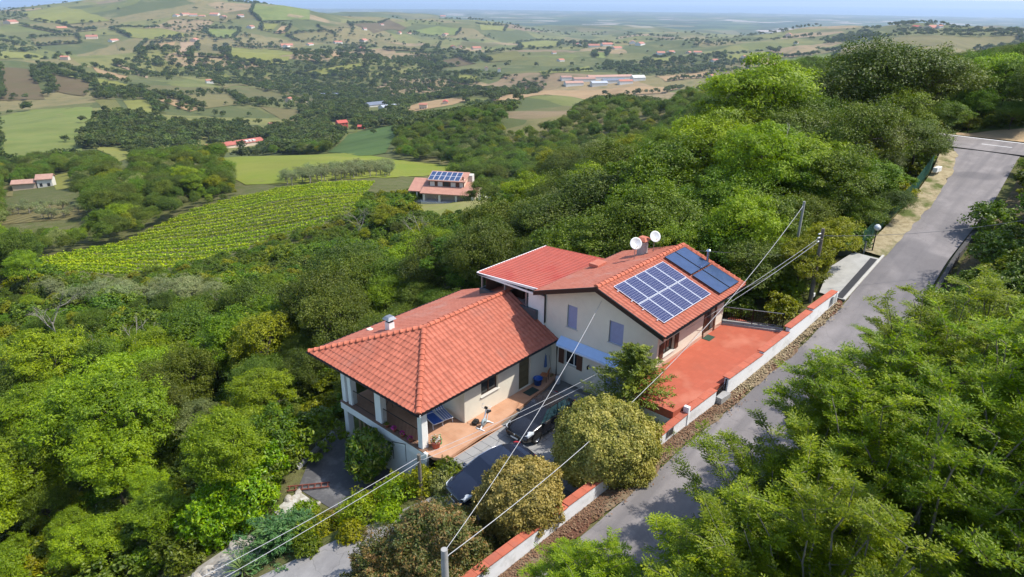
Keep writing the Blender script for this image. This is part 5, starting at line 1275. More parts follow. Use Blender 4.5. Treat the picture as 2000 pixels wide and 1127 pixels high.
# undergrowth bushes
for s in range(2):
    c, lc = crown_broad(160 + s, 1.3, 0.95, 0.75, 12, 12, 3600, 0.17, 0.10, LM[('mid', 'yellow')[s]], 0.42, 'bush', -0.1); add_proto('bush', c, None, 1.8)
c, lc = crown_broad(163, 1.3, 0.95, 0.75, 12, 12, 3600, 0.17, 0.10, LM['oak'], 0.42, 'bush', -0.1); add_proto('bush', c, None, 1.8)
# far trees: few hundred leaf clumps each
for s in range(4):
    c, lc = crown_broad(170 + s, 3.0, 2.7 + 0.5 * s, 3.9 + 0.3 * s, 12, 11, 900, 0.80, 0.62, LM['far'], 0.46, 'far_crown', -0.4, jit=0.4); add_proto('far', c, None, 7.4)
# bare tree
def bare_mesh(seed):
    rs = random.Random(seed); mb = MB()
    def br(p, d, l, r, dep):
        q = p + d * l
        mb.tube([p, p.lerp(q, .5) + Vector([rs.uniform(-.08, .08) * l for _ in range(3)]), q], [r, r * .8, r * .6], 5)
        if dep == 0: return
        for _ in range(3): br(p.lerp(q, rs.uniform(.55, 1)), (d + Vector([rs.gauss(0, .5), rs.gauss(0, .5), rs.gauss(.1, .35)])).normalized(), l * rs.uniform(.55, .8), r * .55, dep - 1)
    br(Vector((0, 0, -.4)), Vector((0, 0, 1)), 2.8, .11, 4)
    me = mb.mesh('branches'); me.materials.append(BARKP); return me
BARE = [bare_mesh(s) for s in (1, 2)]
# ash: upright shoots carrying pinnate leaves
def ash_proto(seed, R_=3.4, H_=8.0, stems=44, ncomp=12000):
    rng = np.random.default_rng(seed); mb = MB(); base = []
    curves = []
    for k in range(stems):
        a = rng.uniform(0, 2 * math.pi); rr = R_ * math.sqrt(rng.uniform(0.02, 1.0)); h = H_ * (1 - 0.5 * (rr / R_) ** 2) * rng.uniform(0.8, 1.05)
        p0 = np.array([0, 0, rng.uniform(0.1, 1.2)]); p2 = np.array([rr * math.cos(a), rr * math.sin(a), h]); p1 = np.array([rr * .45 * math.cos(a), rr * .45 * math.sin(a), h * .42])
        t = np.linspace(0, 1, 9)[:, None]; pts = (1 - t) ** 2 * p0 + 2 * t * (1 - t) * p1 + t ** 2 * p2 + np.concatenate([np.zeros((1, 3)), rng.normal(0, .07, (8, 3))])
        curves.append(pts); mb.tube([tuple(p) for p in pts], [0.055 * (1 - .85 * i / 8) + 0.006 for i in range(9)], 5)
        for s_ in range(7):                      # side twigs
            i = rng.integers(3, 9); q0 = pts[i]; d = unit(rng.normal(size=3) * [1, 1, .5] + [p2[0] * .2, p2[1] * .2, .7]); q1 = q0 + d * rng.uniform(.5, 1.25)
            tw = np.stack([q0, (q0 + q1) / 2 + rng.normal(0, .04, 3), q1]); curves.append(np.concatenate([tw[:1], (tw[:1] + tw[1:2]) / 2, tw[1:2], (tw[1:2] + tw[2:]) / 2, tw[2:]]))
            mb.tube([tuple(p) for p in tw], [.014, .010, .005], 3)
    ncv = len(curves); C, N_, A, LV = [], [], [], []
    for _ in range(ncomp):
        cv = curves[rng.integers(ncv)]; m_ = len(cv); f = (rng.beta(2.6, 1.0) if m_ > 5 else rng.uniform(.1, 1)) * (m_ - 1); i = min(int(f), m_ - 2); p = cv[i] * (1 - f + i) + cv[i + 1] * (f - i); tg = unit(cv[i + 1] - cv[i])
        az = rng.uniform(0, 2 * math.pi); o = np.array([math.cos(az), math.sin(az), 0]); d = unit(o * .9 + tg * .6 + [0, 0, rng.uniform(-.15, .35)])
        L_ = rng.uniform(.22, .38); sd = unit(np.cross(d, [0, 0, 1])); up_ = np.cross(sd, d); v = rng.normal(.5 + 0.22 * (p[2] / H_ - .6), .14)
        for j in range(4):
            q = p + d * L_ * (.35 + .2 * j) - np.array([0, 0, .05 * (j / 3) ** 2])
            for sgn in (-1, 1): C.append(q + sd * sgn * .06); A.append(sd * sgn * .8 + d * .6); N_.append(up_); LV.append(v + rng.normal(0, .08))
        C.append(p + d * L_ * 1.1); A.append(d); N_.append(up_); LV.append(v)
    C, N_, A = np.array(C), np.array(N_), np.array(A)
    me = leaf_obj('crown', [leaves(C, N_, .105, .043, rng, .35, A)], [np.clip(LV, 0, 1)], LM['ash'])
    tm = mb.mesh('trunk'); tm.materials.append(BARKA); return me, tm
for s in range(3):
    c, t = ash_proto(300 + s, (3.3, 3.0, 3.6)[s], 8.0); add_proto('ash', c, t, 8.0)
# clipped balls
def ball_shrub(seed, rx, rz, zc, n, ln, wd, material, lump=0.12, name='crown', fill=.35):
    rng = np.random.default_rng(seed); d = sph(rng, n)
    dirs = sph(rng, 16); w = sum(np.exp(-((1 - d @ q) / 0.05)) for q in dirs); dirs2 = sph(rng, 190); hgt = rng.uniform(.35, 1, 190)
    w2 = np.max(np.stack([h_ * np.exp(-((1 - d @ q) / 0.007)) for q, h_ in zip(dirs2, hgt)]), 0)
    r = (1 - lump * 0.9 + lump * (.6 * np.clip(w, 0, 1.3) + .75 * w2) + rng.normal(0, .03, n)) * np.where(rng.random(n) < .75, 1, rng.uniform(.78, .97, n))
    keep = rng.random(n) < fill + (1.1 - fill) * w2; d, r = d[keep], r[keep]
    P = d * r[:, None] * [rx, rx, rz] + [0, 0, zc]; P = P[P[:, 2] > 0.15]
    dn = unit(P - [0, 0, zc])
    hv = rng.normal(0, .16, 190); near_ = np.argmax(np.stack([unit(P - [0, 0, zc]) @ q for q in dirs2]), 0)
    lv = np.clip(.5 + hv[near_] + rng.normal(0, .22, len(P)), 0, 1)
    return leaf_obj(name, [leaves(P, unit(dn + [0, 0, .35]), ln, wd, rng, .55)], [lv], material)
# feathery conifer
def conifer_crown(seed, h, r, material, nb=95, per=60, droop=.1, name='crown', lean=0.0):
    rng = np.random.default_rng(seed); C, A, N_, LV = [], [], [], []
    for k in range(nb):
        z = h * (k + .5) / nb; L_ = r * (1 - (z / h)) ** .6 * rng.uniform(.65, 1.15) + .18; a = k * 2.399 + rng.normal(0, .3)
        d0 = np.array([math.cos(a), math.sin(a), .45]); v = rng.normal(.5, .15)
        for j in range(per):
            t = rng.uniform(.12, 1.0); p = np.array([0, 0, z]) + d0 * L_ * t * [1, 1, .8 - droop * t] ; spread = .30 * (1.1 - t) * L_ + .05
            q = p + rng.normal(0, 1, 3) * spread * [.55, .55, .28]; C.append(q); A.append(unit(d0 + rng.normal(0, .45, 3) + [0, 0, .25])); N_.append([0, 0, 1]); LV.append(v + rng.normal(0, .15) + .2 * (t - .5))
    return leaf_obj(name, [leaves(np.array(C), np.array(N_, float), .19, .055, rng, .5, np.array(A))], [np.clip(LV, 0, 1)], material)

# ------------------------------------------------------------------ placing plants
HEROES = []
def plant(name, key, a, b, h, label, cat='tree', group=None, z=None, var=None, rz=None, wide=1.0, parts_=None):
    pr = parts_ or PROTO[key][(var if var is not None else random.randrange(100)) % len(PROTO[key])]
    z = gz(a, -b) if z is None else z
    e = empty(name, BP(a, b, z), random.uniform(0, 6.28) if rz is None else rz, label, cat, group)
    s = h / pr[2]; q_ = random.uniform(.85, 1.15); e.scale = (s * wide * q_, s * wide / q_, s)
    if pr[1] is not None: link('trunk', pr[1], None, e)
    link('crown', pr[0], None, e)
    HEROES.append((a, -b, h * 0.36 * wide))
    return e
def single(name, me, a, b, z, label, cat, trunk=None, group=None, rz=0.0, sc=1.0):
    e = empty(name, BP(a, b, z), rz, label, cat, group); e.scale = (sc,) * 3
    if trunk is not None: link('trunk', trunk, None, e)
    link('crown', me, None, e); return e
# garden plants
single('clipped_shrub', ball_shrub(1, 2.6, 2.25, 2.2, 70000, .12, .072, LM['ygold'], .19, fill=.72), 4.7, 7.95, 0.05, 'big round clipped shrub with yellow and green leaves against the white wall', 'shrub', trunk_mesh(50, [(0.8, 0, 2), (-.7, .5, 2), (0, -.8, 2.2)], 1.6, .14, BARK))
single('clipped_shrub', ball_shrub(2, 2.02, 1.82, 1.6, 52000, .12, .062, LM['gold'], .20, fill=.7), -0.25, 6.95, -0.1, 'round clipped shrub with golden brown leaves by the near car', 'shrub', trunk_mesh(51, [(0.6, 0, 1.4), (-.6, .4, 1.5)], 1.2, .12, BARK))
single('photinia_bush', ball_shrub(3, 2.6, 2.1, 1.3, 56000, .13, .06, LM['photinia'], .42, fill=.55), -4.3, 5.8, -0.65, 'loose reddish brown bush in front of the golden shrub', 'shrub', trunk_mesh(52, [(0.7, 0, 1.4), (-.7, .4, 1.5)], 1.2, .12, BARK))
single('photinia_bush', ball_shrub(7, 2.0, 1.7, 1.0, 36000, .13, .06, LM['photinia'], .45, fill=.55), -6.4, 4.9, -1.2, 'lower reddish bush beside the ramp at the bottom edge', 'shrub')
single('grey_bush', ball_shrub(8, .8, .7, .5, 4200, .11, .045, LM['pale'], .5), -2.55, 4.75, -.5, 'pale grey-green bush hiding the nose of the dark blue car', 'shrub')
single('grey_bush', ball_shrub(9, .65, .6, .4, 3200, .11, .045, LM['pale'], .5), -1.7, 4.95, -.35, 'small pale bush between dark blue car and golden shrub', 'shrub')
single('photinia_bush', ball_shrub(4, 1.25, 1.0, .7, 9000, .15, .07, LM['mid'], .40), -3.6, 3.9, -0.75, 'small green bush between ramp and golden shrub', 'shrub')
single('garden_conifer', conifer_crown(5, 5.5, 3.1, LM['conifer'], 170, 120), 8.35, 7.0, 0.0, 'feathery olive green conifer standing at the terrace corner', 'conifer', trunk_mesh(53, [], 5.2, .12, BARK))
single('magnolia_bush', ball_shrub(6, 1.35, 1.45, 1.6, 4200, .30, .10, LM['magnolia'], .3), -0.75, -3.55, -2.8, 'round glossy magnolia bush against the lower white wall', 'shrub', trunk_mesh(54, [(0.3, 0, 1.4), (-.4, .4, 1.5)], 1.3, .07, BARK))
# juniper and hedge strip above the ramp
for k, (a_, b_, r_, key) in enumerate([(-5.0, 0.9, .75, 'yellow'), (-6.6, -0.2, .7, 'mid'), (-3.3, 1.5, .7, 'lime'), (-5.4, -2.6, .9, 'yellow'), (-4.9, -3.3, .8, 'lime'), (-1.0, 1.3, 1.05, 'yellow'), (-2.2, 0.55, 1.1, 'lime'), (-1.3, -0.4, 0.95, 'yellow'), (-3.0, -0.6, 1.15, 'yellow'), (-4.0, 0.1, 1.0, 'lime'), (-2.4, -1.5, 0.8, 'pale'), (-5.2, -1.0, 1.0, 'yellow'), (-4.4, -1.7, 0.8, 'photinia'), (-0.4, 0.55, 0.75, 'yellow'), (-6.2, -1.3, 0.9, 'mid'), (0.2, 1.9, .8, 'mid'), (-0.6, 2.3, .75, 'pale')]):
    names = {'yellow': 'yellow green', 'lime': 'bright green', 'pale': 'greyish', 'photinia': 'brownish', 'mid': 'mid green'}
    me = ball_shrub(20 + k, r_, r_ * .75, r_ * .5, 4200, .15, .06, LM[key], .45)
    zz = gz(a_, -b_)
    single('hedge_bush', me, a_, b_, zz - .05, '%s low bush in the hedge beside the ramp' % names[key], 'bush', None, 'hedge bushes between ramp and lower yard')
single('juniper_bush', conifer_crown(40, 1.9, 2.0, LM['juniper'], 90, 90, -.1), -7.2, -2.05, gz(-7.2, 2.05) - .1, 'wide dark blue-green juniper bush above the ramp', 'shrub')
single('juniper_bush', conifer_crown(41, 1.5, 1.3, LM['juniper'], 60, 70, -.1), -5.9, -1.9, gz(-5.9, 1.9) - .1, 'smaller dark juniper bush beside the stony ground', 'shrub')
for k, (a_, b_, r_, h_) in enumerate([(-6.3, -6.8, 2.1, 2.0), (-7.9, -7.5, 1.9, 1.7), (-5.0, -7.6, 1.7, 1.6)]):
    single('laurel_bush', ball_shrub(45 + k, r_, h_, h_ * .6, 15000, .20, .085, LM['laurel'], .4), a_, b_, gz(a_, -b_), ('largest bright yellow-green laurel bush left of the lower yard', 'bright laurel bush at the lower left of its clump', 'bright laurel bush nearest the lower yard rail')[k], 'shrub', None, 'laurel clump')
single('glossy_bush', ball_shrub(48, 1.8, 1.9, 1.6, 9000, .24, .09, LM['mid'], .4), -3.3, -8.9, gz(-3.3, 8.9), 'glossy mid green bush by the yard rail', 'shrub')
# yucca
def yucca(a, b, label, n=46, L_=1.0):
    rng = np.random.default_rng(9); C, A = [], []
    mb = MB()
    e = empty('yucca_plant', BP(a, b, gz(a, -b)), 0, label, 'plant')
    for k in range(n):
        az = k * 2.399; el = R(8 + 65 * (k / n)); d = Vector((math.cos(az) * math.cos(el), math.sin(az) * math.cos(el), math.sin(el))); s_ = d.cross(Vector((0, 0, 1))).normalized(); l = L_ * random.uniform(.8, 1.1)
        p = Vector((0, 0, .25)); m_ = p + d * l * .55 + Vector((0, 0, .04)); t = p + d * l - Vector((0, 0, .12))
        mb.add([p - s_ * .02, p + s_ * .02, m_ + s_ * .035, t, m_ - s_ * .035], [(0, 1, 2, 4), (4, 2, 3)])
    mb.build('leaves', mat('yucca_leaf', (0.13, 0.19, 0.05), 0.5, var=0.3, scale=3), e)
    MB().tube([(0, 0, -.3), (0, 0, .3)], .08, 7).build('stem', BARK, e)
yucca(-9.0, -1.75, 'spiky yucca rosette at the ramp edge'); yucca(-8.6, -2.6, 'small yucca behind the spiky rosette', 30, .7); yucca(-10.9, -4.7, 'grey-leaved agave on the rocks at the bottom edge', 22, .55)

# near ash trees on the road bank, bottom right
ASHL = ['feathery ash tree, second from the far end of the front row at bottom right', 'feathery ash tree, third from the far end of the front row at bottom right', 'feathery ash tree, fourth from the far end of the front row at bottom right', 'feathery ash tree whose shoots reach over the shaded road at the bottom', 'tall ash tree, second from the far end of the back row at bottom right', 'tall ash tree in the middle of the back row at bottom right', 'ash tree in the back row above the bottom edge', 'low ash tree at the bottom edge right of the road', 'ash tree at the far end of the back row above the dry bank', 'tallest ash tree at the right edge of the picture', 'low ash tree cut off by the bottom edge right of the road', 'tall ash tree in the lower right corner', 'small ash tree at the far end of the front row beside the ditch', 'small ash shoots beside the white wall at the bottom edge', 'ash tree between the two rows, farthest from the camera', 'ash tree between the two rows, second from the far end', 'ash tree between the two rows, second from the bottom edge', 'ash tree between the two rows, nearest the bottom edge']
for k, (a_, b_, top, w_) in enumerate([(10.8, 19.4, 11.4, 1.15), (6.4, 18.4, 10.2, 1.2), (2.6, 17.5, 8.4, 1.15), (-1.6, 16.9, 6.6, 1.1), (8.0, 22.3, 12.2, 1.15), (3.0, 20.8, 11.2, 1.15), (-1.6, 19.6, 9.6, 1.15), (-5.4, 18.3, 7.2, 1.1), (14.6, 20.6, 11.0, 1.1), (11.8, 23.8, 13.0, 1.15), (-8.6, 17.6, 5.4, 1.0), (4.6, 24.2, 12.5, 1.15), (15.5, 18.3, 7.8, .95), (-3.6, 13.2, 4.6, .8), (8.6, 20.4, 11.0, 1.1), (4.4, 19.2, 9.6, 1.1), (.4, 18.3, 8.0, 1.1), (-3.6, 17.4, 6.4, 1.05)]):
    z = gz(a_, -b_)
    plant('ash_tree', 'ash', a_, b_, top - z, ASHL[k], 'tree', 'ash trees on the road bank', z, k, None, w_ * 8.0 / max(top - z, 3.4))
# ------------------------------------------------------------------ fields, woods and far buildings
def field_mat(name, c1, c2, stripe=0.0, ang=0.0, sc=0.05, patch=None):
    B = NB(name)
    c = B.mix(c1, c2, B.rng(B.noise(sc, 6, 0.6), 0.38, 0.64))
    c = B.mix(c, patch or tuple(x * .72 for x in c1), B.rng(B.noise(sc * .3, 5, 0.6), 0.5, 0.68, 0, .7))
    if stripe:
        w = B.N.new('ShaderNodeTexWave'); w.inputs['Scale'].default_value = stripe; w.inputs['Distortion'].default_value = 1.2; w.inputs['Detail'].default_value = 2; w.inputs['Detail Scale'].default_value = .3
        mp = B.N.new('ShaderNodeMapping'); mp.inputs['Rotation'].default_value = (0, 0, ang); B.L.new(B.P, mp.inputs[0]); B.L.new(mp.outputs[0], w.inputs[0])
        c = B.mix(c, tuple(x * .5 for x in c2), B.rng(w.outputs['Fac'], 0.45, 0.7, 0, .65))
    return B.done(c, 0.95, 0.1, B.noise(0.6, 6, .7), 0.5, 0.3)
FM = {'green': field_mat('field_green', (0.132, 0.164, 0.040), (0.164, 0.178, 0.050)), 'lime': field_mat('field_lime', (0.188, 0.185, 0.046), (0.160, 0.168, 0.040)), 'bright': field_mat('field_bright', (0.148, 0.185, 0.023), (0.188, 0.199, 0.036), 0, 0, .03, (0.124, 0.136, 0.026)),
      'dgreen': field_mat('field_dark_green', (0.062, 0.105, 0.028), (0.074, 0.113, 0.032)), 'tan': field_mat('field_tan', (0.288, 0.193, 0.096), (0.320, 0.217, 0.115)), 'bare': field_mat('field_bare_soil', (0.320, 0.224, 0.139), (0.272, 0.189, 0.112)),
      'brown': field_mat('field_brown', (0.140, 0.101, 0.053), (0.120, 0.098, 0.043), 0.09, .9), 'olive': field_mat('field_olive', (0.160, 0.136, 0.056), (0.136, 0.126, 0.046)),
      'limestripe': field_mat('field_striped_lime', (0.176, 0.168, 0.050), (0.144, 0.140, 0.040), 0.11, .5), 'olivestripe': field_mat('field_striped_olive', (0.168, 0.140, 0.059), (0.136, 0.122, 0.046), 0.10, 1.2), 'stripe': field_mat('field_striped', (0.184, 0.154, 0.073), (0.144, 0.133, 0.046), 0.07, 2.2)}
for k, poly in FIELDS: drape('field', poly, FM[k])
drape('yard', YARD2, field_mat('dry_lawn', (0.24, 0.22, 0.09), (0.17, 0.19, 0.05), 0, 0, .12), .12, 1.5)
def pip(x, y, poly):
    x, y = np.asarray(x), np.asarray(y); ins = np.zeros(x.shape, bool); n = len(poly)
    for i in range(n):
        (x0, y0), (x1, y1) = poly[i], poly[(i + 1) % n]
        c = ((y0 > y) != (y1 > y)); xi = x0 + (y - y0) * (x1 - x0) / ((y1 - y0) if y1 != y0 else 1e-9); ins ^= c & (x < xi)
    return ins
def grow(poly, k):
    c = np.mean(poly, 0); return [tuple(c + (np.array(p) - c) * k) for p in poly]
def view_uv(x, y, z):
    """pinhole direction of a point, used only to leave out trees the picture does not reach"""
    d = np.stack([x - CAM[0], y - CAM[1], z - CAM[2]], -1); w = d @ np.array(fw); return (d @ np.array(r2)) / w, (d @ np.array(u2)) / w, w

# vineyard rows: every row is a plant row of its own
drape('vineyard_soil', VINE, field_mat('vineyard_soil', (0.12, 0.115, 0.05), (0.09, 0.10, 0.035), 0, 0, .2), .06, 2.5)  # soil colour darkened to stand for the shade between the rows
hx, hy = math.sin(HEAD), -math.cos(HEAD)            # along the rows (across the view), bowed uphill
def row_frame(s, t): return (CAM[0] + hx * s + math.cos(HEAD) * t, CAM[1] + hy * s + math.sin(HEAD) * t)
ROWN = 0
def ordinal(n):
    small = ['', 'first', 'second', 'third', 'fourth', 'fifth', 'sixth', 'seventh', 'eighth', 'ninth', 'tenth', 'eleventh', 'twelfth']
    return small[n] if n < len(small) else '%d%s' % (n, 'th' if 10 <= n % 100 <= 20 else {1: 'st', 2: 'nd', 3: 'rd'}.get(n % 10, 'th'))
vx = np.array(VINE); sv_ = (vx[:, 0] - CAM[0]) * hx + (vx[:, 1] - CAM[1]) * hy; tv_ = (vx[:, 0] - CAM[0]) * math.cos(HEAD) + (vx[:, 1] - CAM[1]) * math.sin(HEAD)
rngv = np.random.default_rng(77)
t = tv_.min() - 12
while t < tv_.max() + 14:
    s = np.arange(sv_.min(), sv_.max(), 0.22)
    bow = 10.0 * ((s + 48) / 48.0) ** 2 * 0.55 + 1.2 * np.sin(s / 17.0)
    X, Y = row_frame(s, t + bow)
    ok = pip(X, Y, VINE)
    runs = np.split(np.arange(len(s)), np.where(np.diff(ok.astype(int)) != 0)[0] + 1)
    for run in [q for q in runs if ok[q[0]] and len(q) > 30]:
        Xr, Yr = X[run], Y[run]; per = 8
        x = np.repeat(Xr, per) + rngv.normal(0, .15, len(Xr) * per); y = np.repeat(Yr, per) + rngv.normal(0, .15, len(Xr) * per)
        z = np.repeat(ground_z(Xr, Yr), per) + np.abs(rngv.normal(.66, .2, len(x)))
        P = np.stack([x, y, z], -1)
        c0 = np.array([Xr.mean(), Yr.mean(), 0]); c0[2] = gz(c0[0], c0[1])
        me = leaf_obj('vine_row', [leaves(P - c0, np.tile([0, 0, 1.0], (len(P), 1)) + rngv.normal(0, .4, (len(P), 3)), .40, .32, rngv, .5)], [np.clip(rngv.normal(.5, .22, len(P)), 0, 1)], LM['vine'])
        o = link('vine_row', me, None, None, tuple(c0)); ROWN += 1
        tag(o, '%s row of green grapevines counted from the near edge of the vineyard' % ordinal(ROWN), 'vine row', 'vine rows of the vineyard')
    t += 3.4 + 0.010 * (t - 110)

# scatter helper: stuff instanced by geometry nodes from prototype objects outside the scene
def scatter(name, pts, scl, rot, idx, objs, label, cat, sxy=None):
    pc = bpy.data.collections.new(name + '_kinds')
    for k, me in enumerate(objs): pc.objects.link(bpy.data.objects.new('%s_kind_%02d' % (name, k), me))
    me = bpy.data.meshes.new(name); me.vertices.add(len(pts)); me.vertices.foreach_set('co', np.asarray(pts, np.float32).ravel()); me.update()
    for an, av, ty in (('scl', scl, 'FLOAT_VECTOR'), ('rot', rot, 'FLOAT'), ('idx', idx, 'INT')):
        a = me.attributes.new(an, ty, 'POINT')
        a.data.foreach_set('vector' if ty == 'FLOAT_VECTOR' else 'value', np.asarray(av, np.int32 if ty == 'INT' else np.float32).ravel())
    o = link(name, me); tag(o, label, cat, None, 'stuff')
    g = bpy.data.node_groups.new(name, 'GeometryNodeTree')
    g.interface.new_socket('Geometry', in_out='INPUT', socket_type='NodeSocketGeometry'); g.interface.new_socket('Geometry', in_out='OUTPUT', socket_type='NodeSocketGeometry')
    N, L = g.nodes, g.links
    gi, go = N.new('NodeGroupInput'), N.new('NodeGroupOutput')
    ci = N.new('GeometryNodeCollectionInfo'); ci.inputs['Collection'].default_value = pc; ci.inputs['Separate Children'].default_value = True; ci.inputs['Reset Children'].default_value = True
    ip = N.new('GeometryNodeInstanceOnPoints'); ip.inputs['Pick Instance'].default_value = True
    def attr(nm, ty):
        n = N.new('GeometryNodeInputNamedAttribute'); n.data_type = ty; n.inputs['Name'].default_value = nm; return n.outputs['Attribute']
    cx_ = N.new('ShaderNodeCombineXYZ'); L.new(attr('rot', 'FLOAT'), cx_.inputs[2])
    L.new(gi.outputs[0], ip.inputs['Points']); L.new(ci.outputs[0], ip.inputs['Instance']); L.new(attr('idx', 'INT'), ip.inputs['Instance Index']); L.new(cx_.outputs[0], ip.inputs['Rotation']); L.new(attr('scl', 'FLOAT_VECTOR'), ip.inputs['Scale']); L.new(ip.outputs[0], go.inputs[0])
    md = o.modifiers.new('scatter', 'NODES'); md.node_group = g
    return o

# tall trees behind the house and along the road
HLN = {}
HL = {'oak': '%s dark green tree from the left in the wood behind the villa', 'mid': '%s mid green tree from the left in the wood behind the villa', 'lime': '%s bright lime green tree from the left in the wood behind the villa', 'yellow': '%s yellow-green tree from the left behind the leaning utility pole', 'pale': '%s grey-green thin tree from the left in the wood beside the road'}
for k, (a_, b_, top, w_, key) in enumerate(sorted(WOOD_HEROES, key=lambda q: math.atan2(-q[1] - CAM[1], q[0] - CAM[0]), reverse=True)):
    HLN[key] = HLN.get(key, 0) + 1
    z = gz(a_, -b_); h = max(top - z, 2.5) * (1.12 if a_ < 56 else 1.0); pr = PROTO[key][k % len(PROTO[key])]
    wide = (w_ / 6.4) / (h / pr[2])
    plant('broadleaf_tree', key, a_, b_, h, HL[key] % ordinal(HLN[key]), 'tree', 'tall trees behind the house', z - .3, k, None, min(max(wide, .75), 1.35))
# the wood on the slope
NEARP = ['oak', 'oak', 'mid', 'lime', 'yellow', 'pale']
def poisson(n, spacing, rmax, rmin, th0, th1, seed):
    rng = np.random.default_rng(seed)
    r = np.sqrt(rng.uniform(rmin ** 2, rmax ** 2, n)); th = rng.uniform(th0, th1, n) + HEAD
    x, y = CAM[0] + r * np.cos(th), CAM[1] + r * np.sin(th)
    cell, keep = {}, []
    sp = spacing(x, y, r)
    for i in range(n):
        g_ = (int(x[i] // 3.0), int(y[i] // 3.0)); ok = True
        for dx in (-2, -1, 0, 1, 2):
            for dy in (-2, -1, 0, 1, 2):
                for j in cell.get((g_[0] + dx, g_[1] + dy), ()):
                    if (x[i] - x[j]) ** 2 + (y[i] - y[j]) ** 2 < sp[i] ** 2: ok = False; break
                if not ok: break
            if not ok: break
        if ok: cell.setdefault(g_, []).append(i); keep.append(i)
    return x[keep], y[keep], r[keep]
BLOCK = [VINE, YARD2, OLIVE] + [p for k, p in FIELDS if math.hypot(p[0][0], p[0][1]) < 700]
def blocked(x, y, m=0.0):
    b = -y; bad = np.zeros(x.shape, bool)
    for p in BLOCK: bad |= pip(x, y, p)
    bad |= rect_d(x, b, -0.5, 20.5, -9.7, 9) < 1.3 + m
    bad |= rect_d(x, b, -12.0, 1.0, -6.6, 9) < 0.6 + m
    bad |= (x > -40) & (x < 68) & (b > np.where(x > 24, road_l(x) - 2.6, wall_b(x) - 1.5) - m) & (b < road_r(x) + 1.6 + m)
    bad |= rect_d(x, b, 24.4, 31.5, 9.2, 14) < .6
    bad |= rect_d(x, b, 56, 70, 4, 24) < 1.0
    bad |= (np.hypot(x - 90, y - 84) < 13)
    return bad
x, y, r = poisson(26000, lambda x, y, r: np.where(r < 70, 3.1, 3.7), 260, 14, -R(60), R(52), 21)
ok = ~blocked(x, y)
# sun-facing slope near the far house is scrub: fewer trees
hp_ = np.array([(h[0], h[1]) for h in HEROES])
dh = np.min(np.hypot(x[:, None] - hp_[:, 0], y[:, None] - hp_[:, 1]), 1)
ok &= dh > 1.9
right = (-y > road_r(x)) & (x > -40)
ok &= ~(right & (rect_d(x, -y, -12, 20, 12, 27) < 2)); ok &= ~((x > 20) & (x < 58) & (-y > 14) & (-y < road_r(x) + 7.5))
x, y, r = x[ok], y[ok], r[ok]
z = ground_z(x, y)
n1 = fbm(x / 24.0, y / 24.0, 31, 3); n2 = fbm(x / 11.0, y / 11.0, 51, 2)
rr_ = np.random.default_rng(5).random(len(x))
sp = np.where(n1 + (rr_ - .5) * .7 > 0.22, 3, np.where(n1 + (rr_ - .5) * .7 < -0.30, 0, np.where(rr_ < .45, 2, np.where(rr_ < .70, 1, np.where(rr_ < .80, 4, np.where(rr_ < .88, 5, 3))))))
lowleft = (r < 46) & ((x - CAM[0]) * hx + (y - CAM[1]) * hy < -12); sp = np.where(lowleft & (rr_ < .62), 3, sp)
nearhouse = (rect_d(x, -y, -2, 25, -22, -9) < 1); sp = np.where(nearhouse & (rr_ < .75), 0, sp)
scrub = (np.hypot(x - 62, y - 66) < 30) & (n2 > -.25); sp = np.where(scrub & (rr_ < .3), 4, sp)
h = 4.6 + 5.2 * np.random.default_rng(6).random(len(x)) ** 1.8 + n2 * 1.5
h = np.where(scrub, h * .58, h); h = np.where(lowleft, h * .68, h); h = np.where(nearhouse, h * .88, h)
front = (r > 78) & (r < 125) & ((x - CAM[0]) * hx + (y - CAM[1]) * hy < 0); h = np.where(front, h * .55, h)
strip = (r > 165) & (r < 300) & ((x - CAM[0]) * hx + (y - CAM[1]) * hy > -95); h = np.where(strip, h * .5, h)
def around(p, w_, d_, rot=0.0):
    c_, s_ = math.cos(rot), math.sin(rot); return [(p[0] + a * c_ - b * s_, p[1] + a * s_ + b * c_) for a, b in ((-w_, -d_), (w_, -d_), (w_, d_), (-w_, d_))]
_bl, _br = np.array(SITES['barnL'][:2]), np.array(SITES['barnR'][:2])
OPEN = [around((_bl + _br) / 2, np.linalg.norm(_br - _bl) / 2 + 3, 12, math.atan2(*(_br - _bl)[::-1]))] + [around(SITES[q], w_, w_) for q, w_ in (('red', 10), ('red2', 7), ('h3', 14), ('grey', 18), ('solar', 22))] + [around(SITES['h2'], 8, 8)]
def overlooks(x, y, top):
    """low scrub where open ground lies in view just behind"""
    bad = np.zeros(x.shape, bool)
    for poly in [VINE, YARD2] + OPEN + [p for k_, p in FIELDS if math.hypot(p[0][0] - CAM[0], p[0][1] - CAM[1]) < 900]:
        c_ = np.mean(poly, 0); zp = gz(c_[0], c_[1]) + (2.0 if poly is VINE else 0); f = (CAM[2] - zp) / np.maximum(CAM[2] - top, .1)
        bad |= (f > 1) & pip(CAM[0] + (x - CAM[0]) * f, CAM[1] + (y - CAM[1]) * f, poly)
    return bad
for it in range(4):
    h = np.where(overlooks(x, y, z + h) | overlooks(x, y, z + h * .5), h * .62, h)
u_, v_, w_ = view_uv(x, y, z + h * .7)
inv = (np.abs(u_) < .80) & (np.abs(v_) < .47) & (w_ > 0)
order = np.argsort(-(h / r) * inv)
solo = set(order[:250].tolist())
KN = {0: 'oak', 1: 'oak', 2: 'mid', 3: 'lime', 4: 'yellow', 5: 'pale'}
FL = {'oak': 'dense dark green tree in the wood below the villa', 'mid': 'mid green tree in the wood below the villa', 'lime': 'bright lime green tree in the wood below the villa', 'yellow': 'yellowish green tree in the wood below the villa', 'pale': 'grey-green sparse tree in the wood below the villa'}
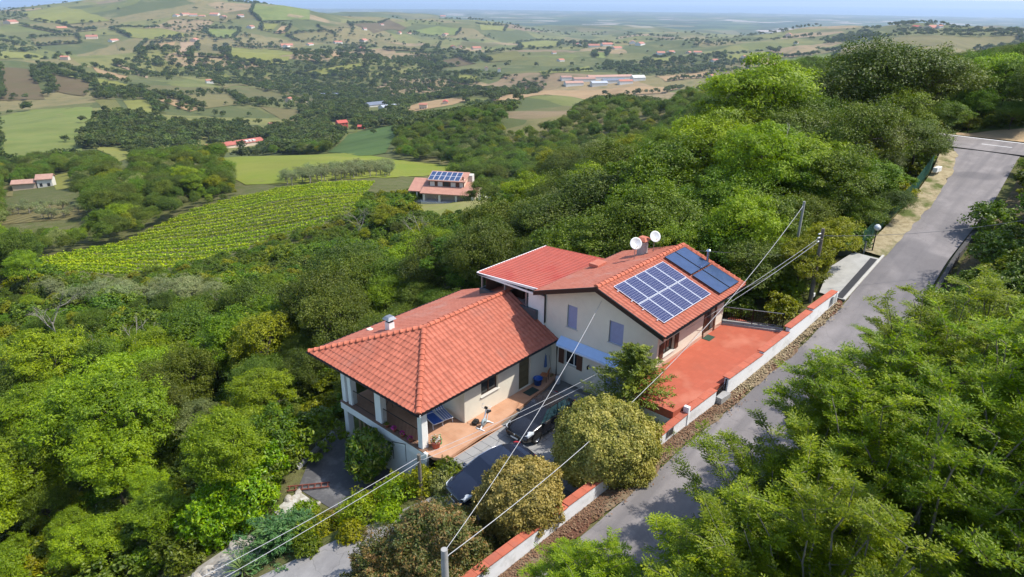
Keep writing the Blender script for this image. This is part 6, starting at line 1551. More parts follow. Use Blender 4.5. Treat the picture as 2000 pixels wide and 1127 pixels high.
AREAS = [('by the bottom left corner', lambda x, y: (x < -12) & (y < 20)), ('left of the rocky slope', lambda x, y: (x < -2) & (y < 26)), ('close behind the tiled hip roof', lambda x, y: (x > -2) & (x < 24) & (y < 22)), ('between villa and scrub', lambda x, y: (x > 8) & (y < 48)), ('on the left slope', lambda x, y: (x <= 8) & (y < 60)), ('near the vineyard', lambda x, y: x < 1e9)]
def area_of(x, y):
    for k_, (nm, fn) in enumerate(AREAS):
        if fn(x, y): return k_
LBL, cnt_ = {}, {}
for i in sorted(solo, key=lambda i: -math.atan2(y[i] - CAM[1], x[i] - CAM[0])):
    key = (KN[int(sp[i])], area_of(x[i], y[i])); cnt_[key] = cnt_.get(key, 0) + 1
    LBL[i] = '%s %s tree from the left in the wood %s' % (ordinal(cnt_[key]), {'oak': 'dark green', 'mid': 'mid green', 'lime': 'lime green', 'yellow': 'yellowish', 'pale': 'grey-green'}[key[0]], AREAS[key[1]][0])
protos, pidx = [], {}
for key in ('oak', 'mid', 'lime', 'yellow', 'pale'):
    for q in PROTO[key]: pidx.setdefault(key, []).append(len(protos)); protos.append(q)
SP, SS, SR, SI = [], [], [], []
for i in range(len(x)):
    if h[i] < 2.0: continue
    key = KN[int(sp[i])]; v = i % len(PROTO[key]); pr = PROTO[key][v]
    if i in solo:
        plant('woodland_tree', key, float(x[i]), float(-y[i]), float(h[i]), LBL[i], 'tree', 'trees of the wood on the slope', float(z[i]) - .2, v, None, random.uniform(.9, 1.25))
    else:
        s = h[i] / pr[2]; w = s * random.uniform(.9, 1.25); SP.append((x[i], y[i], z[i] - .2)); SS.append((w, w, s)); SR.append(random.uniform(0, 6.28)); SI.append(pidx[key][v])
scatter('woodland', SP, SS, SR, SI, [q[0] for q in protos], 'mixed green wood spreading over the slopes beyond the villa', 'woodland')
# undergrowth
x, y, r = poisson(34000, lambda x, y, r: np.full(x.shape, 1.75), 120, 12, -R(58), R(50), 33)
ok = ~blocked(x, y, -.4); x, y, r = x[ok], y[ok], r[ok]; z = ground_z(x, y)
k = len(x); rg = np.random.default_rng(8)
s = rg.uniform(.55, 1.25, k)
scatter('undergrowth', np.stack([x, y, z - .1], 1), np.stack([s * 1.2, s * 1.2, s], 1), rg.uniform(0, 6.28, k), rg.integers(0, 3, k), [q[0] for q in PROTO['bush']], 'bushy green undergrowth between the trees', 'undergrowth')
# scrub on the slope between wood and vineyard
x, y, r = poisson(9000, lambda x, y, r: np.full(x.shape, 2.1), 175, 70, -R(12), R(38), 37)
ok = ~blocked(x, y, -.3); x, y, r = x[ok], y[ok], r[ok]; z = ground_z(x, y); rg = np.random.default_rng(18); s = rg.uniform(.7, 1.9, len(x))
s = np.where(overlooks(x, y, z + s * .6), np.minimum(s, rg.uniform(.5, 1.0, len(x))), s); k = len(x)
scatter('scrub', np.stack([x, y, z - .15], 1), np.stack([s * 1.25, s * 1.25, s], 1), rg.uniform(0, 6.28, k), rg.choice([0, 0, 1, 2], k), [q[0] for q in PROTO['bush']], 'yellow-green scrub on the slope before the vineyard', 'undergrowth')
# bare trees seen in the wood
BARES = [(2.1, -44.1, 7.8), (-1.3, -47.2, 7.4), (12.5, -46.1, 7.5), (54.8, -81.6, 7.5), (0.9, -71.6, 8), (57.1, -66.6, 7), (37.2, 2.8, 7.8)]
for k, (a_, b_, h_) in enumerate(BARES):
    z_ = gz(a_, -b_); e = empty('bare_tree', BP(a_, b_, z_ + .6), random.uniform(0, 6), ('grey leafless tree standing in the wood left of the villa' if k < 6 else 'pale bare trunk rising in the wood behind the upper roof'), 'tree', 'dead trees in the wood')
    e.scale = (h_ / 6.0,) * 3; link('branches', BARE[k % 2], None, e)
# olive grove on the ridge field edge
x, y = np.array([p for p in [(random.uniform(90, 170), random.uniform(160, 216)) for _ in range(900)]]).T
ok = pip(x, y, OLIVE); x, y = x[ok], y[ok]; kept = []
for i in range(len(x)):
    if all((x[i] - x[j]) ** 2 + (y[i] - y[j]) ** 2 > 9 for j in kept): kept.append(i)
for i in kept: plant('olive_tree', 'olive', float(x[i]), float(-y[i]), random.uniform(3.6, 4.8), 'grey-green olive tree in the row at the vineyard top', 'tree', 'olive trees beside the bright field', None, 0, None, 1.15)
for k in range(26):
    a_ = random.uniform(6, 21); b_ = -91 + (a_ - 6) * 1.25 + random.uniform(-5, 5)
    if not bool(blocked(np.array([a_]), np.array([-b_]))[0]): plant('olive_tree', 'olive', a_, b_, random.uniform(3.2, 4.4), 'grey-green olive tree below the vineyard', 'tree', 'olive trees below the vineyard', None, 0, None, 1.15)
for k in range(34):
    fx = FIELDS[[i for i, f in enumerate(FIELDS) if f[0] == 'olivestripe'][-1]][1]
    p_ = np.mean(fx, 0) + np.array([random.uniform(-14, 14), random.uniform(-28, 28)])
    if pip(p_[0], p_[1], fx): plant('olive_tree', 'olive', float(p_[0]), float(-p_[1]), random.uniform(2.6, 3.4), 'small olive tree in the grove at the left edge', 'tree', 'olive trees of the left grove', None, 0, None, 1.1)

# far trees: thousands, as one mass
rg = np.random.default_rng(91)
n = 150000
lr = rg.uniform(math.log(235), math.log(4200), n); th = rg.uniform(-R(50), R(50), n)
rr = np.exp(lr); x = CAM[0] + rr * np.cos(th + HEAD); y = CAM[1] + rr * np.sin(th + HEAD)
inw = np.zeros(n, bool); inf = np.zeros(n, bool)
for p in WOODS: inw |= pip(x, y, p)
for k_, p in FIELDS: inf |= pip(x, y, p)
inf |= pip(x, y, VINE)
m1 = fbm(x / 260.0, y / 260.0, 71, 4); m2 = fbm(x / 60.0, y / 60.0, 72, 3)
dens = np.where(inw, .52, np.where(m1 + .35 * m2 > .20, .50, np.where(m1 + .6 * m2 > .10, .05, .005)))
dens = np.where(rr < 420, np.maximum(dens, .10), dens)
dens = np.where((rr < 480) & inw, .20, dens)
dens = np.where(inf, np.where(inw, .15, .0012), dens)
dens *= np.where(rr > 2600, .55, 1.0)
keep = rg.random(n) < dens; x, y, rr = x[keep], y[keep], rr[keep]
# hedgerows along the field edges
HX, HY = [], []
for k_, p in FIELDS:
    for i in range(len(p)):
        a_, b_ = np.array(p[i]), np.array(p[(i + 1) % len(p)]); L_ = np.linalg.norm(b_ - a_)
        if random.random() < .5: continue
        for q in np.arange(0, L_, 4.2):
            if random.random() < .75: c_ = a_ + (b_ - a_) * q / L_ + rg.normal(0, 1.8, 2); HX.append(c_[0]); HY.append(c_[1])
HX, HY = np.array(HX), np.array(HY); hr = np.hypot(HX - CAM[0], HY - CAM[1]); ok = (hr > 380) & (hr < 4200)
x, y, rr = np.concatenate([x, HX[ok]]), np.concatenate([y, HY[ok]]), np.concatenate([rr, hr[ok]])
fh = np.array([(q[0], q[1]) for q in FAR_HOUSES] + [(v[0], v[1]) for v in SITES.values()])
dd = np.min(np.hypot(x[:, None] - fh[:, 0], y[:, None] - fh[:, 1]), 1); ok = dd > 7 + rr * .006
ok &= np.hypot(x - SITES['fac'][0], y - SITES['fac'][1]) > 95; x, y, rr = x[ok], y[ok], rr[ok]
z = ground_z(x, y); k = len(x)
s = rg.uniform(.65, 1.35, k) * np.where(rr > 1500, 1.25, 1.0) * np.where(rr < 420, .9, 1.0)
hh = s * 7.0
ok = ~((overlooks(x, y, z + hh) | overlooks(x, y, z + hh * .4)) & (rr < 1100)); x, y, z, s, rr = x[ok], y[ok], z[ok], s[ok], rr[ok]; k = len(x)
nr = rr < 480
nk = ['oak', 'mid', 'oak', 'yellow', 'mid', 'pale']; kk = rg.integers(0, 6, k)
scatter('valley_wood', np.stack([x, y, z - .3], 1)[nr], np.stack([s * .95, s * .95, s * .85], 1)[nr], rg.uniform(0, 6.28, k)[nr], np.array([pidx[nk[q]][0] for q in kk])[nr], [q[0] for q in protos], 'green trees in the folds of the near valley', 'woodland')
x, y, z, s, rr = x[~nr], y[~nr], z[~nr], s[~nr], rr[~nr]; k = len(x)
scatter('distant_trees', np.stack([x, y, z - .3], 1), np.stack([s * 1.1, s * 1.1, s], 1), rg.uniform(0, 6.28, k), rg.integers(0, 4, k), [q[0] for q in PROTO['far']], 'dark green woods and hedgerows across the far hills', 'woodland')

# ---- far buildings
ROOFR = mat('far_terracotta_roof', (0.42, 0.17, 0.11), 0.85, var=0.2, scale=.6, rand=.15)
ROOFP = mat('far_pale_tile_roof', (0.40, 0.235, 0.175), 0.85, var=0.2, scale=.6, rand=.15)
ROOFRED = mat('far_red_wall', (0.42, 0.085, 0.06), 0.8, var=0.1, scale=.5)
ROOFG = mat('far_grey_roof', (0.16, 0.18, 0.22), 0.6, var=0.2, scale=.3)
WALLF = mat('far_white_wall', (0.62, 0.59, 0.53), 0.9, var=0.1, scale=.5, rand=.12)
WALLP = mat('far_cream_wall', (0.60, 0.48, 0.36), 0.9, var=0.1, scale=.5, rand=.12)
DARKW = mat('far_window', (0.03, 0.03, 0.035), 0.3)
def gable_house(name, x, y, w, d, h, rz, wm, rm, label, cat='house', group=None, roof=.28, wins=2, z=None):
    z = (min(gz(x + dx, y + dy) for dx in (-w / 2, w / 2) for dy in (-d / 2, d / 2)) + gz(x, y)) / 2 if z is None else z
    e = empty(name, (x, y, z), rz, label, cat, group)
    mb = MB(); rh = d * roof
    mb.box(-w / 2, w / 2, -d / 2, d / 2, -2.5, h); mb.hull([(-w / 2, -d / 2, h), (-w / 2, d / 2, h), (-w / 2, 0, h + rh)], [(w / 2, -d / 2, h), (w / 2, d / 2, h), (w / 2, 0, h + rh)])
    mb.build('wall', wm, e)
    o = .45; mb = MB(); t = .25
    for s_ in (-1, 1):
        yy = s_ * (d / 2 + o); ze = h - o * roof * 2
        mb.hull([(-w / 2 - o, yy, ze), (w / 2 + o, yy, ze), (w / 2 + o, 0, h + rh), (-w / 2 - o, 0, h + rh)][::s_], [(-w / 2 - o, yy, ze + t), (w / 2 + o, yy, ze + t), (w / 2 + o, 0, h + rh + t), (-w / 2 - o, 0, h + rh + t)][::s_])
    mb.build('roof', rm, e)
    if wins:
        nwin = max(2, int(w / 3))
        for s_ in range(nwin):
            cx_ = -w / 2 + w * (s_ + .5) / nwin
            for fl in range(max(1, int(h / 2.9))):
                MB().box(cx_ - .5, cx_ + .5, -d / 2 - .04, -d / 2 + .1, 1.0 + fl * 2.9, 2.3 + fl * 2.9).build('window', DARKW, e)
    return e
FHL = {'white': 'pale walled farmhouse with tiled roof far off on the hills', 'pink': 'cream farmhouse with orange roof far off on the hills', 'red': 'farmhouse with vivid red roof far off on the hills', 'tile_low': 'white house with orange roof and low wing below the left fields'}
random.seed(4)
for k, (x_, y_, w_, kind) in enumerate(FAR_HOUSES):
    far_ = math.hypot(x_ - CAM[0], y_ - CAM[1])
    if kind == 'tile_low':
        e = gable_house('farmhouse', x_ + 3, y_ - 1, 5.4, 5.2, 4.0, HEAD - R(70), WALLF, ROOFP, FHL[kind], 'house', None, .25, 2)
        mb = MB(); mb.box(-11.5, -3.2, -2.6, 2.6, -2.5, 2.6); mb.build('wall', WALLP, e)
        mb = MB(); mb.hull([(-11.9, -3.1, 2.5), (-3.15, -3.1, 2.5), (-3.15, 0, 3.6), (-11.9, 0, 3.6)], [(-11.9, -3.1, 2.75), (-3.15, -3.1, 2.75), (-3.15, 0, 3.85), (-11.9, 0, 3.85)]); mb.hull([(-11.9, 0, 3.6), (-3.15, 0, 3.6), (-3.15, 3.1, 2.5), (-11.9, 3.1, 2.5)], [(-11.9, 0, 3.85), (-3.15, 0, 3.85), (-3.15, 3.1, 2.75), (-11.9, 3.1, 2.75)]); mb.build('roof', ROOFP, e)
        continue
    w_ = min(max(w_, 9), 34); hgt = random.choice((3.4, 5.6, 5.8))
    gable_house('farmhouse', x_, y_, w_, w_ * random.uniform(.55, .8), hgt, random.uniform(-.9, .9), WALLF if kind == 'white' else WALLP, {'white': ROOFR, 'pink': ROOFR, 'red': ROOFRED}[kind], FHL[kind], 'house', 'farmhouses on the far hills', .22, 0 if far_ > 1100 else 2)
S = SITES
def face_cam(x, y): return math.atan2(y - CAM[1], x - CAM[0]) - R(90)
x_, y_ = S['red'][:2]; gable_house('red_house', x_, y_, 10, 8, 6.0, face_cam(x_, y_) + .4, ROOFRED, ROOFRED, 'bright red two-storey house in the valley below the dark green field', 'house', None, .25, 2)
x_, y_ = S['red2'][:2]; gable_house('red_shed', x_, y_, 6, 5, 2.6, face_cam(x_, y_) - .2, ROOFRED, ROOFRED, 'small red shed beside the bright red house', 'shed', None, .25, 1)
p, q = np.array(S['barnL'][:2]), np.array(S['barnR'][:2]); c_ = (p + q) / 2; L_ = np.linalg.norm(q - p)
e = gable_house('long_barn', c_[0], c_[1], L_, 11, 3.0, math.atan2(q[1] - p[1], q[0] - p[0]), WALLP, mat('barn_rust_roof', (0.40, 0.12, 0.085), .85, var=.2, scale=.3), 'very long low barn with rusty red roof in the valley', 'barn', None, .20, 0, min(S['barnL'][2], S['barnR'][2]) + .5)
for k in range(3): MB().box(L_ * .2 + k * 3.4, L_ * .2 + 2.4 + k * 3.4, -5.2, -2.0, 3.45, 4.9).build('skylight', WALLF, e)
x_, y_ = S['grey'][:2]; gable_house('grey_barn', x_, y_, 30, 16, 4.5, face_cam(x_, y_) + .55, WALLF, ROOFG, 'grey roofed barn among trees in the valley', 'barn', None, .18, 0)
x_, y_ = S['grey2'][:2]; gable_house('grey_barn', x_, y_, 26, 14, 4.0, face_cam(x_, y_) + .5, WALLF, mat('far_pale_roof', (0.38, 0.40, 0.44), .6), 'pale grey roofed shed in front of the grey barn', 'barn', None, .15, 0)
x_, y_ = S['solar'][:2]; gable_house('solar_barn', x_, y_, 40, 16, 4.5, face_cam(x_, y_) - .05, WALLF, ROOFG, 'white barn with blue-grey panel roof in the valley wood', 'barn', None, .16, 0)
c_ = np.array(S['fac'][:2]); fa = face_cam(*c_)
for k, (dx, dy, w, d, roofm) in enumerate([(-42, 0, 34, 14, ROOFP), (-24, 26, 42, 14, ROOFP), (6, 44, 50, 14, ROOFP), (4, 2, 30, 14, mat('far_pale_roof', (0.38, 0.40, 0.44), .6)), (30, 20, 42, 14, ROOFG), (42, 60, 50, 14, ROOFP), (52, 4, 26, 12, ROOFR), (76, 40, 24, 18, WALLF), (-58, 30, 20, 12, ROOFP)]):
    px_, py_ = c_[0] + dx * math.cos(fa) - dy * math.sin(fa), c_[1] + dx * math.sin(fa) + dy * math.cos(fa)
    gable_house('factory_shed', px_, py_, w, d, 6.0, fa + .35, WALLF, roofm, 'long factory shed with tiled or metal roof in the valley works', 'factory', 'sheds of the valley works', .2, 0)

# ---- neighbouring house with panels on its upper roof
x_, y_, z_ = S['h2'][:3]
h2 = empty('neighbour_house', (x_, y_, z_ + .2), face_cam(x_, y_) - R(16), 'low neighbouring house with rooftop panels beyond the wood', 'house')
def hp2(mb, name, m_, parent=None): return mb.build(name, m_, parent or h2)
X0 = -5.0
h2.scale = (1.18, 1.0, 0.86)
PINKROOF = mat('neighbour_roof_tiles', (0.42, 0.215, 0.155), .85, col2=(0.37, 0.18, 0.13), scale=1.2, bump=.3, bscale=8)
hp2(MB().box(X0, X0 + 10.7, -0.3, 8.2, -2.5, 0.12), 'plinth', mat('neighbour_plinth', (0.55, 0.53, 0.49), .9, var=.1))
hp2(MB().box(X0 + .2, X0 + 10.5, 2.4, 8.0, .12, 2.9), 'wall', WALLP)
mb = MB(); mb.hull([(X0 + 10.3, 0.4, .12), (X0 + 10.3, 8.0, .12), (X0 + 10.3, 8.0, 2.9), (X0 + 10.3, 5.2, 4.2), (X0 + 10.3, .4, 2.2)], [(X0 + 10.55, 0.4, .12), (X0 + 10.55, 8.0, .12), (X0 + 10.55, 8.0, 2.9), (X0 + 10.55, 5.2, 4.2), (X0 + 10.55, .4, 2.2)])
hp2(mb, 'wall', mat('neighbour_cream', (0.66, 0.57, 0.40), .9, var=.08))
mb = MB(); mb.hull([(X0 - .2, -.2, 2.2), (X0 + 11, -.2, 2.2), (X0 + 11, 5.2, 4.25), (X0 - .2, 5.2, 4.25)], [(X0 - .2, -.2, 2.4), (X0 + 11, -.2, 2.4), (X0 + 11, 5.2, 4.45), (X0 - .2, 5.2, 4.45)])
mb.hull([(X0 - .2, 5.2, 4.25), (X0 + 11, 5.2, 4.25), (X0 + 11, 8.6, 2.8), (X0 - .2, 8.6, 2.8)], [(X0 - .2, 5.2, 4.45), (X0 + 11, 5.2, 4.45), (X0 + 11, 8.6, 3.0), (X0 - .2, 8.6, 3.0)])
hp2(mb, 'roof', PINKROOF)
for px_ in (.3, 3.4, 6.7, 9.9): hp2(MB().box(X0 + px_, X0 + px_ + .4, .1, .5, .12, 2.22), 'pillar', WALLF)
hp2(MB().box(X0 + .9, X0 + 7.9, 2.9, 7.3, 2.9, 4.95), 'wall', BROWNWOOD)
hp2(MB().box(X0 + 7.9, X0 + 7.98, 2.9, 7.3, 2.9, 5.6), 'wall', WALLP)
for k, px_ in enumerate((1.1, 2.7, 5.3, 7.05)): hp2(MB().box(X0 + px_, X0 + px_ + (.95 if k < 3 else .7), 2.84, 2.9, 3.55, 4.75), 'panel', WALLF)
hp2(MB().box(X0 + 3.95, X0 + 4.9, 2.82, 2.9, 3.5, 4.8), 'window', DARKW)
hp2(MB().box(X0 + 7.6, X0 + 8.9, 6.2, 8.2, 2.9, 5.9), 'stair_tower', WALLF)
mb = MB(); mb.hull([(X0 + .6, 2.5, 4.95), (X0 + 8.3, 2.5, 4.95), (X0 + 8.3, 7.2, 6.3), (X0 + .6, 7.2, 6.3)], [(X0 + .6, 2.5, 5.12), (X0 + 8.3, 2.5, 5.12), (X0 + 8.3, 7.2, 6.47), (X0 + .6, 7.2, 6.47)])
r2_ = hp2(mb, 'roof', PINKROOF)
for k in range(6):
    xa = X0 + .75 + k * 1.06; mb = MB()
    mb.hull([(xa, 2.75, 5.22), (xa + .98, 2.75, 5.22), (xa + .98, 6.7, 6.36), (xa, 6.7, 6.36)], [(xa, 2.75, 5.3), (xa + .98, 2.75, 5.3), (xa + .98, 6.7, 6.44), (xa, 6.7, 6.44)])
    pv = hp2(mb, 'solar_panel', ALU, r2_)
    for j in range(2):
        f0, f1 = (.02 + j * .5), (.48 + j * .5); mb = MB()
        mb.hull([(xa + .05, 2.75 + 3.95 * f0, 5.302 + 1.14 * f0), (xa + .93, 2.75 + 3.95 * f0, 5.302 + 1.14 * f0), (xa + .93, 2.75 + 3.95 * f1, 5.302 + 1.14 * f1), (xa + .05, 2.75 + 3.95 * f1, 5.302 + 1.14 * f1)], [(xa + .05, 2.75 + 3.95 * f0, 5.315 + 1.14 * f0), (xa + .93, 2.75 + 3.95 * f0, 5.315 + 1.14 * f0), (xa + .93, 2.75 + 3.95 * f1, 5.315 + 1.14 * f1), (xa + .05, 2.75 + 3.95 * f1, 5.315 + 1.14 * f1)])
        hp2(mb, 'cell', COLLECT, r2_)
hp2(MB().box(X0 + 7.5, X0 + 7.75, 3.4, 3.65, 5.2, 6.2), 'chimney', BROWNWOOD, r2_)
mb = MB(); mb.hull([(X0 - 3.0, 1.2, 2.2), (X0 - .05, 1.2, 2.2), (X0 - .05, 6.8, 4.2), (X0 - 3.0, 6.8, 4.2)], [(X0 - 3.0, 1.2, 2.4), (X0 - .05, 1.2, 2.4), (X0 - .05, 6.8, 4.4), (X0 - 3.0, 6.8, 4.4)])
hp2(mb, 'roof', PINKROOF); hp2(MB().box(X0 - 2.8, X0 + .1, 4.0, 8, 0, 2.9), 'wall', WALLP); hp2(MB().box(X0 - 3.2, X0 - .05, 1.0, 4.0, -2, .1), 'plinth', MATS['neighbour_plinth'])
for px_ in (-2.8, -1.4): hp2(MB().box(X0 + px_, X0 + px_ + .3, 1.4, 1.7, .1, 2.25), 'pillar', WALLF)
for k, (dx, dy, nm, lb, m_) in enumerate([(7.6, 2.2, 'garden_table', 'pale table on the terrace right of the neighbouring house', WALLF), (8.8, 4.5, 'blue_tarpaulin', 'blue covered pile right of the neighbouring house', mat('blue_tarp', (0.03, 0.10, 0.45), .6)), (8.2, 0.2, 'stone_pile', 'pale stone pile right of the neighbouring house', STONE)]):
    c, s_ = math.cos(h2.rotation_euler.z), math.sin(h2.rotation_euler.z)
    wx, wy = x_ + dx * c - dy * s_, y_ + dx * s_ + dy * c; wz = gz(wx, wy)
    mb = MB()
    if nm == 'garden_table':
        mb.bevbox(-1.1, 1.1, -.6, .6, .7, .78, .02)
        for sx in (-.95, .95):
            for sy in (-.45, .45): mb.box(sx - .05, sx + .05, sy - .05, sy + .05, 0, .7)
    else:
        rs2 = random.Random(k)
        for q in range(7): mb.bevbox(*[v for pr_ in [(lambda c_, w__: (c_ - w__, c_ + w__))(rs2.uniform(-.7, .7), rs2.uniform(.3, .6)), (lambda c_, w__: (c_ - w__, c_ + w__))(rs2.uniform(-.6, .6), rs2.uniform(.3, .5)), (-.3, rs2.uniform(.3, .9))] for v in pr_], .08)
    o = mb.build(nm, m_, None, (wx, wy, wz)); tag(o, lb, {'garden_table': 'table', 'blue_tarpaulin': 'tarpaulin', 'stone_pile': 'stones'}[nm])
# ------------------------------------------------------------------ cars
def wheel(parent, x, y, r_=.32, w=.21, side=1, rimcol=None):
    e = MB(); prof = [(r_ * .62, -w / 2), (r_ * .95, -w / 2), (r_, -w / 2 + .03), (r_, w / 2 - .03), (r_ * .95, w / 2), (r_ * .62, w / 2)]
    e.lathe(prof, (0, 0, 0), 24)
    t = e.build('wheel', mat('tyre_rubber', (0.018, 0.018, 0.018), .9), parent, (x, y, r_), (R(90), 0, 0))
    rim = MB(); rim.lathe([(.02, w * .28 * -side), (r_ * .2, w * .30 * -side), (r_ * .22, w * .2 * -side), (r_ * .56, w * .22 * -side), (r_ * .64, w * .48 * -side)], (0, 0, 0), 24)
    for k in range(5):
        a = k * 2 * math.pi / 5; d = Vector((math.cos(a), math.sin(a), 0)); s_ = Vector((-math.sin(a), math.cos(a), 0)); z0, z1 = -side * w * .24, -side * w * .42
        rim.hull([tuple(d * r_ * .12 - s_ * .035 + Vector((0, 0, z0))), tuple(d * r_ * .12 + s_ * .035 + Vector((0, 0, z0))), tuple(d * r_ * .62 + s_ * .02 + Vector((0, 0, z0))), tuple(d * r_ * .62 - s_ * .02 + Vector((0, 0, z0)))],
                 [tuple(d * r_ * .12 - s_ * .03 + Vector((0, 0, z1))), tuple(d * r_ * .12 + s_ * .03 + Vector((0, 0, z1))), tuple(d * r_ * .62 + s_ * .018 + Vector((0, 0, z1))), tuple(d * r_ * .62 - s_ * .018 + Vector((0, 0, z1)))])
    rim.build('rim', mat('alloy_rim', (0.55, 0.56, 0.58), .3, metal=.9), t)
def car(a, b, z, rz, pitch, paint, label, length=4.45, hatch=True, chrome=False, roofz=1.47):
    e = empty('car', (a, -b, z), 0, label, 'car'); e.rotation_euler = (0, pitch, rz)
    BODY = mat('paint_' + label.split()[0] + ('_hatch' if hatch else '_saloon'), paint, .25, coat=.6, spec=.4)
    k = length / 4.45
    st = [(0.0, .52, .34, .56), (.06, .66, .26, .64), (.2, .78, .22, .72), (.45, .855, .20, .80), (.75, .885, .19, .86), (1.1, .895, .19, .915), (1.4, .90, .19, .95), (2.0, .905, .19, .965), (2.8, .905, .19, .985), (3.4, .895, .20, 1.0), (3.85, .87, .22, 1.01), (4.2, .81, .27, .99), (4.38, .72, .34, .92), (4.45, .60, .40, .72)]
    V, F = [], []
    for x, w, zb, zh in st:
        ring = [(0, zb), (w * .86, zb), (w * .97, zb + .09), (w, .5 + .08 * (zh > .6)), (w * .985, zh - .12), (w * .93, zh - .03), (w * .78, zh + .005), (0, zh + .03)]
        V += [(x * k, y_, z_) for y_, z_ in ring] + [(x * k, -y_, z_) for y_, z_ in ring[-2:0:-1]]
    n = 14
    for i in range(len(st) - 1):
        for j in range(n): F.append((i * n + j, i * n + (j + 1) % n, (i + 1) * n + (j + 1) % n, (i + 1) * n + j))
    F.append(tuple(range(n))[::-1]); F.append(tuple((len(st) - 1) * n + j for j in range(n)))
    mb = MB(); mb.add(V, F, True); body = mb.build('body', BODY, e)
    # cabin
    xb0, xb1 = 1.12 * k, (4.18 if hatch else 3.95) * k; xr0, xr1 = 1.98 * k, (3.72 if hatch else 3.25) * k
    base = [(xb0, .80), (1.45 * k, .835), (2.6 * k, .845), (3.5 * k, .82), (xb1, .72)]; roof = [(xr0, .585), (xr0 + .25, .61), (2.8 * k, .615), (xr1 - .2, .60), (xr1, .55)]
    def rise(x): return roofz - .05 * ((x / k - 2.6) / .9) ** 2 - (0 if hatch else .0)
    zb = [.93, .955, .97, .99, 1.0]
    mb = MB(); V = []
    for (x, w), z_ in zip(base, zb): V += [(x, w, z_), (x, -w, z_)]
    for (x, w) in roof: V += [(x, w, rise(x)), (x, -w, rise(x))]
    F = []
    for i in range(4): F += [(2 * i, 2 * i + 2, 10 + 2 * i + 2, 10 + 2 * i), (2 * i + 3, 2 * i + 1, 10 + 2 * i + 1, 10 + 2 * i + 3), (10 + 2 * i, 10 + 2 * i + 2, 10 + 2 * i + 3, 10 + 2 * i + 1)]
    F += [(1, 0, 10, 11), (8, 9, 19, 18)]
    mb.add(V, F); mb.build('cabin', BODY, e)
    G = mat('car_glass', (0.02, 0.045, 0.055), .05, spec=.8, coat=.5)
    def pane(name, c, inset=.07, off=.012):
        c = [Vector(p) for p in c]; ct = sum(c, Vector()) / 4; nr = (c[1] - c[0]).cross(c[3] - c[0]).normalized()
        c = [p.lerp(ct, inset) + nr * off for p in c]
        MB().quad(*c).build(name, G, e)
    def Vt(i): return Vector(V[i])
    pane('windscreen', [Vt(1), Vt(0), Vt(10), Vt(11)], .05); pane('rear_window', [Vt(8), Vt(9), Vt(19), Vt(18)], .10)
    for sgn in (0, 1):
        for i, j in ((0, 1), (1, 2), (2, 3), (3, 4)):
            q = [Vt(2 * i), Vt(2 * j), Vt(10 + 2 * j), Vt(10 + 2 * i)] if sgn == 0 else [Vt(2 * j + 1), Vt(2 * i + 1), Vt(11 + 2 * i), Vt(11 + 2 * j)]
            q = q[::-1] if (q[1] - q[0]).cross(q[3] - q[0]).y * (1 if sgn == 0 else -1) < 0 else q
            pane('side_window', q, .09)
    # lights, grille, plate, mirrors
    HL_ = mat('headlamp_glass', (0.55, 0.58, 0.60), .15, spec=.8)
    for s_ in (-1, 1):
        mb = MB(); mb.hull([(.08 * k, s_ * .50, .60), (.18 * k, s_ * .775, .58), (.55 * k, s_ * .865, .70), (.40 * k, s_ * .66, .755)][::s_], [(.085 * k, s_ * .50, .66), (.20 * k, s_ * .77, .70), (.60 * k, s_ * .845, .80), (.44 * k, s_ * .64, .815)][::s_]); mb.build('headlight', HL_, e)
        mb = MB(); mb.bevbox(1.28 * k, 1.45 * k, s_ * .96 - .09, s_ * .96 + .09, .93, 1.06, .03); mb.box(1.33 * k, 1.41 * k, min(s_ * .80, s_ * .90), max(s_ * .80, s_ * .90), .95, .99); mb.build('mirror', BODY, e)
        mb = MB(); mb.hull([(4.25 * k, s_ * .62, .80), (4.15 * k, s_ * .83, .80), (4.12 * k, s_ * .83, .96), (4.24 * k, s_ * .62, .96)], [(4.43 * k, s_ * .60, .80), (4.32 * k, s_ * .77, .80), (4.29 * k, s_ * .78, .96), (4.40 * k, s_ * .60, .95)]); mb.build('tail_light', mat('tail_lamp', (0.35, 0.02, 0.02), .2), e)
        if chrome:
            mb = MB(); mb.tube([(xb0 + .1, s_ * .845, .955), (xr0 - .02, s_ * .63, rise(xr0) - .01), (2.8 * k, s_ * .655, rise(2.8 * k)), (xr1, s_ * .59, rise(xr1) - .01), (xb1 - .1, s_ * .77, 1.01)], .022, 5); mb.build('chrome_trim', mat('chrome', (0.75, 0.75, 0.76), .15, metal=1.0), e)
        for x in (.80 * k, 3.52 * k):
            wheel(e, x, s_ * .80, .325, .21, s_)
            mb = MB(); n_ = 14; ring = [(x + .40 * math.cos(math.pi * q / n_), .30 + .40 * math.sin(math.pi * q / n_)) for q in range(n_ + 1)] 
            mb.add([(x, s_ * .906, .30)] + [(px_, s_ * .908, pz_) for px_, pz_ in ring], [(0, q + 1, q + 2) for q in range(n_)]); mb.build('wheel_arch', mat('arch_black', (0.008, 0.008, 0.008), .9), e)
    mb = MB(); mb.hull([(-.012, -.42, .42), (-.012, .42, .42), (-.002, .46, .54), (-.002, -.46, .54)], [(.08, -.42, .42), (.08, .42, .42), (.08, .46, .54), (.08, -.46, .54)]); mb.build('grille', mat('grille_black', (0.01, 0.01, 0.011), .5), e)
    MB().box(-.03, -.013, -.25, .25, .335, .42).build('number_plate', mat('plate_white', (0.62, 0.62, 0.60), .5), e)
    mb = MB(); mb.lathe([(0, .0), (.055, .0), (.055, .012), (0, .014)], (0, 0, 0), 14); mb.build('badge', STEEL, e, (-.006, 0, .585), (0, R(-75), 0))
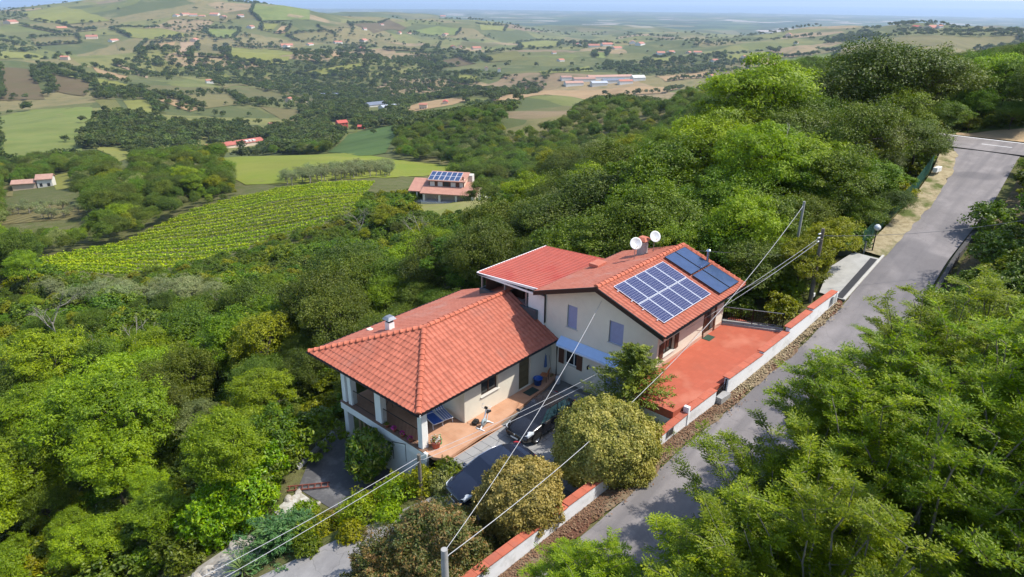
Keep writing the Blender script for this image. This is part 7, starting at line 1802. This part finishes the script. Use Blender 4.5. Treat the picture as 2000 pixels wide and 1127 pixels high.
    for x, w in ((2.12, .907), (3.05, .908)):
        for s_ in (-1, 1): MB().box(x * k - .1, x * k + .08, min(s_ * w, s_ * (w + .02)), max(s_ * w, s_ * (w + .02)), .80, .825).build('door_handle', BODY, e)
    return e
car(4.2, 2.65, -0.145, 0, 0, (0.012, 0.011, 0.012), 'black hatchback parked beside the patio with nose to the camera side')
car(-1.15, 3.56, -0.30, R(-10.6), R(-4.0), (0.010, 0.013, 0.026), 'dark blue saloon parked in front of the golden shrub', 4.6, False, True, 1.43)

# ------------------------------------------------------------------ patio things
BLUEF = mat('blue_sling_fabric', (0.05, 0.12, 0.42), .85, var=.15, scale=8)
WHITEM = mat('white_tube', (0.72, 0.73, 0.74), .4)
def lounger(a, b, rz, label, tilt, towel=None):
    e = empty('sun_lounger', (a, -b, 0.004), rz, label, 'sun lounger', 'sun loungers on the porch')
    fr = MB(); w = .30
    for s_ in (-w, w): fr.tube([(-.75, s_, .34), (.35, s_, .34)], .022, 6)
    fr.tube([(-.75, -w, .34), (-.75, w, .34)], .022, 6); fr.tube([(.35, -w, .34), (.35, w, .34)], .022, 6)
    fr.build('frame', WHITEM, e)
    for x in (-.62, .42):
        for s_ in (-w, w): MB().tube([(x, s_, .34), (x + (-.06 if x < 0 else .06), s_ * 1.02, 0)], .02, 6).build('leg', WHITEM, e)
    bx, bz = .35 + .72 * math.cos(tilt), .34 + .72 * math.sin(tilt)
    bf = MB()
    for s_ in (-w, w): bf.tube([(.35, s_, .34), (bx, s_, bz)], .022, 6)
    bf.tube([(bx, -w, bz), (bx, w, bz)], .022, 6); bk = bf.build('backrest', WHITEM, e)
    for k in range(8):
        f = BLUEF if k % 2 == 0 or towel is None else WHITEM
        y0, y1 = -w + .02 + k * .07, -w + .085 + k * .07
        MB().hull([(-.74, y0, .345), (.34, y0, .33), (.34, y1, .33), (-.74, y1, .345)], [(-.74, y0, .352), (.34, y0, .337), (.34, y1, .337), (-.74, y1, .352)]).build('strap', f, e)
        MB().hull([(.35, y0, .345), (bx, y0, bz), (bx, y1, bz), (.35, y1, .345)], [(.345, y0, .353), (bx - .01, y0, bz + .008), (bx - .01, y1, bz + .008), (.345, y1, .353)]).build('strap', f, bk)
    if towel:
        t = MB(); t.bevbox(-.26, .26, -.22, .22, 0, .12, .05); o = t.build('cushion', towel, e, (bx - .05, 0, bz + .02), (0, -tilt * .3, 0))
lounger(2.45, -1.85, R(78), 'blue sling sun lounger nearer the patio pillar', R(38)); lounger(3.1, -1.75, R(75), 'striped sun lounger with red cushion against the recess wall', R(40), mat('red_cushion', (0.36, 0.06, 0.045), .9))
# exercise bike
eb = empty('exercise_bike', BP(4.15, .55, 0.004), R(10), 'white exercise bike standing on the patio', 'exercise bike')
WB = mat('white_bike_paint', (0.74, 0.75, 0.76), .35); BB = mat('bike_black', (0.015, 0.015, 0.016), .6); BT = mat('bike_grey', (0.30, 0.36, 0.37), .5)
MB().bevbox(-.47, -.40, -.26, .26, 0, .05, .015).build('front_foot', WB, eb); MB().bevbox(.40, .47, -.26, .26, 0, .05, .015).build('rear_foot', WB, eb)
MB().tube([(-.44, 0, .04), (-.05, 0, .30), (.44, 0, .04)], .045, 8).build('frame', WB, eb)
MB().tube([(-.30, 0, .14), (.0, 0, .62), (.12, 0, 1.02)], .04, 8).build('stem', WB, eb)
MB().tube([(.12, 0, 1.0), (.10, .26, 1.06), (.22, .28, 1.22), (.12, .12, 1.28)], .015, 6).build('handlebar', WB, eb); MB().tube([(.12, 0, 1.0), (.10, -.26, 1.06), (.22, -.28, 1.22), (.12, -.12, 1.28)], .015, 6).build('handlebar', WB, eb)
MB().bevbox(.06, .18, -.09, .09, 1.03, 1.16, .02).build('console', BB, eb)
o = MB().lathe([(0, -.06), (.20, -.06), (.23, -.03), (.23, .03), (.20, .06), (0, .06)], (0, 0, 0), 20).build('flywheel', BT, eb, (-.10, 0, .30), (R(90), 0, 0))
MB().tube([(.18, 0, .2), (.30, 0, .72)], .03, 8).build('seat_post', WB, eb); MB().hull([(.16, -.06, .72), (.16, .06, .72), (.44, .13, .72), (.44, -.13, .72)], [(.15, -.04, .80), (.15, .04, .80), (.45, .11, .81), (.45, -.11, .81)]).build('saddle', BB, eb)
for s_ in (-1, 1): MB().tube([(-.10, s_ * .07, .30), (-.10 + .1 * s_, s_ * .12, .30 - .14 * s_), (-.10 + .1 * s_, s_ * .22, .30 - .14 * s_)], .018, 6).build('pedal', BB, eb)
o = MB().bevbox(-.22, .22, -.15, .15, 0, .22, .05).build('storage_bag', BB, None, BP(3.95, .02, 0.004), (0, 0, R(20))); tag(o, 'black bag lying by the wall behind the exercise bike', 'bag')
# pot with plant
def pot(a, b, z, r_, h_, pm, label, fm, n=160, fl=None, ln=.09):
    e = empty('flower_pot', BP(a, b, z), 0, label, 'flower pot'); mb = MB(); mb.lathe([(0.0, 0), (r_ * .68, 0), (r_ * .95, h_ * .85), (r_ * 1.08, h_ * .86), (r_ * 1.08, h_), (r_ * .92, h_), (r_ * .88, h_ * .9), (0, h_ * .88)], (0, 0, 0), 18); mb.build('pot', pm, e)
    rng = np.random.default_rng(int(abs(a * 97 + b * 31) * 10)); d = sph(rng, n); d[:, 2] = np.abs(d[:, 2]); P = d * rng.uniform(.5, 1.1, (n, 1)) * r_ * 1.15 + [0, 0, h_ * .95]
    link('foliage', leaf_obj('foliage', [leaves(P, unit(d + [0, 0, .6]), ln, ln * .6, rng, .5)], [np.clip(rng.normal(.5, .25, n), 0, 1)], fm), None, e)
    if fl is not None:
        d = sph(rng, 46); d[:, 2] = np.abs(d[:, 2]) + .3; P = unit(d) * r_ * 1.25 + [0, 0, h_ * .95]; link('blossom', leaf_obj('blossom', [leaves(P, unit(d), .075, .07, rng, .4)], [rng.random(46)], fl), None, e)
POTC = mat('terracotta_pot', (0.42, 0.13, 0.10), .8, var=.12, scale=4); PURP = leaf_mat('petal_purple', [(0.24, 0.03, 0.20), (0.36, 0.05, 0.30), (0.45, 0.09, 0.38)], .3, 0, 0); WPET = leaf_mat('petal_white', [(0.5, 0.5, 0.48), (0.65, 0.65, 0.62), (0.7, 0.7, 0.7)], .3, 0, 0)
pot(1.05, .02, .004, .27, .42, POTC, 'terracotta flower pot with white blossoms beside the front pillar', LM['mid'], 120, WPET)
for k, b_ in enumerate((-3.2, -2.6, -1.9, -1.25)): pot(.42, b_, .075, .13, .18, POTC, ('leafy green pot farthest along the porch coping', 'pot of purple flowers, second on the porch coping', 'fullest pot of purple flowers on the porch coping', 'pot of purple flowers nearest the front pillar')[k], LM['mid'], 90, None if k == 0 else PURP, .07)
wc = empty('watering_can', BP(1.4, -.1, .004), R(40), 'green watering can behind the terracotta pot', 'watering can'); GRN = mat('green_plastic', (0.02, 0.26, 0.08), .4)
MB().lathe([(0, 0), (.13, 0), (.14, .02), (.13, .26), (.10, .28), (0, .28)], (0, 0, 0), 16).build('body', GRN, wc); MB().tube([(.12, 0, .08), (.30, 0, .30), (.34, 0, .34)], [.025, .018, .035], 8).build('spout', GRN, wc); MB().tube([(-.12, 0, .08), (-.24, 0, .2), (-.16, 0, .36), (.02, 0, .36), (.06, 0, .28)], .014, 6).build('handle', GRN, wc)
bk = empty('blue_bucket', BP(9.45, -.12, .004), 0, 'blue plastic bucket beside the olive door', 'bucket'); BLU = mat('blue_plastic', (0.015, 0.10, 0.42), .45)
MB().lathe([(0, 0), (.21, 0), (.27, .42), (.29, .42), (.29, .45), (.26, .45), (.21, .03), (0, .02)], (0, 0, 0), 20).build('pail', BLU, bk); MB().tube([(.28, 0, .43), (.2, .0, .6), (-.2, 0, .6), (-.28, 0, .43)], .008, 5).build('handle', GREYMETAL, bk)
o = BV(MB(), -.45, .45, -.28, .28, 0, .02, .008).build('door_mat', mat('dark_green_mat', (0.028, 0.048, 0.040), .95, bump=.4), None, BP(8.55, .12, .004)); tag(o, 'dark green mat in front of the olive door on the patio', 'door mat')
ch = empty('garden_chair', BP(10.05, -.12, .004), R(200), 'orange garden chair by the inner corner of the patio', 'chair'); ORG = mat('orange_chair', (0.46, 0.17, 0.07), .6)
MB().bevbox(-.22, .22, -.22, .22, .40, .44, .015).build('seat', ORG, ch); MB().hull([(-.22, .20, .44), (.22, .20, .44), (.22, .24, .44), (-.22, .24, .44)], [(-.20, .28, .86), (.20, .28, .86), (.20, .32, .86), (-.20, .32, .86)]).build('backrest', ORG, ch)
for sx in (-.19, .19):
    for sy in (-.19, .19): MB().tube([(sx, sy, .40), (sx * 1.1, sy * 1.1, 0)], .016, 6).build('leg', DARKMETAL, ch)
mb = MB(); rs3 = random.Random(3)
pts_ = [(math.cos(q * .785) * (.10 + .05 * (q % 2)), math.sin(q * .785) * .06) for q in range(8)]
mb.hull([(x * .35, y * .5, 1.25) for x, y in pts_], [(x, y, .45) for x, y in pts_]); mb.tube([(0, 0, 1.2), (0, .06, 1.36)], .012)
o = mb.build('hanging_cloth', mat('blue_cloth', (0.09, 0.16, 0.34), .9, var=.2, scale=9), None, BP(10.45, -.36, .25)); tag(o, 'blue cloth hanging on the wall by the corner downpipe', 'cloth')
br = empty('broom', BP(10.78, -.28, .004), 0, 'thin broom leaning in the inner wall corner', 'broom'); MB().tube([(0, -.15, .12), (.05, .12, 1.35)], .012, 6).build('handle', mat('broom_wood', (0.25, 0.17, 0.09), .7), br); MB().hull([(-.14, -.22, 0), (.14, -.22, 0), (.14, -.14, 0), (-.14, -.14, 0)], [(-.09, -.17, .16), (.09, -.17, .16), (.09, -.13, .16), (-.09, -.13, .16)]).build('brush', mat('broom_brush', (0.20, 0.14, 0.06), .95), br)
gp = empty('gas_bottle', BP(10.55, .55, -.14), 0, 'grey bottle standing by the downpipe behind the black car', 'bottle'); MB().lathe([(0, 0), (.15, 0), (.16, .04), (.16, .42), (.10, .52), (.04, .55), (0, .55)], (0, 0, 0), 16).build('body', mat('grey_bottle_paint', (0.42, 0.43, 0.45), .5), gp); MB().tube([(0, 0, .55), (0, 0, .64)], .035, 8).build('valve', STEEL, gp)
# table and chairs in the dark porch
tb = empty('porch_table', BP(2.0, -4.8, .004), R(10), 'dark metal table in the shaded porch', 'table'); MB().lathe([(0, .70), (.42, .70), (.42, .73), (0, .73)], (0, 0, 0), 20).build('table_top', DARKMETAL, tb)
for q in range(3): MB().tube([(0, 0, .68), (.30 * math.cos(q * 2.09), .30 * math.sin(q * 2.09), 0)], .014, 5).build('leg', DARKMETAL, tb)
for q, (da, db) in enumerate(((-.7, .1), (.65, -.35))):
    c_ = empty('porch_chair', BP(2.0 + da, -4.8 + db, .004), R(90 + q * 170), ('dark metal chair at the porch railing side of the table', 'dark metal chair at the inner side of the porch table')[q], 'chair'); MB().bevbox(-.2, .2, -.2, .2, .42, .44, .008).build('seat', DARKMETAL, c_)
    for sx in (-.18, .18):
        for sy in (-.18, .18): MB().tube([(sx, sy, .42), (sx, sy, 0)], .011, 5).build('leg', DARKMETAL, c_)
        MB().tube([(sx, .19, .44), (sx, .26, .88)], .011, 5).build('back_post', DARKMETAL, c_)
    MB().box(-.18, .18, .235, .25, .66, .86).build('backrest', DARKMETAL, c_)

# ------------------------------------------------------------------ poles and wires
WOODP = mat('weathered_pole_wood', (0.17, 0.145, 0.115), .95, var=.35, scale=5, bump=.4, bscale=18)
CONP = mat('concrete_pole', (0.34, 0.33, 0.31), .9, var=.2, scale=4)
WIRE = mat('overhead_cable', (0.46, 0.46, 0.46), .6)
WIRED = mat('dark_overhead_cable', (0.14, 0.14, 0.14), .6)
p1 = empty('utility_pole', BP(24.55, 10.0, 3.3), 0, 'weathered twin wooden utility pole at the far end of the white wall', 'utility pole')
part(MB().tube([BP(24.6, 10.02, 2.6), BP(24.55, 9.96, 8.55)], [.15, .10], 10), 'pole', WOODP, p1); part(MB().tube([BP(24.2, 10.15, 2.6), BP(24.45, 10.02, 7.9)], [.12, .085], 10), 'brace', WOODP, p1)
for z_ in (8.25, 8.0, 7.75): part(MB().tube([BP(24.40, 9.90, z_), BP(24.18, 9.86, z_ + .02)], .045, 8), 'insulator', WHITEPAINT, p1)
part(BV(MB(), 24.5, 24.75, 10.12, 10.2, 4.0, 4.25), 'meter_box', WHITEPAINT, p1)
p2 = empty('utility_pole', BP(27.0, 7.75, 3.4), 0, 'slim grey pole rising among the trees behind the terrace fence', 'utility pole'); part(MB().tube([BP(27, 7.75, 2.8), BP(27, 7.75, 9.35)], [.11, .08], 10), 'pole', CONP, p2)
p3 = empty('utility_pole', BP(-1.45, 1.65, -.6), 0, 'short wooden pole in the hedge in front of the patio corner', 'utility pole'); part(MB().tube([BP(-1.40, 1.62, -1.0), BP(-1.45, 1.65, 1.75)], [.10, .085], 10), 'pole', WOODP, p3); part(MB().tube([BP(-1.6, 1.5, 1.45), BP(-1.3, 1.8, 1.45)], .03, 6), 'insulator', GREYMETAL, p3)
z_ = gz(-6.31, -8.72); p4 = empty('utility_pole', BP(-6.31, 8.72, z_), 0, 'concrete pole top at the bottom edge beside the white wall', 'utility pole')
part(MB().tube([BP(-6.31, 8.72, z_ - .4), BP(-6.31, 8.72, 4.05)], [.17, .12], 12), 'pole', CONP, p4); part(BV(MB(), -6.30, -6.18, 8.50, 8.64, 3.0, 3.35, .01), 'junction_box', mat('blue_white_box', (0.30, 0.42, 0.62), .5), p4)
for z_, o_ in ((3.85, .14), (3.5, .2)): part(MB().tube([BP(-6.25, 8.68, z_), BP(-6.25 + o_, 8.62, z_)], .03, 6), 'bracket', STEEL, p4)
def cable(p, q, sag, label, r_=.012, m_=WIRE, n=28):
    p, q = Vector(p), Vector(q); pts = [p.lerp(q, i / n) - Vector((0, 0, 4 * sag * (i / n) * (1 - i / n))) for i in range(n + 1)]
    c = (p + q) / 2; o = MB().tube([v - c for v in pts], r_, 5).build('overhead_cable', m_, None, c); tag(o, label, 'cable', 'overhead cables'); return o
cable(BP(-6.2, 8.66, 3.9), BP(10.9, 3.1, 6.05), .55, 'pale cable from the bottom pole up to the gable peak')
cable(BP(-6.1, 8.6, 3.5), BP(27.0, 7.75, 9.1), 1.8, 'thick sagging cable from the bottom pole to the slim pole among trees', .015)
cable(BP(24.3, 9.9, 8.0), BP(-1.45, 1.65, 1.6), .95, 'upper of two cables passing over the cars', .011); cable(BP(24.3, 9.9, 7.75), BP(-1.38, 1.72, 1.4), 1.05, 'lower of two cables passing over the cars', .011)
cable(BP(-1.45, 1.65, 1.6), BP(-17.0, -0.2, .9), .25, 'upper cable running off to the bottom left corner', .012); cable(BP(-1.38, 1.72, 1.4), BP(-17.0, 0.3, .6), .25, 'lower cable running off to the bottom left corner', .012)
cable(BP(24.5, 9.95, 8.1), BP(33.9, 19.6, 9.2), .35, 'cable crossing the road to the right edge', .014, WIRED); cable(BP(24.4, 9.9, 6.75), BP(19.9, 3.4, 6.75), .05, 'level cable from the twin pole to the far gable', .012, WIRED)
cable(BP(24.3, 9.9, 7.9), BP(18.9, 7.3, 5.3), .4, 'short cable from the twin pole to the terrace eave', .014, WIRED)
# street lamp with globe
sl = empty('globe_lamp', BP(31.9, 11.3, 5.3), 0, 'globe lamp on a green post by the side gate', 'lamp'); part(MB().tube([BP(31.9, 11.3, 5.0), BP(31.9, 11.3, 7.0)], [.05, .035], 8), 'post', DARKMETAL, sl)
part(MB().lathe([(0, -.22), (.1, -.2), (.2, -.1), (.23, 0), (.2, .1), (.1, .2), (0, .22)], BP(31.9, 11.3, 7.2), 16), 'globe', mat('lamp_globe', (0.62, 0.64, 0.64), .25, spec=.6), sl)
for k, a_ in enumerate((31.0, 31.3)): pass
sg = empty('side_gate', BP(31.0, 10.6, 5.0), 0, 'grey sheet metal gate and dark post above the concrete apron', 'gate')
part(MB().hull([BP(31.15, 10.2, 4.9), BP(31.3, 9.2, 4.7), BP(31.34, 9.2, 4.7), BP(31.19, 10.2, 4.9)], [BP(31.15, 10.2, 5.9), BP(31.3, 9.2, 5.7), BP(31.34, 9.2, 5.7), BP(31.19, 10.2, 5.9)]), 'gate_leaf', GREYMETAL, sg); part(MB().tube([BP(31.15, 10.35, 4.7), BP(31.15, 10.35, 6.4)], .07, 8), 'gate_post', DARKMETAL, sg); part(MB().tube([BP(31.5, 10.9, 4.8), BP(31.5, 10.9, 6.2)], .06, 8), 'gate_post', GREYMETAL, sg)
# letter boxes by the fence
lb = empty('letter_boxes', BP(49.4, 11.0, 7.5), R(-8), 'white letter boxes on a stand beside the road', 'letter box')
for k in range(2): MB().bevbox(-.5 + k * .55, k * .55, -.18, .18, .55, .95, .02).build('box', WHITEPAINT, lb)
MB().box(-.45, -.39, -.03, .03, 0, .55).build('leg', GREYMETAL, lb); MB().box(.4, .46, -.03, .03, 0, .55).build('leg', GREYMETAL, lb)
rb = empty('road_sign', BP(58.2, 10.2, 8.4), R(15), 'small white road sign at the junction corner', 'sign'); MB().tube([(0, 0, 0), (0, 0, 1.4)], .03, 6).build('post', GREYMETAL, rb); MB().bevbox(-.35, .35, -.045, -.032, 1.0, 1.4, .004).build('plate', WHITEPAINT, rb)
# ------------------------------------------------------------------ the air
hz = bpy.data.materials.new('haze_air'); hz.use_nodes = True
hn, hl = hz.node_tree.nodes, hz.node_tree.links
for n_ in list(hn):
    if n_.type != 'OUTPUT_MATERIAL': hn.remove(n_)
pv_ = hn.new('ShaderNodeVolumePrincipled')
pv_.inputs['Color'].default_value = (0.62, 0.78, 1.0, 1)
pv_.inputs['Density'].default_value = 6.8e-5
pv_.inputs['Anisotropy'].default_value = 0.15
hl.new(pv_.outputs[0], [n_ for n_ in hn if n_.type == 'OUTPUT_MATERIAL'][0].inputs['Volume'])
hb = MB().box(-44000, 44000, -44000, 44000, -277, 58).build('haze', hz)
tag(hb, kind='stuff', label='thin bluish haze over the far hills and plain', cat='haze')

# ------------------------------------------------------------------ look-alikes: say which one, counted from the left of the view
from collections import defaultdict
same = defaultdict(list)
for o in COL.objects:
    if o.parent is None and 'label' in o and o.get('kind') is None: same[o['label']].append(o)
for lb_, obs in same.items():
    if len(obs) < 2: continue
    obs.sort(key=lambda o: -math.atan2(o.location.y - CAM[1], o.location.x - CAM[0]))
    for i, o in enumerate(obs): o['label'] = '%s, %s from the left' % (lb_, ordinal(i + 1))
